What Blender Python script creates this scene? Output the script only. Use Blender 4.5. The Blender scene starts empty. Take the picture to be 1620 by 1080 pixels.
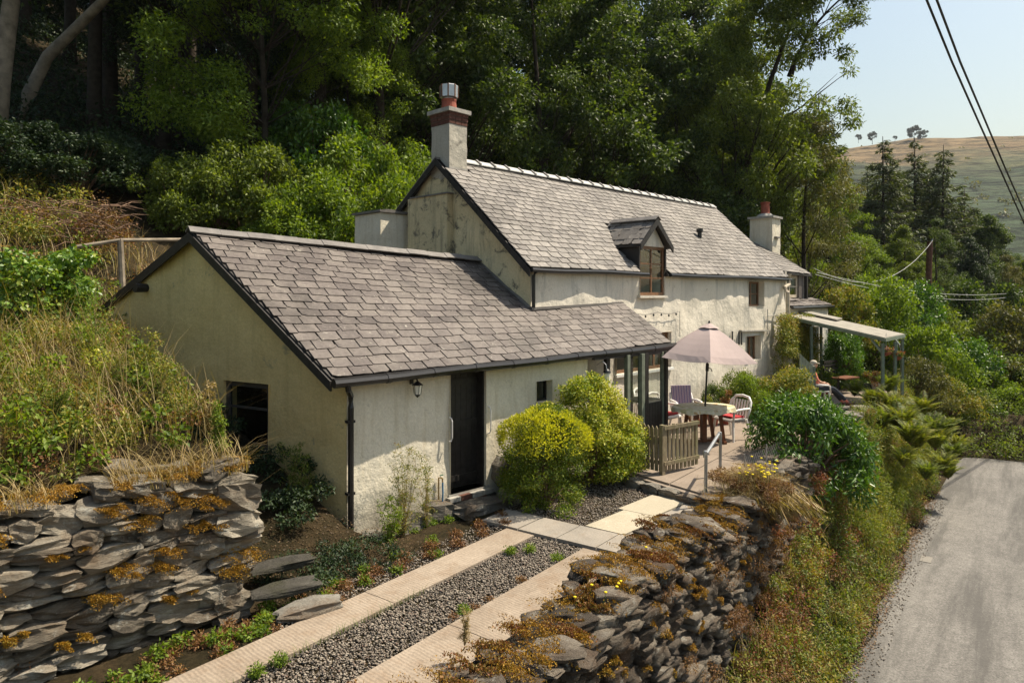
import bpy, bmesh, math, random
import numpy as np
from mathutils import Vector, Matrix, noise as mnoise

PI = math.pi
SC = bpy.context.scene
COL = SC.collection
rad = math.radians

# ------------------------------------------------------------------ camera, sky, sun, exposure
cam_d = bpy.data.cameras.new("camera")
cam = bpy.data.objects.new("camera", cam_d)
COL.objects.link(cam)
cam.location = (0, 0, 3)
cam.rotation_euler = (rad(90), 0, 0)
cam_d.sensor_width = 36
cam_d.lens = 24.22
cam_d.shift_y = -75 / 1620
cam_d.clip_start = 0.05
cam_d.clip_end = 4000
SC.camera = cam

SUN_H = Vector((0.945, 0.3265, 0)).normalized()      # horizontal direction towards the sun
SUN_EL = rad(57)
world = bpy.data.worlds.new("World")
SC.world = world
world.use_nodes = True
wn = world.node_tree
wn.nodes.clear()
w_out = wn.nodes.new("ShaderNodeOutputWorld")
w_bg = wn.nodes.new("ShaderNodeBackground")
w_sky = wn.nodes.new("ShaderNodeTexSky")
w_sky.sky_type = 'NISHITA'
w_sky.sun_disc = False
w_sky.sun_elevation = SUN_EL
w_sky.sun_rotation = math.atan2(SUN_H.x, SUN_H.y)
w_sky.air_density = 1.9
w_sky.dust_density = 3.0
w_sky.ozone_density = 1.9
w_bg.inputs['Strength'].default_value = 0.085
wn.links.new(w_sky.outputs[0], w_bg.inputs[0])
wn.links.new(w_bg.outputs[0], w_out.inputs[0])

sun_d = bpy.data.lights.new("sun", 'SUN')
sun_d.energy = 5.0
sun_d.angle = rad(0.53)
sun_d.color = (1.0, 0.89, 0.72)
sun = bpy.data.objects.new("sun", sun_d)
COL.objects.link(sun)
sdir = Vector((SUN_H.x * math.cos(SUN_EL), SUN_H.y * math.cos(SUN_EL), math.sin(SUN_EL)))
sun.rotation_euler = sdir.to_track_quat('Z', 'Y').to_euler()
sun.location = (20, 10, 30)

SC.view_settings.view_transform = 'Standard'
SC.view_settings.look = 'None'
SC.view_settings.exposure = 0.70
SC.view_settings.gamma = 1.0
SC.view_settings.use_curve_mapping = False
SC.cycles.max_bounces = 6
SC.cycles.diffuse_bounces = 3
SC.cycles.glossy_bounces = 2
SC.cycles.transmission_bounces = 3
SC.cycles.transparent_max_bounces = 8
SC.cycles.sample_clamp_indirect = 5.0
SC.cycles.use_denoising = True


# thin summer haze in one closed box round everything
def haze_box():
    m = bpy.data.materials.new('haze_air'); m.use_nodes = True; t = m.node_tree; t.nodes.clear()
    o_ = t.nodes.new('ShaderNodeOutputMaterial'); v = t.nodes.new('ShaderNodeVolumePrincipled')
    v.inputs['Color'].default_value = (0.86, 0.92, 1.0, 1); v.inputs['Density'].default_value = 0.00013; v.inputs['Anisotropy'].default_value = 0.2
    t.links.new(v.outputs[0], o_.inputs['Volume'])
    x0, x1, y0, y1, z0, z1 = -140, 1100, -60, 900, -26, 175
    vs = [(x, y, z) for x in (x0, x1) for y in (y0, y1) for z in (z0, z1)]
    fs = [(0, 1, 3, 2), (4, 6, 7, 5), (0, 4, 5, 1), (2, 3, 7, 6), (0, 2, 6, 4), (1, 5, 7, 3)]
    me = bpy.data.meshes.new('haze'); me.from_pydata(vs, [], fs); me.materials.append(m)
    o = bpy.data.objects.new('haze', me); COL.objects.link(o); o['kind'] = 'stuff'; o['label'] = 'thin blue summer haze over the valley'; o['category'] = 'haze'
HAZE = True
if HAZE: haze_box()
# ------------------------------------------------------------------ frames of the place
F = 1090.0
HZ = 465.0
def P(px, py, d):
    """a point of the place, measured in the photograph, d metres ahead of the camera"""
    return Vector(((px - 810) / F * d, d, 3 - (py - HZ) / F * d))
def V2(e, c, z=0.0):
    """e along the lane, c across it towards the hill"""
    return Vector((0.6 * e - 0.8 * c, 0.8 * e + 0.6 * c, z))
def EC(x, y):
    return 0.6 * x + 0.8 * y, -0.8 * x + 0.6 * y
H0 = Vector((0.35, 12.98, 0))                       # near front corner of the cottage
HU = Vector((0.694, 0.72, 0)).normalized()
HV = Vector((-HU.y, HU.x, 0))
def HS(t, s, z=0.0):
    return H0 + HU * t + HV * s + Vector((0, 0, z))
W0 = Vector((-2.19, 9.13, 0))                       # near corner of the outbuilding
WU = Vector((0.727, 0.687, 0)).normalized()
WN = Vector((WU.y, -WU.x, 0))
GU = Vector((-0.868, 0.496, 0)).normalized()
GN = Vector((-GU.y, GU.x, 0)) * 1.0
if GN.y > 0: GN = -GN
UP = Vector((0, 0, 1))

def sst(a, b, x):
    t = min(1.0, max(0.0, (x - a) / (b - a)))
    return t * t * (3 - 2 * t)
def terr(x, y):
    e, c = EC(x, y)
    n = mnoise.noise(Vector((x * 0.35, y * 0.35, 0.3))) * 0.12 + mnoise.noise(Vector((x * 0.09, y * 0.09, 4.3))) * 0.5 * sst(14, 30, abs(c) + 0.2 * max(0, e - 30))
    if c < 2.1:
        z = -2.56
        if c < -3.2: z = -2.56 - 0.28 * (-3.2 - c)
        z = max(z, -16)
        zb = z
        far = sst(28.3, 31, e)
        z2 = -1.3 - 0.06 * max(0, e - 30) - 0.16 * max(0, -3 - c)
        z = zb * (1 - far) + max(z2, -14) * far
        if -3.4 < c and e < 28.3: return z
        return z + n * 0.7
    # bank at the lane side
    past = sst(21, 27, e)
    up = -0.2
    hill = 2.4 + 0.5 * (c - 12.6) if c > 12.6 else None
    hs = (1.15 + 0.3 * (c - 6.45)) if c < 14 else (3.4 + 0.5 * (c - 14))
    cw = 6.95 if e < 4.15 else 6.42
    if c < cw:
        up = -0.22
        if e < 3.6 and c > 5.9: up = -0.2
    elif e < 4.15:
        up = hs
    elif e < 5.9:
        gap = -0.2 + 0.38 * (c - 6.42)
        if c > 12: gap = gap + (hs - gap) * sst(12, 15, c)
        up = gap
    else:
        up = -0.25
        if c > 12.0:
            up = -0.25 + (hs + 0.25) * sst(12.0, 13.2, c) if e < 24 else up
            if e < 24: up = min(up, hs)
    if e > 20:
        k = sst(21, 25, e)
        gen = -0.1 + 0.16 * max(0, c - 4) + 0.2 * max(0, c - 12)
        if c > 20: gen = max(gen, -0.1 + 0.16 * 16 + 0.2 * 8 + 0.42 * (c - 20))
        fade = sst(60, 130, e)
        gen = gen * (1 - 0.55 * fade)
        up = up * (1 - k) + gen * k
    if c < 3.25 and past < 1: low = -2.5
    else: low = up
    if past < 1:
        z = (low if c < 3.25 else up) * (1 - past)
        if c < 3.25: zz = -2.5 + (up + 2.5) * sst(2.1, 5.0, c)
        else: zz = -2.5 + (up + 2.5) * sst(2.1, 5.0, c)
        z += zz * past
    else:
        z = -2.3 + (up + 2.3) * sst(2.1, 5.0, c)
        if e > 28.3: z = max(z, -1.3 + (up + 1.3) * sst(2.1, 6, c))
    flat = 1.0 if (c < 6.4 or (e > 5.9 and c < 12 and e < 24)) else 0.0
    return z + n * (1 - flat)

# ------------------------------------------------------------------ materials
MATS = {}
class NT:
    def __init__(s, name):
        s.m = bpy.data.materials.new(name); s.m.use_nodes = True
        s.t = s.m.node_tree; s.t.nodes.clear()
        s.out = s.t.nodes.new('ShaderNodeOutputMaterial')
        s.p = s.t.nodes.new('ShaderNodeBsdfPrincipled')
        s.t.links.new(s.p.outputs[0], s.out.inputs[0])
        MATS[name] = s.m
    def n(s, typ, **kw):
        nd = s.t.nodes.new(typ)
        for k, v in kw.items():
            if k in nd.inputs: nd.inputs[k].default_value = v
            else: setattr(nd, k, v)
        return nd
    def l(s, a, b): s.t.links.new(a, b)
    def coord(s, obj=False, scale=(1, 1, 1)):
        c = s.n('ShaderNodeTexCoord'); g = s.n('ShaderNodeNewGeometry')
        mp = s.n('ShaderNodeMapping'); mp.inputs['Scale'].default_value = scale
        s.l(c.outputs['Object'] if obj else g.outputs['Position'], mp.inputs[0])
        return mp.outputs[0]
    def noise(s, vec, scale, detail=4, rough=0.6, dist=0.0):
        nd = s.n('ShaderNodeTexNoise', Scale=scale, Detail=detail, Roughness=rough, Distortion=dist)
        s.l(vec, nd.inputs['Vector']); return nd.outputs['Fac']
    def ramp(s, fac, stops, interp='LINEAR'):
        nd = s.n('ShaderNodeValToRGB'); r = nd.color_ramp; r.interpolation = interp
        while len(r.elements) < len(stops): r.elements.new(0.5)
        for el, (p, c) in zip(r.elements, stops):
            el.position = p; el.color = (c[0], c[1], c[2], 1) if hasattr(c, '__len__') else (c, c, c, 1)
        s.l(fac, nd.inputs[0]); return nd.outputs[0]
    def mix(s, a, b, fac, mode='MIX'):
        nd = s.n('ShaderNodeMix', data_type='RGBA', blend_type=mode)
        ins = nd.inputs
        for sock, v in ((ins[6], a), (ins[7], b)):
            if isinstance(v, bpy.types.NodeSocket): s.l(v, sock)
            else: sock.default_value = (*v, 1)
        if isinstance(fac, bpy.types.NodeSocket): s.l(fac, ins[0])
        else: ins[0].default_value = fac
        return nd.outputs[2]
    def math(s, op, a, b=0.0):
        nd = s.n('ShaderNodeMath', operation=op)
        for sock, v in zip(nd.inputs, (a, b)):
            if isinstance(v, bpy.types.NodeSocket): s.l(v, sock)
            else: sock.default_value = v
        return nd.outputs[0]
    def rnd(s):
        g = s.n('ShaderNodeNewGeometry'); o = s.n('ShaderNodeObjectInfo')
        a = s.math('ADD', g.outputs['Random Per Island'], o.outputs['Random'])
        return s.math('FRACT', a)
    def bump(s, h, strength=0.5, dist=0.01, prev=None):
        nd = s.n('ShaderNodeBump', Strength=strength, Distance=dist)
        s.l(h, nd.inputs['Height'])
        if prev: s.l(prev, nd.inputs['Normal'])
        return nd.outputs[0]
    def fin(s, col, rough=0.8, normal=None, spec=0.4, metal=0.0):
        if isinstance(col, bpy.types.NodeSocket): s.l(col, s.p.inputs['Base Color'])
        else: s.p.inputs['Base Color'].default_value = (*col, 1)
        if isinstance(rough, bpy.types.NodeSocket): s.l(rough, s.p.inputs['Roughness'])
        else: s.p.inputs['Roughness'].default_value = rough
        s.p.inputs['Specular IOR Level'].default_value = spec
        s.p.inputs['Metallic'].default_value = metal
        if normal: s.l(normal, s.p.inputs['Normal'])
        return s.m

def simple(name, col, rough=0.7, spec=0.4, metal=0.0, var=0.25, scale=8, bump=0.2, bs=60):
    k = NT(name); v = k.coord()
    f = k.noise(v, scale)
    c2 = tuple(x * (1 - var) for x in col); c3 = tuple(min(1, x * (1 + var)) for x in col)
    c = k.ramp(f, [(0.3, c2), (0.7, c3)])
    return k.fin(c, rough, k.bump(k.noise(v, bs), bump, 0.004), spec, metal)

def leafmat(name, cols, trans=0.35, rough=0.55, spec=0.3):
    k = NT(name)
    r = k.rnd()
    v = k.coord()
    big = k.noise(v, 0.9, 2)
    f = k.math('ADD', k.math('MULTIPLY', r, 0.7), k.math('MULTIPLY', k.math('SUBTRACT', big, 0.35), 0.9))
    st = [(i / (len(cols) - 1) if len(cols) > 1 else 0, c) for i, c in enumerate(cols)]
    c = k.ramp(f, st)
    k.fin(c, rough, None, spec)
    tr = k.n('ShaderNodeBsdfTranslucent')
    tc = k.mix(c, (1.0, 1.0, 0.25), 1.0, 'MULTIPLY')
    hs = k.n('ShaderNodeHueSaturation', Value=1.5); k.l(tc, hs.inputs['Color'])
    k.l(hs.outputs[0], tr.inputs['Color'])
    mx = k.n('ShaderNodeMixShader'); mx.inputs[0].default_value = trans
    k.l(k.p.outputs[0], mx.inputs[1]); k.l(tr.outputs[0], mx.inputs[2])
    k.l(mx.outputs[0], k.out.inputs[0])
    return k.m

# walls in rough limewashed render
def limewash(name, base, stain, dirt, pt=0.60):
    k = NT(name); v = k.coord()
    big = k.noise(v, 0.9, 5, 0.65, 0.4)
    col = k.ramp(big, [(0.25, tuple(x * 0.82 for x in base)), (0.5, base), (0.8, tuple(min(.85, x * 1.1) for x in base))])
    vs = k.coord(scale=(3.5, 3.5, 0.35))
    streak = k.ramp(k.noise(vs, 1.6, 5, 0.7), [(0.50, 0), (0.78, 0.75)])
    col = k.mix(col, stain, streak)
    patch = k.ramp(k.noise(v, 2.3, 8, 0.75, 0.6), [(pt, 0), (pt + 0.09, 0.85)])
    col = k.mix(col, dirt, patch)
    fine = k.ramp(k.noise(v, 30, 4, 0.7), [(0.3, 0.86), (0.7, 1.06)])
    col = k.mix(col, fine, 1.0, 'MULTIPLY')
    sep = k.n('ShaderNodeSeparateXYZ'); k.l(v, sep.inputs[0])
    low = k.math('ADD', sep.outputs[2], k.math('MULTIPLY', k.noise(v, 3.0, 6, 0.7), 1.3))
    base_dirt = k.ramp(low, [(0.25, 0.9), (0.85, 0.0)])
    col = k.mix(col, tuple(x * 0.9 for x in dirt), base_dirt)
    b = k.bump(k.noise(v, 5, 6, 0.6), 0.5, 0.05)
    b = k.bump(k.noise(v, 24, 6, 0.7), 0.55, 0.012, b)
    b = k.bump(k.noise(v, 90, 3, 0.7), 0.35, 0.004, b)
    return k.fin(col, 0.92, b, 0.15)
limewash('wash_white', (0.70, 0.645, 0.54), (0.34, 0.33, 0.29), (0.36, 0.33, 0.27))
limewash('wash_cream', (0.72, 0.555, 0.26), (0.52, 0.39, 0.17), (0.30, 0.27, 0.19))
limewash('wash_chimney', (0.46, 0.43, 0.36), (0.30, 0.28, 0.24), (0.22, 0.20, 0.17), 0.58)
limewash('wash_outer', (0.72, 0.66, 0.53), (0.48, 0.40, 0.25), (0.27, 0.24, 0.19))
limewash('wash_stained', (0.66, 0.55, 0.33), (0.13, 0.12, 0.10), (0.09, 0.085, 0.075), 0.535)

def slate(name, a, b, c, lich):
    k = NT(name); r = k.rnd(); v = k.coord()
    r = k.math('ADD', k.math('MULTIPLY', r, 0.62), k.math('MULTIPLY', k.noise(v, 0.8, 5, 0.7), 0.38))
    col = k.ramp(r, [(0.05, a), (0.35, b), (0.75, c), (1.0, tuple(x * 1.2 for x in c))])
    ob = k.coord(scale=(1, 1, 1))
    st = k.ramp(k.noise(ob, 16, 8, 0.8, 0.5), [(0.3, 0.55), (0.7, 1.4)])
    col = k.mix(col, st, 1.0, 'MULTIPLY')
    pale = k.ramp(k.noise(v, 1.4, 4, 0.7), [(0.45, 0.0), (0.75, 0.45)])
    col = k.mix(col, lich, pale)
    spots = k.ramp(k.noise(v, 9, 7, 0.8), [(0.61, 0), (0.66, 0.8)])
    col = k.mix(col, (0.46, 0.43, 0.36), spots)
    dk_ = k.ramp(k.noise(v, 0.55, 7, 0.75), [(0.52, 0), (0.64, 0.6)])
    col = k.mix(col, (0.055, 0.047, 0.040), dk_)
    b = k.bump(k.noise(k.coord(scale=(1, 1, 1)), 18, 6, 0.7), 0.5, 0.008)
    b = k.bump(k.noise(v, 80, 3), 0.3, 0.003, b)
    rg = k.ramp(k.noise(v, 12, 3), [(0.3, 0.5), (0.7, 0.75)])
    return k.fin(col, rg, b, 0.35)
slate('slate_main', (0.085, 0.076, 0.069), (0.145, 0.130, 0.117), (0.205, 0.184, 0.164), (0.26, 0.24, 0.205))
slate('slate_outer', (0.055, 0.045, 0.041), (0.095, 0.078, 0.071), (0.14, 0.118, 0.105), (0.25, 0.22, 0.185))
simple('ridge_stone', (0.15, 0.137, 0.125), 0.55, 0.5, var=0.3, scale=5, bump=0.4)
simple('ridge_pale', (0.55, 0.54, 0.51), 0.3, 0.6, var=0.2, scale=5, bump=0.3)
simple('black_wood', (0.022, 0.019, 0.017), 0.55, 0.4, var=0.5, scale=12, bump=0.4)
simple('dark_frame', (0.06, 0.056, 0.052), 0.45, 0.5, var=0.3)
simple('black_plastic', (0.018, 0.017, 0.017), 0.32, 0.5, var=0.2, bump=0.1)
simple('dark_slot', (0.010, 0.009, 0.008), 0.9, 0.1)
simple('brown_frame', (0.17, 0.085, 0.04), 0.5, 0.4, var=0.3, scale=20)
simple('pale_frame', (0.50, 0.42, 0.31), 0.6, 0.3)
simple('grey_green_wood', (0.16, 0.18, 0.135), 0.7, 0.3, var=0.25, scale=10)
simple('pergola_green', (0.15, 0.185, 0.14), 0.6, 0.3, var=0.2)
simple('felt_pale', (0.27, 0.25, 0.21), 0.85, 0.2, var=0.2, scale=4)
simple('white_plastic', (0.74, 0.71, 0.68), 0.4, 0.4, var=0.05)
simple('white_paint', (0.72, 0.71, 0.68), 0.5, 0.4, var=0.1)
simple('steel', (0.50, 0.50, 0.50), 0.35, 0.5, 0.9, var=0.15)
simple('galvanised', (0.42, 0.43, 0.44), 0.42, 0.5, 0.85, var=0.15)
simple('terracotta', (0.27, 0.075, 0.045), 0.75, 0.3, var=0.25)
simple('brick_red', (0.12, 0.055, 0.04), 0.9, 0.2, var=0.4, scale=14, bump=0.6)
simple('mortar', (0.17, 0.15, 0.13), 0.95, 0.1)
simple('cement', (0.36, 0.34, 0.30), 0.9, 0.2, var=0.3, bump=0.6, bs=30)
simple('hardwood', (0.15, 0.055, 0.025), 0.5, 0.4, var=0.3, scale=14)
simple('bark', (0.045, 0.035, 0.025), 0.9, 0.15, var=0.4, scale=6, bump=1.0, bs=25)
simple('bark_pale', (0.24, 0.20, 0.15), 0.85, 0.2, var=0.4, scale=4, bump=0.8, bs=20)
simple('pole_wood', (0.13, 0.06, 0.04), 0.85, 0.2, var=0.3, scale=8)
simple('cable_rubber', (0.03, 0.03, 0.03), 0.6, 0.3)
simple('cable_pale', (0.5, 0.5, 0.48), 0.6, 0.3)
simple('canvas', (0.40, 0.32, 0.30), 0.85, 0.15, var=0.06, scale=3, bump=0.3, bs=12)
simple('red_cloth', (0.42, 0.045, 0.05), 0.85, 0.2, var=0.15)
simple('skin', (0.52, 0.30, 0.20), 0.55, 0.3, var=0.08)
simple('salmon_shirt', (0.60, 0.20, 0.14), 0.85, 0.15, var=0.1)
simple('dark_trousers', (0.035, 0.04, 0.05), 0.85, 0.15)
simple('khaki_cap', (0.45, 0.40, 0.32), 0.85, 0.15)
simple('grey_hair', (0.42, 0.40, 0.37), 0.8, 0.2)
simple('shoe_brown', (0.13, 0.06, 0.035), 0.6, 0.3)
simple('blue_hose', (0.06, 0.20, 0.36), 0.4, 0.4)
simple('brass', (0.35, 0.25, 0.10), 0.4, 0.5, 0.8)
simple('green_paint', (0.03, 0.13, 0.07), 0.5, 0.4)
simple('dark_pot', (0.03, 0.035, 0.03), 0.6, 0.3)
simple('curtain', (0.55, 0.53, 0.48), 0.9, 0.1)
simple('twig', (0.17, 0.11, 0.075), 0.9, 0.1, var=0.4)
simple('flower_red', (0.55, 0.06, 0.05), 0.7, 0.2)
simple('flower_yellow', (0.72, 0.55, 0.02), 0.6, 0.2)

def stripes():
    k = NT('striped_cloth'); v = k.coord(obj=True)
    w = k.n('ShaderNodeTexWave', Scale=5.0); w.bands_direction = 'X'; w.wave_profile = 'SIN'
    k.l(v, w.inputs['Vector'])
    c = k.ramp(w.outputs['Fac'], [(0.0, (0.10, 0.11, 0.20)), (0.35, (0.30, 0.06, 0.08)), (0.6, (0.55, 0.50, 0.46)), (0.8, (0.14, 0.13, 0.2))], 'CONSTANT')
    return k.fin(c, 0.9, None, 0.1)
stripes()
def tablecloth_m():
    k = NT('patterned_cloth'); v = k.coord(obj=True)
    f = k.n('ShaderNodeTexVoronoi', Scale=15.0); k.l(v, f.inputs['Vector'])
    c = k.ramp(f.outputs['Color'], [(0.0, (0.55, 0.38, 0.05)), (0.25, (0.60, 0.55, 0.42)), (0.55, (0.34, 0.32, 0.12)), (0.65, (0.62, 0.56, 0.40)), (0.9, (0.35, 0.20, 0.05))])
    d = k.ramp(f.outputs['Distance'], [(0.05, 0.55), (0.35, 1.1)])
    c = k.mix(c, d, 1.0, 'MULTIPLY')
    c2 = k.ramp(k.noise(v, 3, 3), [(0.42, 0.0), (0.6, 0.7)])
    c = k.mix(c, (0.55, 0.51, 0.40), c2)
    return k.fin(c, 0.8, None, 0.2)
tablecloth_m()

def stone_m(name, dark, mid, light, lich=0.7, warm=(0.20, 0.13, 0.075)):
    k = NT(name); r = k.rnd()
    v = k.coord(scale=(1, 1, 3.2)); w = k.coord()
    base = k.ramp(k.math('ADD', k.math('MULTIPLY', k.noise(v, 4, 8, 0.7, 0.6), 0.8), k.math('MULTIPLY', r, 0.35)),
                  [(0.28, dark), (0.55, mid), (0.85, light)])
    wm = k.ramp(k.noise(w, 1.7, 5, 0.7), [(0.48, 0.0), (0.66, 0.75)])
    base = k.mix(base, warm, wm)
    li = k.ramp(k.noise(w, 5.5, 8, 0.78, 0.3), [(0.56, 0), (0.64, lich)])
    base = k.mix(base, (0.46, 0.45, 0.39), li)
    lam = k.n('ShaderNodeTexWave', Scale=9.0, Distortion=9.0, Detail=4.0); lam.bands_direction = 'Z'
    lam.inputs['Detail Scale'].default_value = 1.6
    k.l(w, lam.inputs['Vector'])
    b = k.bump(lam.outputs['Fac'], 0.5, 0.02)
    b = k.bump(k.noise(v, 11, 9, 0.78), 1.0, 0.06, b)
    b = k.bump(k.noise(w, 50, 5, 0.8), 0.8, 0.014, b)
    return k.fin(base, 0.82, b, 0.3)
stone_m('wall_stone', (0.055, 0.045, 0.034), (0.24, 0.205, 0.155), (0.48, 0.43, 0.34), 0.8, (0.19, 0.125, 0.07))
stone_m('wall_stone_warm', (0.035, 0.028, 0.021), (0.125, 0.10, 0.075), (0.32, 0.28, 0.22), 0.6, (0.12, 0.07, 0.038))
stone_m('dark_rubble', (0.02, 0.02, 0.018), (0.06, 0.055, 0.045), (0.12, 0.11, 0.09), 0.15, (0.05, 0.05, 0.02))  # dirty dark stone; shade over the slab steps is put into its colour
stone_m('rubble', (0.06, 0.055, 0.05), (0.19, 0.17, 0.14), (0.34, 0.32, 0.27), 0.5)
simple('wall_core', (0.03, 0.026, 0.02), 0.95, 0.1)

def concrete_m(name, c0, c1, ridges=True, warm=(0.30, 0.22, 0.15)):
    k = NT(name); v = k.coord()
    c = k.ramp(k.noise(v, 1.6, 7, 0.7, 0.4), [(0.3, c0), (0.7, c1)])
    st = k.ramp(k.noise(v, 3.7, 6, 0.7), [(0.50, 0), (0.72, 0.6)])
    c = k.mix(c, warm, st)
    sp = k.ramp(k.noise(v, 45, 3, 0.6), [(0.3, 0.82), (0.7, 1.12)])
    c = k.mix(c, sp, 1.0, 'MULTIPLY')
    b = k.bump(k.noise(v, 30, 5, 0.7), 0.4, 0.006)
    if ridges:
        mp = k.n('ShaderNodeMapping'); mp.inputs['Rotation'].default_value = (0, 0, rad(-53.13 + 4))
        k.l(v, mp.inputs[0])
        w = k.n('ShaderNodeTexWave', Scale=8.0, Distortion=4.0, Detail=3.0); w.bands_direction = 'X'
        k.l(mp.outputs[0], w.inputs['Vector'])
        b = k.bump(k.math('MULTIPLY', w.outputs['Fac'], k.noise(v, 2.5, 4)), 0.45, 0.012, b)
        dk = k.ramp(k.math('MULTIPLY', w.outputs['Fac'], k.noise(v, 2.5, 4)), [(0.05, 0.92), (0.3, 1.0)])
        c = k.mix(c, dk, 0.8, 'MULTIPLY')
    return k.fin(c, 0.9, b, 0.2)
concrete_m('strip_concrete', (0.225, 0.178, 0.132), (0.35, 0.288, 0.222), True, (0.22, 0.15, 0.095))
concrete_m('patio_concrete', (0.20, 0.16, 0.125), (0.29, 0.235, 0.185), False, (0.17, 0.13, 0.10))
concrete_m('drain_concrete', (0.17, 0.16, 0.14), (0.24, 0.22, 0.19), False, (0.2, 0.17, 0.13))
concrete_m('slab_grey', (0.22, 0.20, 0.17), (0.33, 0.29, 0.24), False, (0.2, 0.15, 0.1))
concrete_m('slab_white', (0.34, 0.30, 0.22), (0.42, 0.37, 0.28), False, (0.5, 0.44, 0.34))

def road_m():
    k = NT('asphalt_worn'); v = k.coord()
    c = k.ramp(k.noise(v, 0.7, 6, 0.7, 0.4), [(0.3, (0.135, 0.127, 0.115)), (0.7, (0.20, 0.188, 0.17))])
    sp = k.ramp(k.noise(v, 30, 6, 0.9), [(0.36, 0.42), (0.62, 1.5)])
    c = k.mix(c, sp, 1.0, 'MULTIPLY')
    sp = k.ramp(k.noise(v, 9, 6, 0.9), [(0.36, 0.72), (0.62, 1.22)])
    c = k.mix(c, sp, 1.0, 'MULTIPLY')
    # tyre-darkened strip down the lane
    mp = k.n('ShaderNodeMapping'); mp.inputs['Rotation'].default_value = (0, 0, rad(-53.13))
    k.l(v, mp.inputs[0])
    mp2 = k.n('ShaderNodeMapping'); mp2.inputs['Scale'].default_value = (0.16, 1.5, 1); k.l(mp.outputs[0], mp2.inputs[0])
    st = k.ramp(k.noise(mp2.outputs[0], 1.0, 6, 0.75, 0.2), [(0.43, 0.0), (0.60, 0.75)])
    c = k.mix(c, (0.072, 0.068, 0.062), st)
    st2 = k.ramp(k.noise(v, 2.4, 8, 0.8), [(0.62, 0.0), (0.72, 0.6)])
    c = k.mix(c, (0.27, 0.25, 0.22), st2)
    st3 = k.ramp(k.noise(v, 7.0, 8, 0.85), [(0.58, 0.0), (0.70, 0.7)])
    c = k.mix(c, (0.095, 0.088, 0.08), st3)
    b = k.bump(k.noise(v, 90, 4, 0.8), 0.8, 0.01)
    return k.fin(c, 0.85, b, 0.3)
road_m()
def ground_m():
    k = NT('soil_ground'); v = k.coord()
    c = k.ramp(k.noise(v, 1.1, 8, 0.75, 0.5), [(0.25, (0.016, 0.018, 0.008)), (0.45, (0.035, 0.028, 0.014)), (0.6, (0.065, 0.046, 0.024)), (0.8, (0.028, 0.034, 0.012))])
    sp = k.ramp(k.noise(v, 22, 5, 0.8), [(0.3, 0.5), (0.7, 1.4)])
    c = k.mix(c, sp, 1.0, 'MULTIPLY')
    return k.fin(c, 0.95, k.bump(k.noise(v, 14, 8, 0.8), 1.0, 0.06), 0.1)
ground_m()
def hill_m():
    k = NT('moor_hill'); v = k.coord(scale=(1, 1, 2.2))
    big = k.noise(v, 0.012, 7, 0.6, 0.5)
    sep = k.n('ShaderNodeSeparateXYZ'); k.l(k.coord(), sep.inputs[0])
    hgt = k.math('ADD', k.math('MULTIPLY', sep.outputs[2], 0.0052), k.math('MULTIPLY', big, 0.75))
    c = k.ramp(hgt, [(0.0, (0.022, 0.042, 0.022)), (0.72, (0.045, 0.062, 0.034)), (0.86, (0.085, 0.085, 0.042)), (1.0, (0.165, 0.115, 0.058))])
    c = k.ramp(hgt, [(1.05, (0.045, 0.065, 0.035)), (1.0, (0.045, 0.065, 0.035))]) if False else c
    ter = k.ramp(k.noise(k.coord(scale=(0.25, .6, 3.0)), 0.10, 10, 0.8, 1.4), [(0.42, 0.20), (0.58, 1.55)])
    c = k.mix(c, ter, 1.0, 'MULTIPLY')
    sc_ = k.ramp(k.noise(v, 0.09, 7, 0.8), [(0.58, 0.0), (0.66, 0.7)])
    c = k.mix(c, (0.04, 0.055, 0.03), sc_)
    return k.fin(c, 0.95, k.bump(k.noise(v, 0.15, 6, 0.7), 1.0, 2.5), 0.1), k
hill_m()
def glass_m():
    k = NT('window_glass')
    gl = k.n('ShaderNodeBsdfGlossy', Roughness=0.03); gl.inputs['Color'].default_value = (0.9, 0.92, 0.93, 1)
    tr = k.n('ShaderNodeBsdfTransparent'); tr.inputs['Color'].default_value = (0.85, 0.88, 0.86, 1)
    fr = k.n('ShaderNodeLayerWeight', Blend=0.5)
    f2 = k.math('ADD', k.math('MULTIPLY', k.math('POWER', fr.outputs['Facing'], 3.5), 0.75), 0.07)
    mx = k.n('ShaderNodeMixShader'); k.l(f2, mx.inputs[0]); k.l(tr.outputs[0], mx.inputs[1]); k.l(gl.outputs[0], mx.inputs[2])
    k.l(mx.outputs[0], k.out.inputs[0])
glass_m()
k_ = NT('frosted_bulb'); k_.fin((0.75, 0.72, 0.6), 0.3, None, 0.5)
k_ = NT('gravel_stone'); k_r = k_.rnd()
k_c = k_.ramp(k_r, [(0.0, (0.06, 0.052, 0.045)), (0.3, (0.14, 0.115, 0.09)), (0.6, (0.21, 0.175, 0.135)), (0.85, (0.34, 0.295, 0.235)), (1.0, (0.15, 0.095, 0.07))])
k_.fin(k_c, 0.75, None, 0.3)

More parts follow.
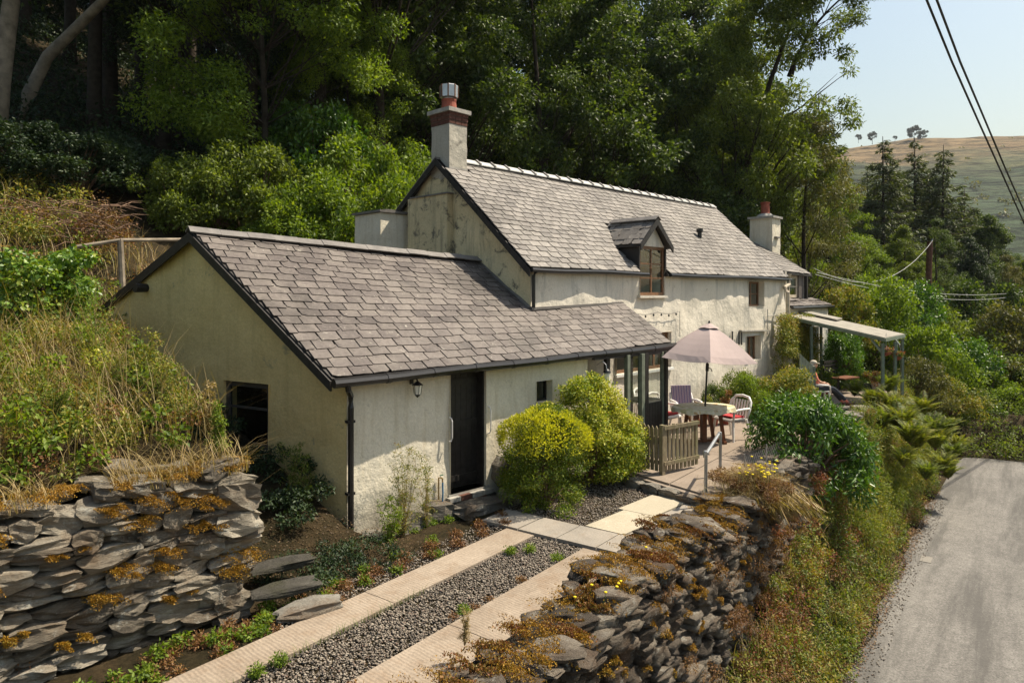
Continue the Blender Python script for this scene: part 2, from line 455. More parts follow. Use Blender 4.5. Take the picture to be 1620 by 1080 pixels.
leafmat('leaf_forest', [(0.014, 0.028, 0.008), (0.038, 0.068, 0.015), (0.085, 0.128, 0.026), (0.175, 0.225, 0.048)], 0.32)
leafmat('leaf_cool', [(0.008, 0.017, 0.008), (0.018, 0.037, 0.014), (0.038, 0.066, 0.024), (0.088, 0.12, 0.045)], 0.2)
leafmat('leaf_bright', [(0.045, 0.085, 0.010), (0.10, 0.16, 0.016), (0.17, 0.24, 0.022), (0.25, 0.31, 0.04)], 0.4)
leafmat('leaf_vivid', [(0.02, 0.055, 0.008), (0.045, 0.11, 0.012), (0.085, 0.175, 0.016), (0.15, 0.25, 0.025)], 0.3, 0.38, 0.5)
leafmat('leaf_ash', [(0.035, 0.06, 0.010), (0.085, 0.12, 0.018), (0.145, 0.19, 0.028), (0.22, 0.26, 0.05)], 0.38)
leafmat('leaf_olive', [(0.04, 0.046, 0.018), (0.09, 0.095, 0.03), (0.14, 0.135, 0.045), (0.22, 0.20, 0.08)], 0.3)
leafmat('leaf_gold', [(0.04, 0.08, 0.010), (0.09, 0.14, 0.014), (0.18, 0.22, 0.02), (0.36, 0.34, 0.035)], 0.3)
leafmat('leaf_goldshrub', [(0.06, 0.11, 0.012), (0.17, 0.23, 0.02), (0.40, 0.40, 0.05), (0.62, 0.56, 0.14)], 0.3)
leafmat('leaf_goldtip', [(0.22, 0.27, 0.02), (0.46, 0.45, 0.03), (0.66, 0.60, 0.05)], 0.3)
leafmat('leaf_mixed', [(0.035, 0.06, 0.012), (0.10, 0.14, 0.018), (0.19, 0.21, 0.032), (0.30, 0.25, 0.05), (0.30, 0.15, 0.045)], 0.3)
leafmat('leaf_ivy', [(0.03, 0.075, 0.010), (0.08, 0.16, 0.016), (0.16, 0.26, 0.028), (0.32, 0.32, 0.04)], 0.25, 0.42, 0.45)
leafmat('leaf_rust', [(0.08, 0.035, 0.018), (0.16, 0.07, 0.028), (0.22, 0.12, 0.045), (0.30, 0.19, 0.08)], 0.25)
leafmat('leaf_litter_brown', [(0.03, 0.02, 0.012), (0.07, 0.042, 0.02), (0.12, 0.075, 0.035), (0.17, 0.12, 0.06)], 0.1)
leafmat('leaf_red', [(0.11, 0.04, 0.025), (0.22, 0.07, 0.04), (0.32, 0.15, 0.08)], 0.3)
leafmat('leaf_larch', [(0.042, 0.060, 0.022), (0.075, 0.10, 0.034), (0.125, 0.15, 0.05)], 0.25)
leafmat('leaf_pine', [(0.030, 0.045, 0.030), (0.045, 0.062, 0.040)], 0.15)
leafmat('leaf_fern', [(0.06, 0.10, 0.014), (0.12, 0.16, 0.022), (0.22, 0.23, 0.035), (0.30, 0.25, 0.05)], 0.35)
leafmat('moss_orange', [(0.12, 0.06, 0.010), (0.30, 0.15, 0.018), (0.42, 0.24, 0.025), (0.24, 0.20, 0.035)], 0.1)
leafmat('sedum', [(0.10, 0.035, 0.02), (0.22, 0.08, 0.03), (0.28, 0.17, 0.05), (0.14, 0.13, 0.03)], 0.15)
leafmat('grass_dry', [(0.18, 0.12, 0.05), (0.28, 0.20, 0.085), (0.40, 0.31, 0.15), (0.17, 0.16, 0.05)], 0.25)
leafmat('grass_green', [(0.06, 0.10, 0.02), (0.10, 0.15, 0.025), (0.22, 0.22, 0.06)], 0.3)
# ------------------------------------------------------------------ object helpers
ORG = {}
def org(o): return ORG.get(o.name, Vector((0, 0, 0))) if o else Vector((0, 0, 0))
def tag(o, label=None, cat=None, group=None, kind=None):
    if label: o['label'] = label
    if cat: o['category'] = cat
    if group: o['group'] = group
    if kind: o['kind'] = kind
    return o
def thing(name, loc, label, cat, group=None, rz=0.0):
    o = bpy.data.objects.new(name, None); COL.objects.link(o)
    o.location = loc; o.rotation_euler.z = rz
    o.empty_display_size = 0.2
    ORG[o.name] = Vector(loc) if rz == 0 else Vector((0, 0, 0))
    return tag(o, label, cat, group)
def link(name, me, parent=None, mat=None):
    o = bpy.data.objects.new(name, me); COL.objects.link(o)
    if mat and not me.materials: me.materials.append(MATS[mat])
    if parent: o.parent = parent
    ORG[o.name] = org(parent)
    return o
def copy_tree(o, parent=None):
    c = o.copy(); COL.objects.link(c)
    if parent: c.parent = parent
    for ch in [x for x in o.children]: copy_tree(ch, c)
    return c
def np_mesh(name, verts, tris=None, quads=None, smooth=False):
    me = bpy.data.meshes.new(name)
    verts = np.asarray(verts, dtype=np.float32)
    nt = 0 if tris is None else len(tris); nq = 0 if quads is None else len(quads)
    me.vertices.add(len(verts)); me.vertices.foreach_set('co', verts.ravel())
    idx = []; st = []; tot = []
    if nt:
        idx.append(np.asarray(tris, dtype=np.int32).ravel()); tot.append(np.full(nt, 3, np.int32))
    if nq:
        idx.append(np.asarray(quads, dtype=np.int32).ravel()); tot.append(np.full(nq, 4, np.int32))
    idx = np.concatenate(idx); tot = np.concatenate(tot); st = np.concatenate([[0], np.cumsum(tot)[:-1]]).astype(np.int32)
    me.loops.add(len(idx)); me.loops.foreach_set('vertex_index', idx)
    me.polygons.add(len(tot)); me.polygons.foreach_set('loop_start', st); me.polygons.foreach_set('loop_total', tot)
    if smooth: me.polygons.foreach_set('use_smooth', np.ones(len(tot), dtype=bool))
    me.update(calc_edges=True); me.validate()
    return me

class MB:
    def __init__(s): s.v = []; s.f = []
    def add(s, vs, fs):
        b = len(s.v); s.v += [tuple(x) for x in vs]; s.f += [tuple(b + i for i in f) for f in fs]; return s
    def box(s, o, a, b, c):
        """corner o, three edge vectors"""
        o, a, b, c = Vector(o), Vector(a), Vector(b), Vector(c)
        vs = [o, o + a, o + a + b, o + b, o + c, o + a + c, o + a + b + c, o + b + c]
        fs = [(0, 3, 2, 1), (4, 5, 6, 7), (0, 1, 5, 4), (1, 2, 6, 5), (2, 3, 7, 6), (3, 0, 4, 7)]
        if a.cross(b).dot(c) < 0: fs = [f[::-1] for f in fs]
        return s.add(vs, fs)
    def bar(s, p, q, w, h, up=UP):
        """bar from p to q, w across, h along up"""
        p, q = Vector(p), Vector(q); d = q - p
        side = d.cross(Vector(up))
        if side.length < 1e-6: side = d.cross(Vector((1, 0, 0)))
        side.normalize(); u2 = side.cross(d).normalized()
        return s.box(p - side * w / 2 - u2 * h / 2, d, side * w, u2 * h)
    def tube(s, pts, rads, n=6, caps=True):
        pts = [Vector(p) for p in pts]
        if not hasattr(rads, '__len__'): rads = [rads] * len(pts)
        b = len(s.v)
        ref = Vector((0.13, 0.21, 0.97))
        for i, p in enumerate(pts):
            d = (pts[min(i + 1, len(pts) - 1)] - pts[max(i - 1, 0)]).normalized()
            r = ref if abs(d.dot(ref)) < 0.95 else Vector((1, 0, 0.1))
            a = d.cross(r).normalized(); c = a.cross(d)
            for k in range(n):
                th = 2 * PI * k / n
                s.v.append(tuple(p + (a * math.cos(th) + c * math.sin(th)) * rads[i]))
        for i in range(len(pts) - 1):
            for k in range(n):
                k2 = (k + 1) % n
                s.f.append((b + i * n + k, b + i * n + k2, b + (i + 1) * n + k2, b + (i + 1) * n + k))
        if caps:
            s.f.append(tuple(b + k for k in range(n - 1, -1, -1)))
            e = b + (len(pts) - 1) * n
            s.f.append(tuple(e + k for k in range(n)))
        return s
    def lathe(s, c, prof, n=16):
        """prof: (radius, z) list"""
        b = len(s.v); c = Vector(c)
        for r, z in prof:
            for k in range(n):
                th = 2 * PI * k / n
                s.v.append((c.x + r * math.cos(th), c.y + r * math.sin(th), c.z + z))
        for i in range(len(prof) - 1):
            for k in range(n):
                k2 = (k + 1) % n
                s.f.append((b + i * n + k, b + i * n + k2, b + (i + 1) * n + k2, b + (i + 1) * n + k))
        s.f.append(tuple(b + k for k in range(n - 1, -1, -1)))
        e = b + (len(prof) - 1) * n
        s.f.append(tuple(e + k for k in range(n)))
        return s
    def prism(s, poly, ext):
        """closed polygon (3d points) pushed along ext"""
        n = len(poly); ext = Vector(ext); poly = [Vector(p) for p in poly]
        nrm = Vector((0, 0, 0))
        for i in range(n): nrm += poly[i].cross(poly[(i + 1) % n])
        if nrm.dot(ext) < 0: poly = poly[::-1]
        vs = poly + [p + ext for p in poly]
        fs = [tuple(range(n - 1, -1, -1)), tuple(range(n, 2 * n))]
        fs += [(i, (i + 1) % n, n + (i + 1) % n, n + i) for i in range(n)]
        return s.add(vs, fs)
    def mesh(s, name, off=Vector((0, 0, 0)), smooth=False):
        me = bpy.data.meshes.new(name)
        me.from_pydata([(x - off.x, y - off.y, z - off.z) for x, y, z in s.v], [], s.f)
        if smooth:
            me.polygons.foreach_set('use_smooth', np.ones(len(me.polygons), dtype=bool))
        me.update(); return me
    def build(s, name, mat, parent=None, smooth=False):
        return link(name, s.mesh(name, org(parent), smooth), parent, mat)

# ------------------------------------------------------------------ leaves
def unit(a): return a / np.maximum(np.linalg.norm(a, axis=1, keepdims=True), 1e-9)
def leaf_arrays(Pn, D, Nn, L, W, fold=0.12):
    n = len(Pn); D = unit(D); S = unit(np.cross(D, Nn)); Nn = np.cross(S, D)
    L = np.broadcast_to(np.asarray(L, float).reshape(-1, 1), (n, 1)); W = np.broadcast_to(np.asarray(W, float).reshape(-1, 1), (n, 1))
    v = np.empty((n, 4, 3)); mid = Pn + D * L * 0.42
    v[:, 0] = Pn; v[:, 1] = mid + S * W * 0.5 + Nn * W * fold; v[:, 2] = Pn + D * L - Nn * L * 0.12; v[:, 3] = mid - S * W * 0.5 + Nn * W * fold
    b = (np.arange(n) * 4)[:, None]
    t = np.concatenate([b + np.array([[0, 1, 2]]), b + np.array([[0, 2, 3]])], axis=0)
    return v.reshape(-1, 3), t
def join_arrays(parts):
    vs, ts, b = [], [], 0
    for v, t in parts:
        vs.append(v); ts.append(t + b); b += len(v)
    return np.concatenate(vs), np.concatenate(ts)
def cloud(rng, C, R, cnt, size, droop=0.0, aspect=0.55, shell=0.55, flat=0.7, upn=0.6, jit=0.3):
    """leaves through clumps: C centres (k,3), R radii (k,), cnt leaves in all"""
    C = np.asarray(C, float); R = np.asarray(R, float)
    w = R ** 2.2; w = w / w.sum()
    k = rng.choice(len(C), size=cnt, p=w)
    d = unit(rng.normal(size=(cnt, 3)))
    r = shell + (1 - shell) * rng.random(cnt) ** 0.6
    r = r * (rng.random(cnt) ** 0.25)
    sc = np.array([1, 1, flat])
    Pn = C[k] + d * (R[k] * r)[:, None] * sc
    D = d * 0.7 + rng.normal(size=(cnt, 3)) * 0.6; D[:, 2] -= droop
    N = d * (1 - upn) + np.array([0, 0, upn]) + rng.normal(size=(cnt, 3)) * 0.45
    L = size * (1 + jit * (rng.random(cnt) * 2 - 1))
    return leaf_arrays(Pn, D, N, L, L * aspect)
def blades(rng, Pn, h, w=0.012, lean=0.5, seg=3):
    n = len(Pn); h = h * (0.5 + rng.random(n)); a = rng.random(n) * 2 * PI
    d = np.stack([np.cos(a), np.sin(a), np.zeros(n)], 1); s = np.stack([-np.sin(a), np.cos(a), np.zeros(n)], 1)
    ln = lean * (0.3 + rng.random(n))
    V = np.empty((n, seg * 2 + 1, 3))
    for i in range(seg + 1):
        q = i / seg
        c = Pn + np.stack([np.zeros(n), np.zeros(n), h * q * (1 - 0.35 * ln * q)], 1) + d * (h * ln * q * q)[:, None]
        if i < seg:
            V[:, 2 * i] = c + s * w * (1 - 0.6 * q) / 2; V[:, 2 * i + 1] = c - s * w * (1 - 0.6 * q) / 2
        else: V[:, 2 * seg] = c
    b = (np.arange(n) * (2 * seg + 1))[:, None]; T = []
    for i in range(seg - 1):
        T += [b + np.array([[2 * i, 2 * i + 1, 2 * i + 3]]), b + np.array([[2 * i, 2 * i + 3, 2 * i + 2]])]
    T.append(b + np.array([[2 * seg - 2, 2 * seg - 1, 2 * seg]]))
    return V.reshape(-1, 3), np.concatenate(T)

# ------------------------------------------------------------------ slates
rs = random.Random(11)
def slate_variants(mat):
    out = []
    for k in range(7):
        n = 5; top = [(-0.5, 1), (0.5, 1)]
        bot = [(0.5 - i / (n - 1), 0.035 * (rs.random() - 0.5) * (1.0 if 0 < i < n - 1 else 1.6)) for i in range(n)]
        if k in (2, 5): bot[0] = (0.47, 0.10)
        if k == 4: bot[-1] = (-0.46, 0.12)
        poly = top + bot
        vs = [(x, y, 0) for x, y in poly] + [(x * 0.99, y + (0.006 if y < .5 else 0), 1) for x, y in poly]
        m = len(poly)
        fs = [tuple(range(m)), tuple(range(2 * m - 1, m - 1, -1))] + [(i, m + i, m + (i + 1) % m, (i + 1) % m) for i in range(m)]
        me = bpy.data.meshes.new('slate'); me.from_pydata(vs, [], fs); me.materials.append(MATS[mat]); me.update()
        bm = bmesh.new(); bm.from_mesh(me); bmesh.ops.recalc_face_normals(bm, faces=bm.faces); bm.to_mesh(me); bm.free()
        out.append(me)
    return out
SLATES = {m: slate_variants(m) for m in ('slate_main', 'slate_outer')}
CAM = Vector((0, 0, 3))
def lay_slates(parent, A, B, R, Q, rows, wd, mat, keep=lambda p: True, limit=300, th=0.012, off=0.0, sag=0.0, split=True):
    """slates on the patch A-B (eave) R-Q (ridge)"""
    A, B, R, Q = map(Vector, (A, B, R, Q))
    if (B - A).cross(R - A).z < 0: A, B, R, Q = B, A, Q, R
    def pos(s, r):
        p = A.lerp(B, s).lerp(R.lerp(Q, s), r)
        p.z += -sag * math.sin(PI * s) * (0.5 + r * 0.5) + 0.014 * mnoise.noise(Vector((s * 9, r * 6, 1)))
        return p
    items = []
    L = (R - A).length
    for i in range(rows):
        r0 = i / rows
        ex = L / rows
        ln = (pos(0, r0) - pos(1, r0)).length
        n = max(2, round(ln / wd))
        x = -0.5 * (i % 2) + rs.uniform(-.08, .08)
        while x < n:
            w = 1.0 + rs.uniform(-.10, .10)
            s0, s1 = max(0, x / n), min(1, (x + w) / n)
            x += w
            if s1 - s0 < 0.25 / n: continue
            sm = (s0 + s1) / 2
            p = pos(sm, r0); pu = pos(sm, min(1, r0 + 0.05)) - p; pa = pos(s1, r0) - pos(s0, r0)
            if not keep(p + pu.normalized() * ex * 0.5): continue
            ax = pa.normalized(); ay = (pu - ax * pu.dot(ax)).normalized(); az = ax.cross(ay)
            if az.z < 0: az = -az
            tilt = Matrix.Rotation(-(th * 1.05) / ex + rs.uniform(-.006, .006), 3, ax)
            ay = tilt @ ay; az = ax.cross(ay)
            rot = Matrix.Rotation(rs.uniform(-.014, .014), 3, az); ax = rot @ ax; ay = rot @ ay
            sl = ex * 1.5 if r0 + 1.5 / rows <= 1.02 else max(ex * 0.9, L * (1.02 - r0))
            thk = th * rs.uniform(.85, 1.2)
            p = p + az * (off + th * 1.1 + rs.uniform(0, .002)) - ay * (rs.uniform(-.012, .012))
            items.append(((p - CAM).length, p, ax * (pa.length - 0.017), ay * sl, az * thk, rs.randrange(7)))
    items.sort(key=lambda q: q[0])
    out = 0
    for _, p, X, Y, Z, k in items[:limit]:
        o = link('slate', SLATES[mat][k], parent)
        m = Matrix((X, Y, Z)).transposed().to_4x4(); m.translation = p - org(parent)
        q = m.to_3x3(); s = Vector((X.length, Y.length, Z.length))
        rotm = Matrix((X.normalized(), Y.normalized(), Z.normalized())).transposed()
        o.location = p - org(parent); o.rotation_euler = rotm.to_euler(); o.scale = s
        out += 1
    rest = items[limit:]
    if rest:
        mb = MB(); off_ = org(parent)
        for _, p, X, Y, Z, k in rest:
            me = SLATES[mat][k]
            mb.add([p + X * v.co.x + Y * v.co.y + Z * v.co.z for v in me.vertices], [tuple(f.vertices) for f in me.polygons])
        o = mb.build('slates', mat, parent); tag(o, kind='stuff')
    return items

# ------------------------------------------------------------------ walls with openings
def wall_panel(parent, name, O, u, n, t0, t1, z0, top, openings, mat, step=0.13, amp=0.018, depth=0.22):
    ts = set([t0, t1]); zs = set([z0])
    zt = max(top(t0 + (t1 - t0) * i / 60) for i in range(61))
    zs.add(zt)
    for a, b, c, d in openings: ts |= {a, b}; zs |= {c, d}
    def fill(vals, st):
        vals = sorted(vals); out = [vals[0]]
        for a, b in zip(vals, vals[1:]):
            if b - a < 1e-5: continue
            k = max(1, round((b - a) / st)); out += [a + (b - a) * (i + 1) / k for i in range(k)]
        return out
    T = fill(ts, step); Z = fill(zs, step)
    O = Vector(O); vs = []; fs = []; idx = {}
    def vert(i, j):
        if (i, j) in idx: return idx[(i, j)]
        t, z = T[i], min(Z[j], top(T[i]))
        p = O + u * t + Vector((0, 0, z))
        edge = min(abs(t - t0), abs(t - t1)) < 1e-4
        k = mnoise.noise(p * 1.6) * amp * 1.4 + mnoise.noise(p * 5) * amp * 0.5
        if edge: k *= 0.3
        p = p + n * k
        idx[(i, j)] = len(vs); vs.append(tuple(p)); return idx[(i, j)]
    for i in range(len(T) - 1):
        for j in range(len(Z) - 1):
            tm, zm = (T[i] + T[i + 1]) / 2, (Z[j] + Z[j + 1]) / 2
            if Z[j] >= max(top(T[i]), top(T[i + 1])) - 1e-4: continue
            if any(a < tm < b and c < zm < d for a, b, c, d in openings): continue
            fs.append((vert(i, j), vert(i + 1, j), vert(i + 1, j + 1), vert(i, j + 1)))
    mb = MB(); mb.v = vs; mb.f = fs
    for a, b, c, d in openings:
        q = lambda t, z, k: O + u * t + Vector((0, 0, z)) + n * k
        for (ta, za), (tb, zb) in (((a, c), (b, c)), ((b, c), (b, d)), ((b, d), (a, d)), ((a, d), (a, c))):
            mb.add([q(ta, za, 0.02), q(tb, zb, 0.02), q(tb, zb, -depth), q(ta, za, -depth)], [(0, 1, 2, 3)])
    o = mb.build(name, mat, parent, smooth=False)
    # smooth but keep the reveals crisp
    fl = np.zeros(len(o.data.polygons), dtype=bool); fl[:len(fs)] = True
    o.data.polygons.foreach_set('use_smooth', fl)
    return o

def window(parent, O, u, n, t0, t1, z0, z1, cols, rows, mat, fw=0.055, bar=0.028, rec=0.10, sill=None, rowpos=None):
    """a frame part with pane, glazing_bar and sill sub-parts"""
    O = Vector(O); q = lambda t, z, k: O + u * t + Vector((0, 0, z)) - n * k
    d = 0.05
    mb = MB()
    mb.box(q(t0, z0, rec + d), u * fw, n * d, UP * (z1 - z0)); mb.box(q(t1 - fw, z0, rec + d), u * fw, n * d, UP * (z1 - z0))
    mb.box(q(t0 + fw, z0, rec + d), u * (t1 - t0 - 2 * fw), n * d, UP * fw); mb.box(q(t0 + fw, z1 - fw, rec + d), u * (t1 - t0 - 2 * fw), n * d, UP * fw)
    w = mb.build('window', mat, parent)
    xs = [t0 + fw + (t1 - t0 - 2 * fw) * i / cols for i in range(cols + 1)]
    rp = rowpos or [i / rows for i in range(rows + 1)]
    ys = [z0 + fw + (z1 - z0 - 2 * fw) * r for r in rp]
    for x in xs[1:-1]:
        MB().box(q(x - bar, ys[0], rec + d * .85), u * bar * 2, n * d * .7, UP * (ys[-1] - ys[0])).build('mullion', mat, w)
    for i in range(cols):
        a = xs[i] + (bar if i else 0); b = xs[i + 1] - (bar if i < cols - 1 else 0)
        for y in ys[1:-1]:
            MB().box(q(a, y - bar * .6, rec + d * .8), u * (b - a), n * d * .6, UP * bar * 1.2).build('glazing_bar', mat, w)
        for j in range(len(ys) - 1):
            z_a = ys[j] + (bar * .6 if j else 0); z_b = ys[j + 1] - (bar * .6 if j < len(ys) - 2 else 0)
            MB().box(q(a, z_a, rec + d * .55), u * (b - a), n * 0.004, UP * (z_b - z_a)).build('pane', 'window_glass', w)
    if sill:
        MB().box(q(t0 - 0.05, z0 - 0.06, rec + 0.02), u * (t1 - t0 + 0.1), n * (rec + 0.08), UP * 0.055).build('sill', sill, w)
    return w
# ------------------------------------------------------------------ ground
def grid_vals(a, b, dense0, dense1, fine, coarse):
    out = [a]
    while out[-1] < b:
        x = out[-1]
        d = 0 if dense0 <= x <= dense1 else min(abs(x - dense0), abs(x - dense1))
        out.append(x + fine + (coarse - fine) * min(1, d / 40))
    return out
es = grid_vals(-14, 230, 0, 28, 0.45, 6); cs = sorted(set([round(x, 3) for x in grid_vals(-70, 150, -1, 18, 0.45, 6)] + [3.2, 3.3, 6.38, 6.46, 6.92, 6.98, 12.0, 12.8]))
cs = [c for i, c in enumerate(cs) if i == 0 or c - cs[i - 1] > 0.05]
tv = []; 
for e in es:
    for c in cs:
        p = V2(e, c); tv.append((p.x, p.y, terr(p.x, p.y)))
nc = len(cs)
tq = [(i * nc + j, (i + 1) * nc + j, (i + 1) * nc + j + 1, i * nc + j + 1) for i in range(len(es) - 1) for j in range(nc - 1)]
tq = np.array(tq)
g = link('ground', np_mesh('ground', tv, None, tq, True), None, 'soil_ground')
tag(g, 'sloping garden and woodland ground around the cottage', kind='structure')

# lane
def loft(name, L, R, z, mat, th=0.0, sub=4, label=None):
    vs = []; fs = []; n = sub + 1
    for (e0, c0), (e1, c1) in zip(L, R):
        for k in range(n):
            f = k / sub; p = V2(e0 + (e1 - e0) * f, c0 + (c1 - c0) * f, z); vs.append(tuple(p))
    for i in range(len(L) - 1):
        for k in range(sub):
            fs.append((i * n + k, (i + 1) * n + k, (i + 1) * n + k + 1, i * n + k + 1))
    mb = MB(); mb.add(vs, fs); o = mb.build(name, mat)
    return tag(o, label, kind='structure')
Lr = [(-8, 2.1), (0, 2.08)] + [(e, 2.06 + 0.07 * math.sin(e * 1.9) + 0.05 * math.sin(e * 4.3)) for e in np.arange(1, 22, .6)] + [(22.5, 2.0), (24.5, 1.95), (26.6, 1.9), (27.7, 1.75), (28.0, 1.1), (28.1, -.4), (28.15, -2), (28.2, -4), (28.4, -14)]
Rr = [(-8, -2.5)] * 2 + [(min(e, 21), -2.45) for e in np.arange(1, 22, .6)] + [(21.5, -2.5), (22, -2.6), (22.6, -2.8), (23.1, -3.2), (23.5, -3.7), (23.7, -4.3), (23.9, -5), (24.0, -6.5), (24.2, -14)]
Rr[1] = (0, -2.5)
loft('lane', Lr, Rr, -2.5, 'asphalt_worn', label='worn grey tarmac lane bending out of sight')

# driveway: two concrete strips with gravel between
def slab_ec(name, pts, z0, z1, mat, parent=None, label=None, kind='structure'):
    poly = [V2(e, c, z1) for e, c in pts]
    mb = MB(); mb.prism([Vector((p.x, p.y, z0)) for p in poly], (0, 0, z1 - z0))
    o = mb.build(name, mat, parent)
    if not parent: tag(o, label, kind=kind)
    return o
drive = slab_ec('driveway', [(-4, 3.5), (7.40, 3.5), (7.40, 5.92), (-4, 5.92)], -0.30, -0.19, 'soil_ground', label='driveway with two concrete wheel strips')
def strip(c0, c1, parent):
    joints = [-4, 0.6, 4.9, 7.38]
    for a, b in zip(joints, joints[1:]):
        slab_ec('concrete_strip', [(a + .005, c0), (b - .005, c0), (b - .005, c1), (a + .005, c1)], -0.19, -0.148, 'strip_concrete', parent)
strip(3.72, 4.42, drive); strip(5.17, 5.62, drive)
path = slab_ec('path', [(7.41, 3.5), (10.0, 3.5), (10.9, 7.0), (7.9, 7.0), (7.41, 6.1)], -0.30, -0.175, 'soil_ground', label='gravel and slab path below the patio')
cc = [3.62, 4.28, 4.86, 5.46, 6.08]
for a, b in zip(cc, cc[1:]):
    slab_ec('paving_slab', [(7.42 + (5 - a) * .03, a + .008), (7.42 + (5 - b) * .03, b - .008), (8.02 + (5 - b) * .03, b - .008), (8.02 + (5 - a) * .03, a + .008)], -0.175, -0.135 + rs.uniform(0, .008), 'slab_grey', path)
for k in range(2):
    a = 8.06 + k * .93
    slab_ec('paving_slab', [(a, 4.22), (a + .915, 4.12), (a + .915, 4.70), (a, 4.80)], -0.175, -0.13, 'slab_white', path)
    slab_ec('paving_slab', [(a, 3.70), (a + .915, 3.68), (a + .915, 4.10), (a, 4.20)], -0.175, -0.14, 'slab_grey', path)

patio = slab_ec('patio', [(9.9, 3.3), (24.5, 3.3), (24.5, 9.0), (12.6, 9.0), (11.0, 7.0), (10.0, 4.2)], -0.35, -0.03, 'patio_concrete', label='brown concrete patio in front of the cottage')
def pe(c): return 9.84 + (c - 3.4) * 0.33
rows_ = [3.42, 4.55, 5.7, 6.9]
for i in range(len(rows_) - 1):
    a, b = rows_[i], rows_[i + 1]
    e_prev = None
    for j, e in enumerate([0, 1.9, 3.8, 5.6, 7.5, 9.4, 11.6]):
        if e_prev is not None:
            l0 = pe(a) if e_prev == 0 else 10.4 + e_prev + .5 * (i % 2); l1 = pe(b) if e_prev == 0 else 10.4 + e_prev + .5 * (i % 2)
            r_ = 10.4 + e + .5 * (i % 2)
            slab_ec('patio_bay', [(l0 + .008, a + .008), (r_ - .008, a + .008), (r_ - .008, b - .008), (l1 + .008, b - .008)], -0.03, 0.0 + rs.uniform(-.003, .004), 'patio_concrete', patio)
        e_prev = e

# gravel
def gravel(name, area, n, seed, label):
    rng = np.random.default_rng(seed)
    ico = bmesh.new(); bmesh.ops.create_uvsphere(ico, u_segments=4, v_segments=2, radius=1.0); bmesh.ops.triangulate(ico, faces=ico.faces[:])
    bv = np.array([v.co[:] for v in ico.verts]); bf = np.array([[v.index for v in f.verts] for f in ico.faces]); ico.free()
    P_ = area(rng, n); n = len(P_)
    s = 0.5 * (0.012 + 0.017 * rng.random((n, 1, 1))) * np.stack([1 + .5 * rng.random(n), 1 + .3 * rng.random(n), .55 + .3 * rng.random(n)], 1)[:, None, :]
    a = rng.random(n) * 2 * PI; ca, sa = np.cos(a), np.sin(a)
    v = bv[None] * (0.8 + 0.4 * rng.random((n, len(bv), 1))) * s
    x = v[:, :, 0] * ca[:, None] - v[:, :, 1] * sa[:, None]; y = v[:, :, 0] * sa[:, None] + v[:, :, 1] * ca[:, None]
    v = np.stack([x, y, v[:, :, 2]], 2) + P_[:, None, :]
    t = (bf[None] + (np.arange(n) * len(bv))[:, None, None]).reshape(-1, 3)
    o = link(name, np_mesh(name, v.reshape(-1, 3), t, None, False), None, 'gravel_stone')
    tag(o, label, kind='stuff')
def area1(rng, n):
    e = -0.5 + 7.9 * rng.random(n) ** 1.0; c = 4.40 + 0.79 * rng.random(n)
    e = 7.4 - (7.4 + .2) * rng.random(n)
    p = np.stack([0.6 * e - 0.8 * c, 0.8 * e + 0.6 * c, np.full(n, -0.185) + 0.022 * rng.random(n)], 1); return p
def area2(rng, n):
    e = 8.03 + 2.7 * rng.random(n); c = 4.72 + 2.3 * rng.random(n)
    k = (e < 9.84 + (c - 3.4) * 0.33)
    e, c = e[k], c[k]; n = len(e)
    return np.stack([0.6 * e - 0.8 * c, 0.8 * e + 0.6 * c, -0.17 + 0.02 * rng.random(n)], 1)
def area3(rng, n):
    e = 3.8 + 3.6 * rng.random(n); c = 5.6 + 0.45 * rng.random(n) ** 1.5
    return np.stack([0.6 * e - 0.8 * c, 0.8 * e + 0.6 * c, -0.185 + 0.03 * rng.random(n)], 1)
gravel('gravel', area1, 22000, 3, 'loose mixed gravel between the two concrete strips')
gravel('gravel', area2, 10000, 4, 'dark gravel patch between golden shrubs and patio step')
def area4(rng, n):
    e = 1 + 21 * rng.random(n); c = 2.08 - .35 * rng.random(n) ** 2
    return np.stack([0.6 * e - 0.8 * c, 0.8 * e + 0.6 * c, np.full(n, -2.49)], 1)
gravel('grit', area4, 3500, 6, 'loose grit along the verge of the lane')
gravel('gravel', area3, 2500, 5, 'scattered gravel beside the outbuilding wall')

# far moor
def moor():
    nx, ny = 130, 60; vs = []
    for j in range(ny):
        f = j / (ny - 1)
        for i in range(nx):
            x = 95 + 900 * i / (nx - 1)
            d = 150 + 620 * f
            px = x
            crest = 600
            # crest height follows the skyline
            r = x / max(d, 1)
            sky_px = 810 + 1090 * (x / 600.0)
            hz = 238 - 20 * sst(1290, 1480, sky_px) - 3 * sst(1480, 1600, sky_px) + 20 * sst(1640, 2000, sky_px) + 60 * (1 - sst(900, 1290, sky_px))
            top = 3 + (HZ - hz) / F * 600
            k = max(0.0, min(1.0, (d - 170) / 430))
            z = -18 + (top + 18) * (k ** 0.85) if d < 600 else top + (d - 600) * 0.02 - ((d - 600) / 170) ** 2 * 12
            z += mnoise.noise(Vector((x * .012, d * .012, 2))) * 7 * min(1, 2.5 * k) * (1 - sst(500, 600, d) * .85) + mnoise.noise(Vector((x * .05, d * .05, 2))) * 1.6
            vs.append((x, d, z))
    q = np.array([(j * nx + i, j * nx + i + 1, (j + 1) * nx + i + 1, (j + 1) * nx + i) for j in range(ny - 1) for i in range(nx - 1)])
    o = link('hill', np_mesh('hill', vs, None, q, True), None, 'moor_hill'); tag(o, 'distant brown and green moorland hill', kind='structure')
    vf = MB(); vf.box((-130, -50, -22), (1220, 0, 0), (0, 940, 0), (0, 0, 1)); o = vf.build('valley_floor', 'soil_ground'); tag(o, 'valley floor far below the lane', kind='structure')
moor()

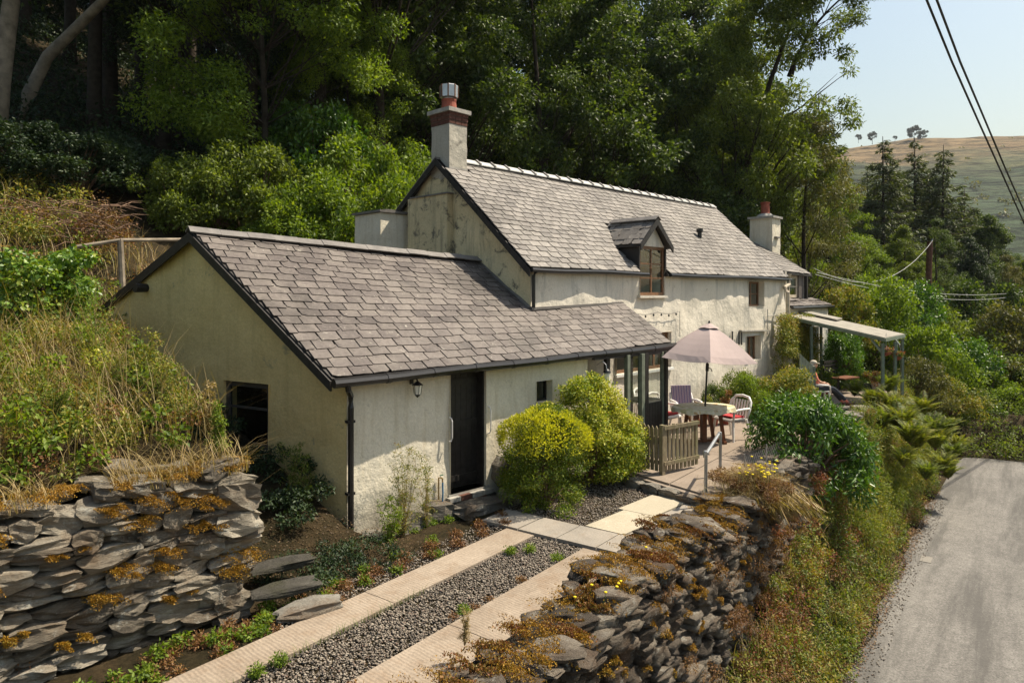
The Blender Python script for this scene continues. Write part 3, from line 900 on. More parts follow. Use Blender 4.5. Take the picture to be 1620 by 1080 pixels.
# ------------------------------------------------------------------ the outbuilding
ob = thing('outbuilding', W0 + Vector((0, 0, -0.4)), 'low cream outbuilding with slate roof, black door and glazed porch end', 'outbuilding')
eA = P(527, 598, 8.80); eB = P(1064, 542, 14.3); rR = P(303, 364, 10.6); rQ = Vector((1.58, 15.83, 3.56)); rEnd = P(757, 410, 14.02)
plane_n = (eB - eA).cross(rR - eA).normalized()
def roofz(x, y): return eA.z - (plane_n.x * (x - eA.x) + plane_n.y * (y - eA.y)) / plane_n.z
def top_front(t):
    p = W0 + WU * t; return roofz(p.x, p.y) - 0.05
def top_gable(s):
    p = W0 + GU * s
    if s < 3.22: return min(roofz(p.x, p.y) - 0.06, 3.93)
    return 3.93 - (s - 3.22) * (3.93 - 2.42) / (6.17 - 3.22)
wall_panel(ob, 'gable_wall', W0, GU, GN, 0, 6.17, -0.75, top_gable, [(1.48, 2.45, 0.75, 1.71)], 'wash_cream', 0.12, 0.026)
window(ob, W0, GU, GN, 1.48, 2.45, 0.75, 1.71, 1, 2, 'dark_frame', fw=0.075, rec=0.03, sill='black_wood', rowpos=[0, .62, 1])
wall_panel(ob, 'front_wall', W0, WU, WN, 0, 4.9, -0.6, top_front, [(1.735, 2.44, 0.0, 1.84), (3.57, 3.95, 1.17, 1.53)], 'wash_outer', 0.12, 0.03, 0.24)
window(ob, W0, WU, WN, 3.57, 3.95, 1.17, 1.53, 1, 1, 'black_wood', fw=0.035, rec=0.12)
# end wall towards the porch, rear and floor
wd_ = -WN
pe0 = W0 + WU * 4.9
wall_panel(ob, 'end_wall', pe0, wd_, WU, 0, 1.2, -0.3, lambda t: roofz(*(pe0 + wd_ * t).xy) - 0.05, [], 'pale_frame', 0.2, 0.004)
MB().box(W0 + GU * 6.17 + Vector((0, 0, -.5)), WU * 5.5, -GN * 0.1, UP * 2.9).build('rear_wall', 'wash_cream', ob)
MB().box(W0 + Vector((0, 0, -0.5)) + WU * .05 - GN * .1, GU * 6.0, WU * 5.4, UP * 0.42).build('floor_slab', 'dark_slot', ob)
# roof deck and slates
def in_house(p):
    q = p - H0; a = q.x * HU.x + q.y * HU.y; b = q.x * HV.x + q.y * HV.y
    return a > 0.03 and b > 0.03
roof = None
deck = MB()
NS = 24
dk = []
for i in range(NS + 1):
    s = i / NS; a = eA.lerp(eB, s); b = rR.lerp(rQ, s)
    hi = 1.0
    for k in range(101):
        p = a.lerp(b, k / 100)
        if in_house(p): hi = max(0, (k - 1) / 100); break
    dk.append((a, a.lerp(b, hi)))
vs = []
for i, (a, b) in enumerate(dk):
    sg_ = .05 * math.sin(PI * i / NS); a = a - UP * (.03 + sg_ * .5); b = b - UP * (.03 + sg_)
    vs += [a, b, a - UP * .06, b - UP * .06]
fs = []
for i in range(NS):
    k = 4 * i; fs += [(k, k + 4, k + 5, k + 1), (k + 2, k + 3, k + 7, k + 6), (k, k + 2, k + 6, k + 4), (k + 1, k + 5, k + 7, k + 3)]
fs += [(0, 1, 3, 2), (4 * NS, 4 * NS + 2, 4 * NS + 3, 4 * NS + 1)]
deck.add(vs, fs)
roof = deck.build('roof', 'dark_slot', ob)
lay_slates(roof, eA - (eB - eA).normalized() * .03, eB, rR - (eB - eA).normalized() * .03, rQ, 19, 0.315, 'slate_outer', keep=lambda p: not in_house(p + (HV * 0.04)), th=0.012, sag=0.05)
# rear slope
rL = P(128, 512, 12.35)
rb = MB(); back_dir = (rEnd - rR)
rb.prism([rR - GN * 0 + UP * .01, rEnd + UP * .01, rEnd + (rL - rR), rL], (0, 0, -0.05))
rb.build('rear_roof', 'slate_outer', ob)
# ridge tiles
d_ = (rEnd - rR); nT = 13
for i in range(nT):
    a = rR + d_ * (i / nT) - d_.normalized() * (0.05 if i == 0 else 0.01); b = rR + d_ * ((i + 1) / nT) - d_.normalized() * .014
    dz = rs.uniform(0, .012); a = a + UP * (0.035 + dz); b = b + UP * (0.035 + dz + rs.uniform(-.008, .008))
    f_ = (eA - rR); f_ = (f_ - d_.normalized() * f_.dot(d_.normalized())).normalized()
    g_ = (rL - rR); g_ = (g_ - d_.normalized() * g_.dot(d_.normalized())).normalized()
    mb = MB()
    for q in (f_, g_):
        mb.prism([a, b, b + q * .17, a + q * .17], q.cross(d_.normalized()).normalized() * (0.022 if q.cross(d_.normalized()).z > 0 else -0.022))
    mb.build('ridge_tile', 'ridge_stone', roof)
# bargeboards
for q0, q1 in ((rR, eA), (rR, rL)):
    q0 = q0 + GN * .02 - UP * .035; q1 = q1 + GN * .02 - UP * .035
    MB().prism([q0, q1, q1 - UP * .13, q0 - UP * .15], GN * 0.035).build('bargeboard', 'black_wood', ob)
    MB().prism([q0 + UP * .03, q1 + UP * .03, q1 - UP * .005, q0 - UP * .005], GN * -0.22).build('verge_soffit', 'black_wood', ob)
pp = W0 + GU * 4.35 + UP * 3.10
MB().tube([pp - GN * .05, pp + GN * .22], [.065, .075], 8).build('purlin_end', 'black_wood', ob)
MB().prism([eA + WN * .04 - UP * .005, eB + WN * .04 - UP * .005, eB - WN * .14 - UP * .01, eA - WN * .14 - UP * .01], (0, 0, -.035)).build('soffit', 'black_wood', ob)
MB().prism([eA + WN * .04 - UP * .01, eB + WN * .04 - UP * .01, eB + WN * .02 - UP * .01, eA + WN * .02 - UP * .01], (0, 0, -.12)).build('fascia', 'black_wood', ob)
# gutter with brackets and downpipe
gd = (eB - eA).normalized(); gp = [eA + gd * (i * (eB - eA).length / 10) + WN * .085 - UP * (.06 + .008 * math.sin(i * 1.7)) for i in range(11)]
MB().tube([gp[0] - gd * .04] + gp[1:], .06, 8).build('gutter', 'black_plastic', ob)
for i in range(1, 10):
    MB().tube([gp[i] - gd * .035, gp[i] + gd * .035], .068, 8).build('gutter_bracket', 'black_plastic', ob)
dp = W0 + WN * .07 + WU * .02
MB().tube([gp[0] + gd * .16, gp[0] + gd * .17 - UP * .10, dp + UP * 1.66, dp + UP * 1.5, dp - UP * .43], .040, 8).build('downpipe', 'black_plastic', ob)
MB().tube([dp - UP * .40, dp - UP * .47 + WN * .09], .045, 8).build('downpipe_shoe', 'galvanised', ob)
for z in (1.3, 0.35): MB().box(dp + Vector((0, 0, z)) - WU * .055 - WN * .06, WU * .11, WN * .085, UP * .035).build('pipe_clip', 'black_plastic', ob)
# door: vertical boards, set back in the wall
do = W0 + WU * 1.735 - WN * .20
door = MB().box(do + UP * .01 - WN * .04, WU * .705, WN * .03, UP * 1.83).build('door', 'black_wood', ob)
for i in range(6):
    MB().box(do + WU * (.03 + i * .108) + UP * .05, WU * .102, WN * .022, UP * 1.74).build('plank', 'black_wood', door)
for z in (0.12, 0.95, 1.6): MB().box(do + WU * .03 + UP * z + WN * .022, WU * .64, WN * .018, UP * .09).build('ledge', 'black_wood', door)
for x in (0.0, .675): MB().box(do + WU * x, WU * .03, WN * .17, UP * 1.83).build('door_jamb', 'black_wood', ob)
def grab(p, nn, name, parent, h=.36):
    MB().tube([p, p + nn * .035 + UP * .01, p + nn * .05 + UP * .06, p + nn * .05 + UP * (h - .06), p + nn * .035 + UP * (h - .01), p + UP * h], .011, 6).build(name, 'white_plastic', parent)
grab(W0 + WU * 1.70 + UP * .80 + WN * .025, (WN + WU * .5).normalized(), 'grab_handle', ob)
grab(W0 + WU * 2.47 + UP * .82 + WN * .025, (WN + WU * .5).normalized(), 'grab_handle', ob, .42)
# brick threshold and step
tx = W0 + WU * 1.70 + WN * -.22
MB().box(tx + Vector((0, 0, -.1)), WU * .80, WN * .24, UP * .10).build('threshold', 'cement', ob)
for i in range(4):
    for j in range(2):
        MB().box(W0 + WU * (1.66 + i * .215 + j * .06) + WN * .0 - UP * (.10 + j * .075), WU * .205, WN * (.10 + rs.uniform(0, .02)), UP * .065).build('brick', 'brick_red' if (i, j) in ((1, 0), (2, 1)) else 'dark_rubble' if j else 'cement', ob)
# porch: dark posts, glazing frame, boarded panel, counter
def porch_post(t, w, mat, off=0.12, z0=0.0, name='post'):
    p = W0 + WU * t + WN * off; zt = roofz(*p.xy) - .09
    return MB().box(p + UP * z0 - WU * w / 2, WU * w, WN * w, UP * (zt - z0)).build(name, mat, ob)
porch_post(5.40, .085, 'black_wood', .0)
porch_post(5.86, .085, 'grey_green_wood')
porch_post(6.30, .10, 'grey_green_wood')
porch_post(6.42, .10, 'black_wood')
porch_post(7.02, .06, 'grey_green_wood')
porch_post(7.10, .09, 'black_wood')
hb = W0 + WU * 4.9 + WN * .13
MB().bar(Vector((hb.x, hb.y, roofz(*hb.xy) - .07)), Vector((*(hb + WU * 2.5).xy, roofz(*(hb + WU * 2.5).xy) - .07)), .07, .11).build('fascia', 'black_wood', ob)
pb = W0 + WU * 6.47 + WN * .14
for i in range(6):
    MB().box(pb + WU * i * .096 + UP * .02, WU * .091, WN * .03, UP * .84).build('board', 'black_wood', ob)
MB().box(pb - WU * .02 + UP * .86, WU * .62, -WN * .55, UP * .035).build('counter', 'pale_frame', ob)
cb = W0 + WU * 5.35 - WN * .25
MB().box(cb + UP * .0, WU * 1.15, -WN * .45, UP * .82).build('cupboard', 'black_wood', ob)
MB().box(cb + UP * .822 + WN * .03 - WU * .03, WU * 1.2, -WN * .52, UP * .03).build('counter', 'cement', ob)
for ta, tb in ((5.91, 6.25), (6.48, 6.98)):
    q_ = W0 + WU * ta + WN * .145; MB().box(q_ + UP * .9, WU * (tb - ta), WN * .005, UP * (roofz(*q_.xy) - 1.06)).build('pane', 'window_glass', ob)
# side post of the porch at the verge
q = W0 + WU * 7.10 - WN * .75
MB().box(q, WU * .07, WN * .07, UP * (roofz(*q.xy) - .08)).build('post', 'black_wood', ob)
MB().prism([eB - UP * .03 + WU * .01, Vector((2.42, 15.08, roofz(2.42, 15.08) - .03)), Vector((2.42, 15.08, roofz(2.42, 15.08) - .12)), eB - UP * .12 + WU * .01], WU * .03).build('bargeboard', 'black_wood', ob)
# lead flashing where the roof meets the cottage
fl = MB()
for a, b in ((rEnd, HS(-.02, .0)), (HS(-.02, -.02), HS(2.95, -.02))):
    a = Vector((a.x, a.y, roofz(a.x, a.y) + .02)); b = Vector((b.x, b.y, roofz(b.x, b.y) + .02))
    fl.bar(a, b, .09, .05)
fl.build('flashing', 'ridge_stone', ob)

# ------------------------------------------------------------------ the cottage
ct = thing('cottage', HS(0, 0, -0.2), 'whitewashed stone cottage with steep slate roof, dormer window and end chimneys', 'cottage')
LEN = 11.85; RS = 2.63; RZ = 5.93
def rz_front(s): return 3.52 + (s + .08) * (RZ - 3.52) / (RS + .08)
def rz_back(s): return RZ - (s - RS) * 0.72
dt0, dt1 = 3.66, 4.72
wall_panel(ct, 'front_wall', H0, HU, -HV, 0, LEN, -0.5, lambda t: 3.55, [(dt0, dt1, 2.97, 3.6), (9.18, 10.2, 2.64, 3.36), (9.05, 9.95, 1.10, 1.80), (2.75, 5.0, 1.25, 2.10)], 'wash_white', 0.13, 0.035, 0.26)
wall_panel(ct, 'gable_wall', H0, HV, -HU, 0, 4.9, -0.5, lambda s: (rz_front(s) - .1) if s < RS else rz_back(s) - .1, [], 'wash_stained', 0.13, 0.04)
MB().box(HS(LEN - .1, 0, -.5), HU * .1, HV * 4.9, UP * 4.2).build('far_gable', 'wash_white', ct)
MB().prism([HS(LEN - .1, 0, 3.4), HS(LEN - .1, 4.9, 3.4), HS(LEN - .1, 4.9, 4.1), HS(LEN - .1, RS, RZ - .12)], HU * .1).build('far_gable', 'wash_white', ct)
MB().box(HS(0.0, 4.8, -.5), HU * LEN, HV * .1, UP * 4.6).build('rear_wall', 'wash_white', ct)
MB().box(HS(0.3, 0.3, 2.35), HU * (LEN - .6), HV * 4.4, UP * .1).build('upper_floor', 'dark_slot', ct)
window(ct, H0, HU, -HV, dt0, dt1, 2.97, 4.10, 2, 3, 'brown_frame', fw=.07, bar=.024, rec=.02, sill='wash_white')
window(ct, H0, HU, -HV, 9.18, 10.2, 2.64, 3.36, 2, 2, 'brown_frame', fw=.06, rec=.16)
window(ct, H0, HU, -HV, 9.05, 9.95, 1.10, 1.80, 3, 1, 'brown_frame', fw=.06, bar=.03, rec=.16)
window(ct, H0, HU, -HV, 2.75, 5.0, 1.25, 2.10, 4, 1, 'brown_frame', fw=.07, bar=.035, rec=.08, sill='white_paint')
for a, b, z0, z1 in ((9.30, 9.55, 2.7, 3.3), (2.9, 3.15, 1.3, 2.05), (3.6, 3.75, 1.3, 2.05), (4.55, 4.85, 1.3, 2.0), (3.75, 3.92, 3.05, 4.0)):
    mb = MB(); n = 8
    vs = []
    for i in range(n + 1):
        for z in (z0, z1): vs.append(HS(a + (b - a) * i / n, .26 + .02 * (-1) ** i, z))
    mb.add(vs, [(2 * i, 2 * i + 2, 2 * i + 3, 2 * i + 1) for i in range(n)]); mb.build('curtain', 'curtain', ct)
# main roof
def hs_front(t, s): return HS(t, s, rz_front(s))
rp = MB()
def deckp(t0, t1, s0, s1):
    rp.prism([hs_front(t0, s0) - UP * .045, hs_front(t1, s0) - UP * .045, hs_front(t1, s1) - UP * .045, hs_front(t0, s1) - UP * .045], (0, 0, -.05))
deckp(-.12, dt0 - .02, -.08, .9); deckp(dt1 + .02, LEN + .0, -.08, .9); deckp(-.12, LEN + .3, .9, RS)
mroof = rp.build('roof', 'dark_slot', ct)
def keep_main(p):
    q = p - H0; a = q.x * HU.x + q.y * HU.y; b = q.x * HV.x + q.y * HV.y
    if dt0 - .06 < a < dt1 + .06 and b < 0.62: return False
    if abs(a - 4.18) < .60 * (1 - (b - .45) / .85) and 0.45 < b < 1.28: return False
    if a < .6 and 2.28 < b < 3.0: return False
    return True
A_ = HS(-.14, -.10, rz_front(-.10)); B_ = HS(LEN + .02, -.10, rz_front(-.10)); R_ = HS(-.14, RS, RZ); Q_ = HS(LEN + .32, RS, RZ + .05)
lay_slates(mroof, A_, B_, R_, Q_, 22, 0.305, 'slate_main', keep=keep_main, th=0.013, sag=0.03)
MB().prism([HS(-.14, RS, RZ), HS(LEN + .3, RS, RZ), HS(LEN + .2, 5.0, rz_back(5.0)), HS(-.14, 5.0, rz_back(5.0))], (0, 0, -.06)).build('rear_roof', 'slate_main', ct)
# pale ridge tiles, each with a raised lip
nT = 25
for i in range(nT):
    t0 = .58 + (LEN - .3) * i / nT; t1 = .58 + (LEN - .3) * (i + 1) / nT - .02
    zr = RZ + .05 * (t0 / LEN) + .045 + rs.uniform(0, .01)
    mb = MB()
    mb.prism([HS(t0, RS, zr), HS(t1, RS, zr), HS(t1, RS - .14, zr - .10), HS(t0, RS - .14, zr - .10)], (0, 0, .022))
    mb.prism([HS(t0, RS, zr), HS(t1, RS, zr), HS(t1, RS + .14, zr - .10), HS(t0, RS + .14, zr - .10)], (0, 0, .022))
    tl = mb.build('ridge_tile', 'ridge_pale', mroof)
    lip = MB(); z2 = zr + .024
    lip.prism([HS(t0, RS, z2), HS(t0 + .05, RS, z2), HS(t0 + .05, RS - .15, z2 - .107), HS(t0, RS - .15, z2 - .107)], (0, 0, .03))
    lip.build('ridge_lip', 'ridge_stone', mroof)
for (s0, s1, fz) in ((-.10, RS, rz_front), (5.0, RS, rz_back)):
    a = HS(-.15, s0, fz(s0) - .03); b = HS(-.15, s1, fz(s1) - .03)
    MB().prism([a, b, b - UP * .15, a - UP * .15], HU * .03).build('bargeboard', 'black_wood', ct)
for ta, tb in ((-.12, dt0 + .02), (dt1 - .02, LEN + .0)):
    MB().prism([HS(ta, -.10, rz_front(-.10) - .03), HS(tb, -.10, rz_front(-.10) - .03), HS(tb, .05, rz_front(-.10) - .03), HS(ta, .05, rz_front(-.10) - .03)], (0, 0, -.05)).build('soffit', 'black_wood', ct)
# gutters
def gutter(t0, t1, z, parent=None):
    pts = [HS(t0 + (t1 - t0) * i / 8, -.12, z - .01 * math.sin(i)) for i in range(9)]
    g_ = MB().tube(pts, .045, 8).build('gutter', 'black_plastic', ct)
gutter(-.1, dt0 + .18, rz_front(-.10) - .05); gutter(dt1 + .06, LEN + .05, rz_front(-.10) - .05)
MB().tube([HS(.02, -.12, 3.42), HS(.03, -.05, 3.35), HS(.03, -.05, 2.75)], .035, 8).build('downpipe', 'black_plastic', ct)
# cream soil pipe at the far end
MB().tube([HS(LEN - .55, -.26, 2.2), HS(LEN - .55, -.26, 3.05), HS(LEN - .45, -.12, 3.2), HS(LEN - .15, -.14, 3.3), HS(LEN - .15, -.16, 3.62)], .06, 10).build('soil_pipe', 'pale_frame', ct)
MB().tube([HS(LEN - .55, -.26, 2.2), HS(LEN - .55, -.2, 1.4)], .055, 8).build('soil_pipe', 'pale_frame', ct)
mb = MB(); mb.tube([HS(10.35, -.05, 2.55), HS(10.35, -.05, 2.2), HS(10.35, -.05, 1.8)], .014, 5); mb.tube([HS(10.35, -.05, 2.35), HS(LEN - .6, -.06, 2.35)], .014, 5); mb.build('waste_pipe', 'cement', ct)
MB().bar(HS(8.6, -.03, 1.98), HS(10.3, -.03, 1.92), .10, .045).build('drip_ledge', 'cement', ct)
for t in (8.05, 8.45, 8.6): MB().box(HS(t, -.05, 1.55 + rs.uniform(-.1, .1)), HU * .06, -HV * .02, UP * .36).build('wall_slat', 'black_wood', ct)
# roof vent pipe
vp = HS(8.5, 1.15, rz_front(1.15))
MB().tube([vp, vp + UP * .16, vp + UP * .18, vp + UP * .27], [.06, .06, .095, .095], 10).build('roof_vent', 'black_plastic', ct)

# dormer
dz = 4.74; dc = 4.18; ez = 4.12; ew = .66; OV = -.13
dorm = MB().prism([HS(dt0 + .02, -.005, 4.10), HS(dt1 - .02, -.005, 4.10), HS(dc, -.005, dz - .08)], HV * .06).build('dormer', 'wash_white', ct)
for sgn in (-1, 1):
    def s_at(z): return (z - 3.52) * (RS + .08) / (RZ - 3.52) - .08
    a = HS(dc + sgn * ew, OV, ez); b = HS(dc + sgn * ew, s_at(ez) + .08, ez); r = HS(dc, OV, dz); q = HS(dc, s_at(dz) + .05, dz)
    MB().prism([a - UP * .02, b - UP * .02, q - UP * .02, r - UP * .02], (0, 0, -.035)).build('dormer_deck', 'black_wood', dorm)
    lay_slates(dorm, a, b, r, q, 5, .30, 'slate_main', th=.009, limit=60)
    # bargeboard
    nrm = Vector((0, 0, 1))
    mb = MB(); mb.prism([HS(dc, OV - .03, dz + .02), HS(dc + sgn * (ew + .03), OV - .03, ez + .0), HS(dc + sgn * (ew + .03), OV - .03, ez - .14), HS(dc, OV - .03, dz - .15)], HV * .035)
    mb.build('bargeboard', 'black_wood', dorm)
    xx = dt0 - .0 if sgn < 0 else dt1
    MB().prism([HS(xx, -.02, 3.42), HS(xx, .72, ez - .06), HS(xx, -.02, ez - .06)], HU * (-.05 if sgn < 0 else .05)).build('dormer_cheek', 'black_wood', dorm)
for i in range(5):
    s0 = OV - .04 + i * .255
    mb = MB()
    for sg in (-1, 1): mb.prism([HS(dc, s0, dz + .05), HS(dc, s0 + .25, dz + .05), HS(dc + sg * .13, s0 + .25, dz - .04), HS(dc + sg * .13, s0, dz - .04)], (0, 0, .02))
    mb.build('ridge_tile', 'ridge_stone', dorm)

# main chimney
def chimney(parent, t0, t1, s0, s1, zb, zt, mat, name='chimney'):
    mb = MB(); nz = 14; vs = []; fs = []
    ring = []
    for j in range(nz + 1):
        z = zb + (zt - zb) * j / nz; row = []
        for (a, b, c, d) in ((t0, s0, t1, s0), (t1, s0, t1, s1), (t1, s1, t0, s1), (t0, s1, t0, s0)):
            for k in range(4):
                f = k / 4; p = HS(a + (c - a) * f, b + (d - b) * f, z); w = mnoise.noise(p * 4) * .018
                p = p + (p - HS((t0 + t1) / 2, (s0 + s1) / 2, z)).normalized() * w; row.append(len(vs)); vs.append(p)
        ring.append(row)
    for j in range(nz):
        for k in range(16): fs.append((ring[j][k], ring[j][(k + 1) % 16], ring[j + 1][(k + 1) % 16], ring[j + 1][k]))
    fs.append(tuple(ring[-1])); mb.add(vs, fs)
    return mb.build(name, mat, parent)
ch = chimney(ct, 0.0, .50, 2.33, 2.92, 4.2, 6.62, 'wash_chimney')
MB().box(HS(-.0, 2.33, 5.66) - HU * .02 + HV * -.02, HU * .53, HV * .02, UP * .05).build('flashing', 'cement', ch)
def brick_band(t0, t1, s0, s1, z0, courses, parent, out0=0.0):
    for j in range(courses):
        o = out0 + .008 * j; z = z0 + j * .085
        MB().box(HS(t0 - o + .012, s0 - o + .012, z), HU * (t1 - t0 + 2 * o - .024), HV * (s1 - s0 + 2 * o - .024), UP * .085).build('mortar_bed', 'mortar', parent)
        sides = [(HS(t0 - o, s0 - o, z), HU, HV, t1 - t0 + 2 * o), (HS(t0 - o, s1 + o, z), HU, -HV, t1 - t0 + 2 * o), (HS(t0 - o, s0 - o + .10, z), HV, HU, s1 - s0 + 2 * o - .2), (HS(t1 + o, s0 - o + .1, z), HV, -HU, s1 - s0 + 2 * o - .2)]
        for p, u, w, L in sides:
            k = 3; bl = L / k; sh = 0
            for i in range(k):
                MB().box(p + u * (i * bl + .006) + UP * .008, u * (bl - .012), w * .10, UP * .070).build('brick', 'brick_red', parent)
brick_band(0.0, .50, 2.33, 2.92, 6.62, 3, ch, .01)
MB().prism([HS(-.07, 2.26, 6.875), HS(.57, 2.26, 6.875), HS(.57, 2.99, 6.875), HS(-.07, 2.99, 6.875)], (0, 0, .085)).build('cap', 'cement', ch)
cc_ = HS(.25, 2.63, 6.95)
MB().lathe(cc_, [(.20, 0), (.175, .05), (.155, .2), (.165, .24), (.165, .27), (.13, .28)], 18).build('chimney_pot', 'terracotta', ch)
cw = MB().lathe(cc_, [(.13, .27), (.13, .30), (.20, .31), (.205, .56), (.20, .565), (.19, .575), (.185, .50)], 8).build('cowl', 'steel', ch)
for k in range(8):
    th = 2 * PI * (k + .0) / 8; p = cc_ + Vector((math.cos(th), math.sin(th), 0)) * .20
    MB().bar(p + UP * .30, p + UP * .575, .03, .02, Vector((math.cos(th), math.sin(th), 0))).build('cowl_rib', 'rust' if False else 'brown_frame', cw)
# weathered stack shoulder on the gable and stub beside it
mb = MB()
mb.prism([HS(-.16, 2.22, -.5), HS(0.02, 2.22, -.5), HS(0.02, 3.55, -.5), HS(-.16, 3.55, -.5)], (0, 0, 5.6)); 
mb.build('stack_shoulder', 'wash_stained', ct)
MB().prism([HS(-.19, 2.19, 5.10), HS(0.0, 2.19, 5.10), HS(0.0, 3.45, 5.10), HS(-.19, 3.45, 5.10)], (0, 0, .03)).build('ledge', 'ridge_stone', ct)
st_ = chimney(ct, -.75, 0.0, 3.75, 4.75, 2.0, 4.78, 'wash_outer', 'stub_chimney')
MB().prism([HS(-.80, 3.70, 4.79), HS(0.0, 3.70, 4.79), HS(0.0, 4.8, 4.79), HS(-.80, 4.8, 4.79)], (0, 0, .05)).build('cap', 'ridge_stone', st_)
MB().box(HS(-.5, 3.9, 4.84), HU * .3, HV * .5, UP * .05).build('loose_slate', 'ridge_stone', st_)

# lower extension at the far end
E0, E1 = LEN, 15.4
wall_panel(ct, 'extension_wall', H0, HU, -HV, E0, E1, -1.0, lambda t: 2.62, [(12.4, 14.5, 0.0, 1.9)], 'wash_white', .16, .04, .26)
MB().box(HS(12.4, .26, 0), HU * 2.1, HV * .05, UP * 1.9).build('dark_opening', 'dark_slot', ct)
mb = MB(); mb.prism([HS(E0 + .05, -.10, 2.62), HS(E1 + .1, -.10, 2.62), HS(E1 + .1, .5, 2.82), HS(E0 + .05, .5, 2.82)], (0, 0, -.05)); mb.build('lower_roof', 'dark_slot', ct)
lr = MB().box(HS(E0, .3, 2.5), HU * .05, HV * .1, UP * .1).build('lower_roof', 'dark_slot', ct)
lay_slates(lr, HS(E0 + .02, -.12, 2.62), HS(E1 + .12, -.12, 2.62), HS(E0 + .02, .5, 2.84), HS(E1 + .12, .5, 2.84), 3, .34, 'slate_outer', limit=100)
MB().tube([HS(E0 + .05, -.16, 2.57), HS(E1 + .1, -.16, 2.57)], .05, 8).build('gutter', 'black_plastic', ct)
uo = H0 + HV * .5
wall_panel(ct, 'slate_hung_wall', uo, HU, -HV, E0 + .25, 14.6, 2.85, lambda t: 3.7, [(12.75, 14.05, 2.88, 3.62)], 'slate_outer', .2, .01, .1)
window(ct, uo, HU, -HV, 12.75, 14.05, 2.88, 3.62, 2, 2, 'pale_frame', fw=.10, rec=.03)
MB().box(HS(E0 + .28, .46, 2.8), HU * .08, HV * .08, UP * .9).build('post', 'black_wood', ct)
MB().box(HS(14.55, .40, 2.75), HU * .1, HV * .1, UP * .92).build('post', 'black_wood', ct)
MB().box(HS(14.52, .5, 2.5), HU * .1, HV * 3.4, UP * 1.2).build('end_wall', 'wash_white', ct)
eA2 = HS(E0 + .1, .40, 3.74); eB2 = HS(15.0, .40, 3.68); rA2 = HS(E0 + .1, 2.5, 5.05); rB2 = HS(15.75, 2.5, 4.85)
MB().prism([eA2 - UP * .02, eB2 - UP * .02, rB2 - UP * .02, rA2 - UP * .02], (0, 0, -.06)).build('extension_roof', 'black_wood', ct)
er = MB().prism([rA2, rB2, HS(15.6, 4.9, 3.3), HS(E0, 4.9, 3.3)], (0, 0, -.05)).build('extension_roof', 'slate_main', ct)
lay_slates(er, eA2, eB2, rA2, rB2, 12, .34, 'slate_main', limit=160)
MB().prism([eB2 + UP * .02, rB2 + UP * .02, rB2 - UP * .14, eB2 - UP * .14], HU * .03).build('bargeboard', 'black_wood', ct)
ch2 = chimney(ct, 15.1, 15.8, 1.85, 2.7, 3.5, 5.78, 'wash_outer')
MB().prism([HS(15.03, 1.78, 5.78), HS(15.87, 1.78, 5.78), HS(15.87, 2.77, 5.78), HS(15.03, 2.77, 5.78)], (0, 0, .08)).build('cap', 'cement', ch2)
MB().lathe(HS(15.45, 2.27, 5.86), [(.36, 0), (.22, .12), (.2, .12)], 10).build('flaunching', 'cement', ch2)
MB().lathe(HS(15.45, 2.27, 5.95), [(.19, 0), (.16, .06), (.15, .38), (.175, .42), (.175, .46), (.12, .47)], 14).build('chimney_pot', 'terracotta', ch2)
MB().box(HS(15.25, 1.75, 5.05), HU * .35, HV * .1, UP * .05).build('ledge', 'ridge_stone', ch2)
# ------------------------------------------------------------------ dry stone walls
def stone_meshes(mat, seed, n=12):
    r = random.Random(seed); out = []
    for k in range(n):
        bm = bmesh.new(); bmesh.ops.create_cube(bm, size=1.0)
        bmesh.ops.subdivide_edges(bm, edges=bm.edges[:], cuts=3 if mat == 'wall_stone' else 2, use_grid_fill=True)
        tl, tr = r.uniform(.35, .95), r.uniform(.35, .95); sk = r.uniform(-.22, .22); of = Vector((r.random() * 9, r.random() * 9, k))
        fl, fr = r.uniform(.5, 1), r.uniform(.5, 1)
        for v in bm.verts:
            x, y, z = v.co
            q = abs(x) * 2; t = (tl if x < 0 else tr)
            z *= 1 - (1 - t) * q ** 1.4 - .10 * q ** 5
            y *= 1 - (1 - (fl if x < 0 else fr)) * q ** 2 * .7
            y += .055 * mnoise.noise(Vector((x * 2.5, y * 1.5, z * 9)) + of * 5) * (1 if mat == 'wall_stone' else .5)
            z += sk * x + .10 * mnoise.noise(v.co * 2.2 + of) + r.uniform(-.035, .035)
            y += .16 * mnoise.noise(v.co * 2.0 + of * 2) + r.uniform(-.04, .04)
            x += .12 * mnoise.noise(v.co * 1.9 + of * 3) + r.uniform(-.03, .03)
            if abs(z) > .38 and q > .8: x *= .9
            v.co = (x, y, z)
        bmesh.ops.recalc_face_normals(bm, faces=bm.faces)
        me = bpy.data.meshes.new('stone'); bm.to_mesh(me); bm.free(); me.materials.append(MATS[mat]); out.append(me)
    return out
STN = {m: stone_meshes(m, i + 5) for i, m in enumerate(('wall_stone', 'wall_stone_warm', 'rubble', 'dark_rubble'))}
def put_stones(parent, items, mat, limit=300, name='stone'):
    items.sort(key=lambda q: q[0]); off = org(parent)
    for _, p, M, k in items[:limit]:
        o = link(name, STN[mat][k % len(STN[mat])], parent)
        T = M.to_4x4(); T.translation = p - off; o.matrix_basis = T
    if items[limit:]:
        vs = []; fs = []; b = 0
        for _, p, M, k in items[limit:]:
            me = STN[mat][k % len(STN[mat])]; n = len(me.vertices)
            co = np.empty(n * 3, np.float32); me.vertices.foreach_get('co', co)
            vs.append(co.reshape(-1, 3) @ np.array(M).T + np.array(p - off)); fs += [tuple(b + i for i in f.vertices) for f in me.polygons]; b += n
        q = np.array(fs); o = link(name + 's', np_mesh(name + 's', np.concatenate(vs), None, q), parent, mat); tag(o, kind='stuff')
def frame_m(x, y, z, rz=0, rx=0, ry=0):
    return None
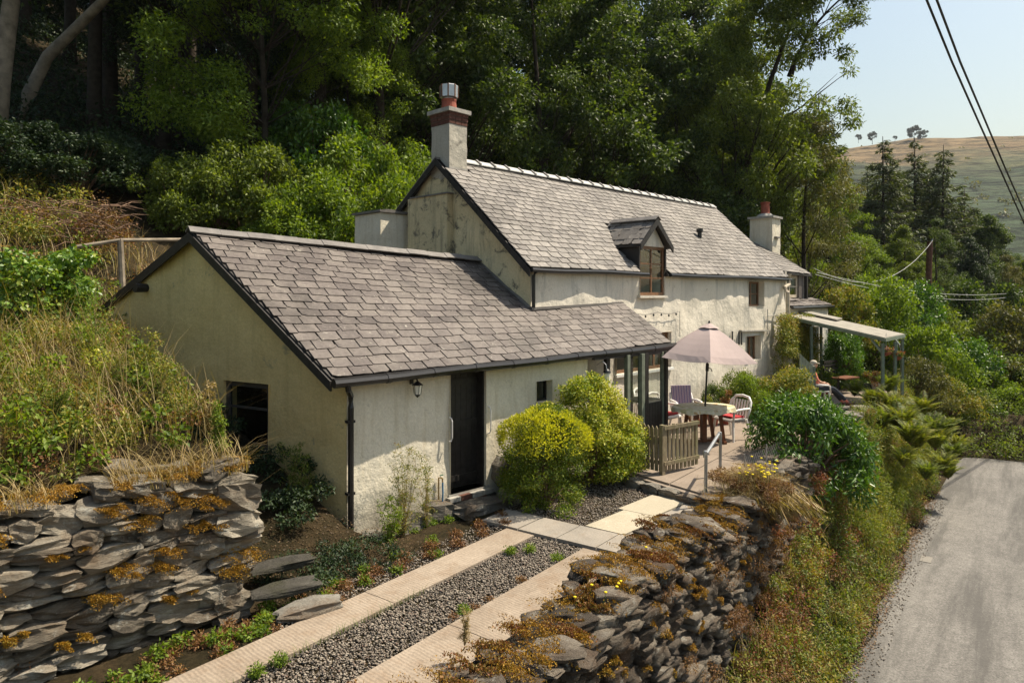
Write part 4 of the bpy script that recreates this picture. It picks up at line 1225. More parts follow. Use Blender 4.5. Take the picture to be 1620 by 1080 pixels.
def face_stones(O, u, n, L, z0, top, seed, hmin=.07, hmax=.2, lmin=.18, lmax=.55, depth=.34, tilt=0.0, jut=.03, bottom=None):
    r = random.Random(seed); out = []; z = z0; row = 0
    while z < 4:
        h = r.uniform(hmin, hmax); t = -r.uniform(0, .3); any_ = False
        while t < L:
            l = r.uniform(lmin, lmax) * (0.75 + h * 2.2)
            sub = 2 if (h > .13 and r.random() < .45) else 1
            for k in range(sub):
                hh = h / sub; zc = z + hh * (k + .5) + tilt * (t + l / 2) + r.uniform(-.012, .012)
                tc = t + l / 2
                if 0 <= tc <= L and zc + hh * .3 < top(tc) and (bottom is None or zc > bottom(tc)):
                    any_ = True
                    p = O + u * tc + n * (-depth / 2 + r.uniform(-jut, jut)) + UP * zc
                    X = (u + UP * (tilt + r.uniform(-.10, .10)) + n * r.uniform(-.10, .10)).normalized()
                    Y = (-n + UP * r.uniform(-.12, .12)); Y = (Y - X * Y.dot(X)).normalized(); Z = X.cross(Y)
                    if Z.z < 0: Z = -Z
                    s = 1 if r.random() < .5 else -1
                    M = Matrix((X * l * 1.04 * s, Y * depth * s, Z * hh * 1.06)).transposed()
                    if M.determinant() < 0: M = Matrix((X * l * 1.04 * s, Y * depth * -s, Z * hh * 1.06)).transposed()
                    out.append(((p - CAM).length, p, M, r.randrange(12)))
            t += l
        z += h; row += 1
        if z > max(top(0), top(L), top(L / 2)) + abs(tilt) * L: break
    return out

# left wall in the foreground
LA = Vector((-2.62, 6.92, 0)); LU = Vector((-0.72, -0.695, 0)).normalized(); LN = Vector((-LU.y, LU.x, 0))
if LN.x < 0: LN = -LN
lw = thing('dry_stone_wall', LA + Vector((0, 0, -.2)), 'mossy dry stone wall under brambles at the left of the driveway', 'stone wall')
ltop = lambda t: 1.20 + .10 * math.sin(t * 2.1) + .05 * math.sin(t * 7) - .10 * max(0, .25 - t)
it = face_stones(LA, LU, LN, 4.3, -.25, ltop, 21, .10, .23, .18, .42, .34, tilt=-.035, jut=.055)
endU = -LN
it += face_stones(LA + LU * 0.06, endU, -LU, .75, -.25, lambda t: 1.12, 8, .10, .24, .16, .34, .3, jut=.05)
# cap stones lying on the top
r_ = random.Random(5)
for i in range(16):
    t = i * .27 + r_.uniform(-.05, .05); k = r_.uniform(0.1, .5)
    p = LA + LU * t - LN * k + UP * (ltop(t) + .02 + r_.uniform(-.02, .05))
    a = r_.uniform(-.5, .5); X = (LU * math.cos(a) + LN * math.sin(a) + UP * r_.uniform(-.15, .15)).normalized(); Z = (UP + LN * r_.uniform(-.2, .3)); Z = (Z - X * Z.dot(X)).normalized(); Y = Z.cross(X)
    it.append(((p - CAM).length, p, Matrix((X * r_.uniform(.22, .40), Y * r_.uniform(.18, .28), Z * r_.uniform(.05, .10))).transposed(), r_.randrange(12)))
# large end block
for dz_, sz in ((1.0, (.42, .5, .27)), (.74, (.46, .5, .22))):
    p = LA + LU * .14 - LN * .18 + UP * dz_
    it.append((0, p, Matrix((LU * sz[0], -LN * sz[1], UP * sz[2])).transposed() if Matrix((LU, -LN, UP)).determinant() > 0 else Matrix((-LU * sz[0], -LN * sz[1], UP * sz[2])).transposed(), 3 if dz_ > .9 else 7))
put_stones(lw, it, 'wall_stone', 300)
MB().prism([LA + LU * .12 - LN * .24 - UP * .3, LA + LU * 5.5 - LN * .24 - UP * .3, LA + LU * 5.5 - LN * 1.2 - UP * .3, LA + LU * .10 - LN * .7 - UP * .3], (0, 0, 1.40)).build('core', 'wall_core', lw)

# retaining wall between driveway and lane
rw0 = V2(1.2, 3.06); RU = Vector((.6, .8, 0)); RN = Vector((.8, -.6, 0))
rw = thing('retaining_wall', rw0 + Vector((0, 0, -2.5)), 'tall mossy stone retaining wall holding driveway and patio above the lane', 'stone wall')
def rtop(t): return .06 + .08 * math.sin(t * 1.3) + .06 * math.sin(t * 3.9 + 1) - .25 * sst(10, 13, t)
it = face_stones(rw0, RU, RN, 16.0, -2.55, rtop, 31, .06, .20, .15, .38, .36, tilt=0.0, jut=.085)
r_ = random.Random(9)
for i in range(250):
    t = r_.uniform(0, 12); c = r_.uniform(.02, .62)
    p = rw0 + RU * t - RN * c + UP * (rtop(t) + r_.uniform(-.05, .09) - .10 * abs(c - .3))
    a = r_.uniform(0, PI); X = (RU * math.cos(a) + RN * math.sin(a) + UP * r_.uniform(-.2, .2)).normalized(); Z = (UP + RN * r_.uniform(-.2, .25)); Z = (Z - X * Z.dot(X)).normalized(); Y = Z.cross(X)
    it.append(((p - CAM).length, p, Matrix((X * r_.uniform(.18, .42), Y * r_.uniform(.14, .3), Z * r_.uniform(.05, .13))).transposed(), r_.randrange(12)))
put_stones(rw, it, 'wall_stone_warm', 300)
MB().prism([rw0 - RU * 2 - RN * .2, rw0 + RU * 21 - RN * .2, rw0 + RU * 21 - RN * .55, rw0 - RU * 2 - RN * .55], (0, 0, .02)).build('core', 'wall_core', rw)
MB().prism([rw0 - RU * 2 - RN * .16 - UP * 2.6, rw0 + RU * 21 - RN * .16 - UP * 2.6, rw0 + RU * 21 - RN * .56 - UP * 2.6, rw0 - RU * 2 - RN * .56 - UP * 2.6], (0, 0, 2.5)).build('core', 'wall_core', rw)

# boulders and steps by the outbuilding
def boulder(p, sx, sy, sz, rz, k, name, label, cat='boulder', group=None, mat='rubble', tiltx=0.0):
    o = link(name, STN[mat][k], None); o.location = p; o.scale = (sx, sy, sz); o.rotation_euler = (tiltx, 0, rz)
    return tag(o, label, cat, group)
ang = math.atan2(WU.y, WU.x)
boulder(W0 + WU * .35 + WN * .16 + UP * -.36, .75, .45, .34, ang, 1, 'boulder', 'dark boulder under the foot of the black downpipe')
boulder(W0 + WU * .95 + WN * .14 + UP * -.22, .6, .4, .30, ang + .2, 4, 'boulder', 'pale boulder at the wall foot behind the tall weed')
boulder(W0 + WU * 1.45 + WN * .16 + UP * -.16, .45, .35, .28, ang - .1, 6, 'boulder', 'limewashed boulder below the garden tap')
boulder(W0 + WU * 2.05 + WN * .42 + UP * -.17, .95, .42, .22, ang + .05, 2, 'door_step', 'rough stone step in front of the black door', 'step')
boulder(W0 + WU * 2.75 + WN * .12 + UP * .16, .38, .35, .55, ang, 8, 'boulder', 'dark upright boulder beside the black door')
boulder(W0 + WU * 2.72 + WN * .38 + UP * -.10, .6, .4, .26, ang + .5, 9, 'boulder', 'low grey boulder next to the golden clipped shrub')
for i, (px_, py_, d_p, L, lab) in enumerate([(452, 930, 7.0, .62, 'lowest slab of the stone steps beside the mossy wall'), (448, 892, 7.5, .66, 'second slab of the stone steps beside the mossy wall'),]):
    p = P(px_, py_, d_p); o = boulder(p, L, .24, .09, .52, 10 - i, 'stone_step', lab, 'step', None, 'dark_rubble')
o = boulder(P(487, 962, 6.82), .62, .26, .13, .62, 5, 'stone_slab', 'flat dark slab lying beside the left concrete strip', 'stone')
# garden edging stones far along the patio
for i in range(9):
    p = V2(15.2 + i * .55, 3.55 + .25 * math.sin(i * 2), .04 + .05 * (i % 2))
    boulder(p, .55, .4, .16, .9 + i * .5, i, 'edging_stone', 'flat grey edging stone on the patio rim, %s beyond the glossy shrub' % ('first second third fourth fifth sixth seventh eighth ninth'.split()[i]), 'stone', 'flat stones edging the patio')

# ------------------------------------------------------------------ plant builders
def leafobj(name, arr, mat, parent=None, off=Vector((0, 0, 0))):
    v, t = arr
    o = link(name, np_mesh(name, v - np.array(off), t, None), parent, mat); return o
def setmat(o, mat):
    if o.material_slots:
        o.material_slots[0].link = 'OBJECT'; o.material_slots[0].material = MATS[mat]
def make_tree_meshes(seed, H, R, nclump, nleaf, leaf, low=.22, lean=0.0, tr=.2, upper=1.0, aspect=.6, clump=(.55, 1.05), droop=.1, sparse=0.0):
    rng = np.random.default_rng(seed); r = random.Random(seed)
    mb = MB(); pts = []; n = 9
    for i in range(n + 1):
        f = i / n
        pts.append(Vector((lean * H * f ** 1.4 + .25 * math.sin(f * 5 + seed) * f, .2 * math.cos(f * 4 + seed) * f, H * .9 * f - .4)))
    mb.tube(pts, [tr * (1.25 if i == 0 else 1 - .82 * i / n) for i in range(n + 1)], 8)
    C = []; Rd = []
    tries = 0
    while len(C) < nclump and tries < 9000:
        tries += 1
        z = low + (1 - low) * r.random() ** .85; a = r.random() * 2 * PI
        q = (z - low) / (1 - low); prof = math.sin(PI * min(1, .12 + q * .88)) ** .6 * (1 - .35 * q)
        rr = R * prof * (r.random() ** .42)
        ax = lean * H * z ** 1.4
        p = Vector((ax + rr * math.cos(a), rr * math.sin(a), z * H))
        if mnoise.noise(Vector((p.x * .35, p.y * .35, p.z * .35 + seed))) < -.12 + sparse: continue
        C.append(p); Rd.append(r.uniform(*clump) * (1 - .25 * q))
    limbs = sorted(range(len(C)), key=lambda i: -(C[i] - Vector((lean * H * (C[i].z / H) ** 1.4, 0, C[i].z))).length)[:max(14, nclump // 5)]
    for i in limbs:
        e = C[i]; zf = max(.12, e.z / H - .16 - .1 * r.random()); k = min(n - 1, int(zf / .9 * n))
        s = pts[k].lerp(pts[k + 1], .5)
        m = s.lerp(e, .5) + Vector((0, 0, -.25 + .5 * r.random())) * (e - s).length * .2
        mb.tube([s, m, e], [tr * .22, tr * .13, tr * .03], 5, caps=False)
        e2 = m + (e - s) * .35 + Vector((r.uniform(-.6, .6), r.uniform(-.6, .6), .5))
        mb.tube([m, e2], [tr * .1, tr * .02], 4, caps=False)
    arr = cloud(rng, [c[:] for c in C], Rd, nleaf, leaf, droop=droop, aspect=aspect, flat=.72, shell=.35)
    return mb.mesh('trunk', smooth=True), np_mesh('crown', arr[0], arr[1])
def shrub_mesh(seed, R, H, nclump, nleaf, leaf, clump=(.22, .4), aspect=.55, droop=.05, upn=.5, base=0.0):
    rng = np.random.default_rng(seed); r = random.Random(seed)
    mb = MB(); C = []; Rd = []; t_ = 0
    while len(C) < nclump and t_ < 5000:
        t_ += 1
        a = r.random() * 2 * PI; z = base + (1 - base) * r.random() ** .8; rr = R * math.sqrt(max(0, 1 - (z * .92) ** 2.4)) * r.random() ** .35
        p = Vector((rr * math.cos(a), rr * math.sin(a), z * H))
        if mnoise.noise(Vector((p.x * 1.1 / R, p.y * 1.1 / R, p.z * 1.3 / H + seed * 1.7))) < -.18: continue
        C.append(p); Rd.append(r.uniform(*clump))
    for c in C[::2]:
        b = Vector((c.x * .15, c.y * .15, 0)); m = b.lerp(c, .5) + Vector((0, 0, .12 * H))
        mb.tube([b, m, c], [.02 * R + .006, .012 * R + .004, .003], 4, caps=False)
    arr = cloud(rng, [c[:] for c in C], Rd, nleaf, leaf, droop=droop, aspect=aspect, flat=.8, shell=.3, upn=upn)
    return mb.mesh('stems'), np_mesh('foliage', arr[0], arr[1])
def larch_mesh(seed, H, R, leaf=.24, per=165, gap=.40):
    rng = np.random.default_rng(seed); r = random.Random(seed); mb = MB()
    mb.tube([(0, 0, -.5), (.05, 0, H * .5), (0, .05, H)], [.22, .13, .02], 7)
    PP = []; DD = []; z = H * .10
    while z < H * .99:
        q = z / H; L0 = R * (1 - q) ** .75 * (1 if q > .2 else .6 + 2 * q) + .12
        for k in range(5 if q < .9 else 3):
            if r.random() < .15: continue
            a = r.random() * 2 * PI; L = L0 * r.uniform(.6, 1.12); d = Vector((math.cos(a), math.sin(a), 0)); zz = z + r.uniform(-.15, .15)
            pts = [Vector((0, 0, zz)), d * L * .5 + UP * (zz - .06 * L), d * L + UP * (zz - .10 * L + .10 * L)]
            mb.tube(pts, [.04 * (1 - q) + .012, .02, .006], 4, caps=False)
            n = int(per * L / R) + 8
            f = rng.random(n) ** .7
            pa = np.array([pts[0].lerp(pts[1], min(1, x * 2)).lerp(pts[1].lerp(pts[2], max(0, x * 2 - 1)), 1 if x > .5 else 0)[:] for x in f])
            side = np.array([-d.y, d.x, 0]); sp = rng.normal(size=n) * .30 * L * (1.05 - f) * .7
            pa = pa + side * sp[:, None]; pa[:, 2] -= np.abs(sp) * .28 + rng.random(n) * .16
            PP.append(pa); dd = np.array(d[:]) * .8 + side * np.sign(sp)[:, None] * .7 + rng.normal(size=(n, 3)) * .35; dd[:, 2] -= .5; DD.append(dd)
        z += gap * (1 - .4 * q)
    Pn = np.concatenate(PP); D = np.concatenate(DD); n = len(Pn)
    N = rng.normal(size=(n, 3)) * .5 + np.array([0, 0, .8])
    arr = leaf_arrays(Pn, D, N, leaf * (1 + .4 * rng.random(n)), leaf * .30, .05)
    return mb.mesh('trunk', smooth=True), np_mesh('crown', arr[0], arr[1])
def fern_mesh(seed, nf=22, L=.80):
    rng = np.random.default_rng(seed); r = random.Random(seed); Pn = []; D = []; Ls = []; Ns = []; mb = MB()
    for k in range(nf):
        a = 2 * PI * k / nf + r.uniform(-.2, .2); l = L * r.uniform(.7, 1.15); el = r.uniform(1.0, 1.5); d = Vector((math.cos(a), math.sin(a), 0))
        pts = []
        for i in range(33):
            f = i / 32; th = el - 1.15 * f ** 2
            p = (pts[-1] if pts else Vector((0, 0, 0))) + (d * math.cos(th) + UP * math.sin(th)) * l / 32; pts.append(p)
        mb.tube(pts[::6], [.006, .005, .004, .003, .002, .001], 3, caps=False)
        sd = Vector((-d.y, d.x, 0))
        for i in range(4, 33):
            f = i / 32; pl = l * .16 * math.sin(PI * min(1, .12 + f * .86)) ** .8
            tg = (pts[i] - pts[i - 1]).normalized()
            for sg in (-1, 1):
                Pn.append(pts[i]); D.append(sd * sg + tg * .45 - UP * .15 + Vector((r.uniform(-.1, .1), 0, r.uniform(-.15, .1)))); Ls.append(pl); Ns.append(tg.cross(sd) + UP * .2)
    Ls = np.array(Ls)
    arr = leaf_arrays(np.array([p[:] for p in Pn]), np.array([p[:] for p in D]), np.array([p[:] for p in Ns]), Ls, Ls * .20 + .004, .05)
    return mb.mesh('stems'), np_mesh('fronds', arr[0], arr[1])
def plant(name, meshes, loc, label, cat, leaf_mat, stem_mat='bark', scale=(1, 1, 1), rz=0.0, group=None, names=('trunk', 'crown'), tilt=(0, 0)):
    o = thing(name, (0, 0, 0), label, cat, group)
    o.location = loc; o.scale = scale; o.rotation_euler = (tilt[0], tilt[1], rz)
    for nm, me, mt in zip(names, meshes, (stem_mat, leaf_mat)):
        if not me.materials: me.materials.append(MATS[mt])
        c = link(nm, me, o); setmat(c, mt)
    return o
def onground(px, d):
    x = (px - 810) / F * d; return Vector((x, d, terr(x, d)))
# ------------------------------------------------------------------ trees of the wood
TB = [make_tree_meshes(s, 14, 4.3, 170, 44000, .165, low=.06, tr=.24) for s in (1, 2)]
TBs = make_tree_meshes(3, 14, 3.6, 120, 24000, .15, low=.15, tr=.2, clump=(.5, .9), droop=.4, aspect=.4)
TH = make_tree_meshes(4, 17, 4.8, 190, 34000, .19, low=.52, tr=.26)
def tree(px, d, meshes, lab, mat='leaf_forest', sc=1.0, rz=0.0, bark='bark', name='broadleaf_tree', zs=1.0, dz=0.0, cat='tree', tilt=(0, 0), group=None):
    p = onground(px, d); p.z += dz - .2
    return plant(name, meshes, p, lab, cat, mat, bark, (sc, sc, sc * zs), rz, group, tilt=tilt)
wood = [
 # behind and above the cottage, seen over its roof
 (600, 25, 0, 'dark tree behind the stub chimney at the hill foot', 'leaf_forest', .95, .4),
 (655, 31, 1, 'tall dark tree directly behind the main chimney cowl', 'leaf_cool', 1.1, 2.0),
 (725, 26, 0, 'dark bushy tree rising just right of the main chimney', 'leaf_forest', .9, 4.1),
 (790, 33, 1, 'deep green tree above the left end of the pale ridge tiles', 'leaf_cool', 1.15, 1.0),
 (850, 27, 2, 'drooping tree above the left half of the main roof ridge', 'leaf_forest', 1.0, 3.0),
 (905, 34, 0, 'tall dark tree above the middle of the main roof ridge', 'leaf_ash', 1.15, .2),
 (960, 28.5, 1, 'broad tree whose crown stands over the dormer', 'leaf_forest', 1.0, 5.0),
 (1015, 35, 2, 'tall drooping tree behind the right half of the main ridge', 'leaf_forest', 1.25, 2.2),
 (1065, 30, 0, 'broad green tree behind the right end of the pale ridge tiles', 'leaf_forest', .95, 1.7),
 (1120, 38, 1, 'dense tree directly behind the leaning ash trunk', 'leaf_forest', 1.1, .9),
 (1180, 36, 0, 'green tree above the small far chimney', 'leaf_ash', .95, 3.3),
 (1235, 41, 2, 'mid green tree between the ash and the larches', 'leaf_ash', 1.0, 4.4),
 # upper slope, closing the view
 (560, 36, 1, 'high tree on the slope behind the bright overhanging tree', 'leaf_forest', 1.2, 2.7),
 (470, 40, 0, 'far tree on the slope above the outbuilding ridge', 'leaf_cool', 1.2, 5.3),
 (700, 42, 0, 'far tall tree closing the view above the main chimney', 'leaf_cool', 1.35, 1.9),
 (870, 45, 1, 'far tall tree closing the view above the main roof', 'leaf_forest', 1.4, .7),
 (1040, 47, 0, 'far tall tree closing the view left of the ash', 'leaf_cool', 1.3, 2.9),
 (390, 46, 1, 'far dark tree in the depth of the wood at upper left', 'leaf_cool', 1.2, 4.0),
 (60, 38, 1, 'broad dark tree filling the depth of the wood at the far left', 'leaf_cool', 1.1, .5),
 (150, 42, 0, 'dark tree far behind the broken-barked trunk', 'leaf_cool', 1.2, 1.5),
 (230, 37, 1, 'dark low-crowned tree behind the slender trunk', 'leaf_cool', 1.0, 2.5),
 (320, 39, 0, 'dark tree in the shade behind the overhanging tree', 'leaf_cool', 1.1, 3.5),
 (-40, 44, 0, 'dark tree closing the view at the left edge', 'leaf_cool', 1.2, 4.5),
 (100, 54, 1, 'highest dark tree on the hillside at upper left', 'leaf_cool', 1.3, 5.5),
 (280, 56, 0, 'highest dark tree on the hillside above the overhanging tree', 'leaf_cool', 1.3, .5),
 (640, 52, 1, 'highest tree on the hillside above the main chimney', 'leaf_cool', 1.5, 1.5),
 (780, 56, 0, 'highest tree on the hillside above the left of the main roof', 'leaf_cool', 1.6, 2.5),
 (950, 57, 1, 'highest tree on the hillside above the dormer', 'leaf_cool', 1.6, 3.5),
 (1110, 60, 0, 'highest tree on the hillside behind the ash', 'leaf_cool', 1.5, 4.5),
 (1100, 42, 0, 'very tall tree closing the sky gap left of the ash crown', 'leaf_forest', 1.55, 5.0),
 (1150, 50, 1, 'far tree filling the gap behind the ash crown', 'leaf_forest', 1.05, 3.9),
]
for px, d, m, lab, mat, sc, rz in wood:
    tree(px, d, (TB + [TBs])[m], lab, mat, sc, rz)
# bare dark trunks with high crowns at upper left
for px, d, lab, rz, b, s in [(176, 22.5, 'dark straight trunk with broken bark at upper left of the wood', .3, 'bark', 1.0), (222, 25, 'slender dark trunk right of the broken-barked one', 1.7, 'bark', .85),
                       (110, 30, 'dark trunk far back between the leaning and straight trunks', 2.9, 'bark', 1.0), (300, 29, 'dark trunk deep in shade left of the bright overhanging tree', 4.2, 'bark', 1.0),
                       (40, 33, 'far dark trunk behind the pale leaning trunk', 5.0, 'bark', 1.1), (-60, 25, 'high-crowned tree at the left edge of the wood', 1.1, 'bark', 1.0)]:
    tree(px, d, TH, lab, 'leaf_forest', s, rz, b, 'woodland_tree')
# extra high trees that shade the wood from the right
for px, d, lab, rz in [(400, 20.6, 'high-crowned tree right behind the sunlit overhanging tree', .2), (510, 21.2, 'high-crowned tree over the sunlit shrubs, its crown above the picture', 1.2), (600, 22.0, 'high-crowned tree left of the chimney, its crown above the picture', 2.6), (330, 24, 'high-crowned tree in the dark middle of the wood', 4.4), (150, 20.5, 'high-crowned tree over the leaning pale trunk', 5.4), (260, 21.5, 'tall thin tree whose high crown shades the slope above the shed', 0.6), (430, 25, 'tall high-crowned tree behind the bright overhanging one', 2.1), (520, 27, 'tall high-crowned tree left of the main chimney', 3.6)]:
    tree(px, d, TH, lab, 'leaf_forest', .9, rz, 'bark', 'woodland_tree')
# pale trunks at far left
def trunk_tree(pts, rads, lab, cr=None, seed=0):
    o = thing('pale_trunk_tree', pts[0], lab, 'tree')
    mb = MB(); mb.tube(pts, rads, 10); mb.build('trunk', 'bark_pale', o, True)
    rng = np.random.default_rng(seed); top = pts[-1]
    C = [tuple(top + Vector((rng.normal() * 2.2, rng.normal() * 2, rng.random() * 3.5 - .5))) for _ in range(40)]
    arr = cloud(rng, C, [.8] * 40, 6000, .15, aspect=.6)
    leafobj('crown', arr, 'leaf_forest', o, org(o))
p0 = onground(-8, 17.5); 
trunk_tree([p0 - UP * .3, P(2, 130, 17.4), P(18, 0, 17.2), P(30, -120, 17)], [.24, .21, .19, .16], 'pale thick trunk cut by the left edge of the picture', seed=1)
p0 = onground(25, 19.0)
trunk_tree([p0 - UP * .3, P(45, 150, 19), P(75, 90, 18.8), P(160, 5, 18.5), P(230, -80, 18)], [.19, .17, .15, .12, .08], 'pale trunk leaning right at the left of the wood', seed=2)

# the bright tree overhanging the slope
TO = make_tree_meshes(21, 8.6, 3.4, 200, 60000, .088, low=.04, tr=.09, clump=(.42, .8), droop=.25, aspect=.5)
o = plant('broadleaf_tree', TO, onground(418, 19.5) + UP * 1.7, 'leafy green tree overhanging the slope, its right side sunlit', 'tree', 'leaf_bright', 'bark', (1.25, 1.1, 1.15), .8, names=('trunk', 'crown'))
o = plant('broadleaf_tree', TO, onground(285, 21) + UP * 1.5, 'dark leafy tree left of the sunlit overhanging tree', 'tree', 'leaf_cool', 'bark', (1.2, 1.1, 1.2), 3.8, names=('trunk', 'crown'))
o = plant('broadleaf_tree', TO, onground(545, 22) + UP * .5, 'bright green tree lit by the sun left of the main chimney', 'tree', 'leaf_bright', 'bark', (.8, .8, .85), 2.9, names=('trunk', 'crown'))
# ash with the leaning trunk
TA = make_tree_meshes(33, 15.5, 4.9, 250, 62000, .17, low=.26, lean=.24, tr=.27, clump=(.45, .95), aspect=.38, droop=.3, sparse=-.02)
plant('ash_tree', TA, onground(1128, 31) - UP * .3, 'large ash with a leaning dark trunk and airy crown against the sky', 'tree', 'leaf_ash', 'bark', (1.0, 1.0, 1.12), -.25)
TA2 = make_tree_meshes(34, 6, 2.6, 60, 14000, .15, low=.2, lean=.5, tr=.12, clump=(.4, .7), aspect=.33, droop=.3, sparse=.05)
plant('ash_tree', TA2, P(1250, 110, 31), 'leafy outer limb reaching right from the large ash', 'tree limb', 'leaf_ash', 'bark', (1.0, .8, .8), -.2)
TA3 = make_tree_meshes(36, 11, 3.2, 110, 22000, .13, low=.14, tr=.16, clump=(.4, .8), aspect=.3, droop=.7)
tree(1275, 30, TA3, 'grey-green drooping tree behind the extension', 'leaf_olive', .95, 1.2, name='broadleaf_tree')
tree(1345, 34, TBs, 'yellow-green tree between the grey-green tree and the larches', 'leaf_bright', .58, .5)
tree(1310, 46, TB[0], 'dark rounded tree behind the yellow-green one', 'leaf_forest', .72, 2.2)
# larches
LM = [larch_mesh(s, 14.5, 4.0) for s in (1, 2, 3)]
for px, d, m, lab, sc, rz in [(1296, 50, 0, 'larch with its tip showing right of the ash crown', 1.28, .3), (1398, 46, 1, 'foremost larch with a bare dark trunk and level branches', 1.05, 1.2), (1448, 52, 0, 'tall airy larch in the middle of the row', 1.15, 2.0),
                              (1492, 50, 2, 'broad dense larch right of the middle one', 1.1, 3.1), (1525, 55, 1, 'short larch stepping down towards the valley', .98, 4.4), (1372, 58, 2, 'distant larch left of the foremost one', 1.0, 5.2),
                              (1425, 62, 2, 'distant larch tip between the two tallest larches', 1.1, .9), (1560, 60, 0, 'lowest larch at the right end of the row', .8, 2.6), (1330, 60, 1, 'distant larch behind the yellow-green tree', 1.05, 2.9), (1470, 54, 1, 'larch filling the gap between the tall and the dense larch', 1.0, 3.7), (1418, 50, 2, 'larch filling the gap right of the foremost one', .95, 4.7), (1545, 56, 2, 'low larch right of the short one', .85, 5.7), (1385, 52, 0, 'larch half hidden left of the foremost one', .9, .1)]:
    tree(px, d, LM[m], lab, 'leaf_larch', sc, rz, name='larch_tree', dz=-2.0)
for px, d, m, lab, mat, sc, rz in [(1563, 50, 0, 'dark oak below the right end of the larches', 'leaf_forest', .66, 1.0), (1600, 62, 1, 'grey-green rounded tree at the right edge below the moor', 'leaf_olive', .60, 2.0),
                                   (1480, 40, 2, 'small dark tree behind the brown utility pole', 'leaf_forest', .50, 3.3), (1430, 38, 1, 'small bushy tree left of the brown utility pole', 'leaf_ash', .42, 4.0),
                                   (1640, 46, 0, 'leafy tree cut by the right edge of the picture', 'leaf_ash', .58, 5.0), (1530, 44, 1, 'dark bushy tree behind the valley shrubs', 'leaf_cool', .50, 1.5),
                                   (1590, 40, 2, 'grey-green tree rising from the valley shrubs at right', 'leaf_olive', .50, 2.5)]:
    tree(px, d, (TB + [TBs])[m], lab, mat, sc, rz, dz=.8)
for px, d, m, lab, mat, sc, rz in [(1385, 44, 0, 'leafy tree below the foremost larch', 'leaf_forest', .45, 1.0), (1450, 46, 1, 'leafy tree below the tall airy larch', 'leaf_ash', .48, 2.0), (1515, 47, 0, 'dark leafy tree below the dense larch', 'leaf_forest', .48, 3.0), (1580, 66, 1, 'far wood edge tree at the foot of the moor', 'leaf_forest', .8, 4.0), (1635, 72, 0, 'farthest wood edge tree at the right below the moor', 'leaf_ash', .8, 5.0), (1540, 74, 1, 'far tree behind the lowest larch', 'leaf_forest', .9, .4), (1500, 78, 2, 'far tree behind the broad dense larch', 'leaf_cool', 1.0, 1.4), (1430, 80, 0, 'far tree behind the middle larches', 'leaf_cool', 1.0, 2.4)]:
    tree(px, d, (TB + [TBs])[m], lab, mat, sc, rz, dz=-.5)
# pines on the far skyline
PM = make_tree_meshes(50, 15, 6.0, 30, 3000, .8, low=.42, tr=.3, clump=(.9, 1.7), aspect=.6)
for px, py, d, sc, lab in [(1358, 226, 590, .5, 'small pine at the left end of the skyline'), (1380, 228, 590, .72, 'round pine second from the left on the skyline'), (1446, 226, 590, 1.0, 'tallest pine clump on the skyline'), (1460, 228, 595, .85, 'pine just right of the tallest skyline clump'), (1416, 224, 600, .35, 'tiny bush on the skyline between the pines')]:
    plant('pine_tree', PM, P(px, py, d), lab, 'tree', 'leaf_pine', 'bark', (sc, sc, sc), px * .1)

# ------------------------------------------------------------------ shrubs
SM = [shrub_mesh(60 + i, 1.5, 2.0, 70, 11000, .10, (.25, .5)) for i in range(3)]
SF = shrub_mesh(70, 1.35, 1.7, 80, 15000, .055, (.2, .38))
def shrub(px, d, me, lab, mat, sx=1.0, sz=None, rz=0.0, dz=0.0, name='shrub', cat='shrub', group=None, at=None):
    p = at if at is not None else onground(px, d)
    return plant(name, me, p + UP * dz, lab, cat, mat, 'twig', (sx, sx, sz or sx), rz, group, names=('stems', 'foliage'))
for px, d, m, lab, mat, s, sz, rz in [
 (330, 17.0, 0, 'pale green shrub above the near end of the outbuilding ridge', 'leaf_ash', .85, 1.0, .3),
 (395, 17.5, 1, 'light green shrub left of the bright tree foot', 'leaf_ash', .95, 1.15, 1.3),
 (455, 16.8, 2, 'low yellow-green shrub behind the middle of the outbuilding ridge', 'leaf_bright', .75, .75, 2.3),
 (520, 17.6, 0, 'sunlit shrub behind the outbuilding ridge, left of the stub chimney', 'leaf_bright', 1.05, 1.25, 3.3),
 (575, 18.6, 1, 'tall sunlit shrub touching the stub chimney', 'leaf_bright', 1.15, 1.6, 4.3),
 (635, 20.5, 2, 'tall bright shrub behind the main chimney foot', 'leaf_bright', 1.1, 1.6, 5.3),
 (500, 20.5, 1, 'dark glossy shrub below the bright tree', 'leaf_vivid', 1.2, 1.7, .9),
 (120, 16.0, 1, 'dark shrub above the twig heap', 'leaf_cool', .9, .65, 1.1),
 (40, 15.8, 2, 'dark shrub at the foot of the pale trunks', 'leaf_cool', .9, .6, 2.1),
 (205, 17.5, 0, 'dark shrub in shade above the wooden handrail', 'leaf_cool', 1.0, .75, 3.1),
 (270, 16.5, 2, 'green shrub behind the wooden handrail', 'leaf_ash', .7, .8, 4.6),
 (580, 22.5, 1, 'rust-brown shrub in the shade left of the main chimney', 'leaf_rust', .7, 1.5, 1.2),
 (640, 24.0, 0, 'shaded shrub in the wood behind the main chimney', 'leaf_forest', 1.3, 1.6, 1.9),
]:
    shrub(px, d, SM[m], lab, mat, s, sz, rz)
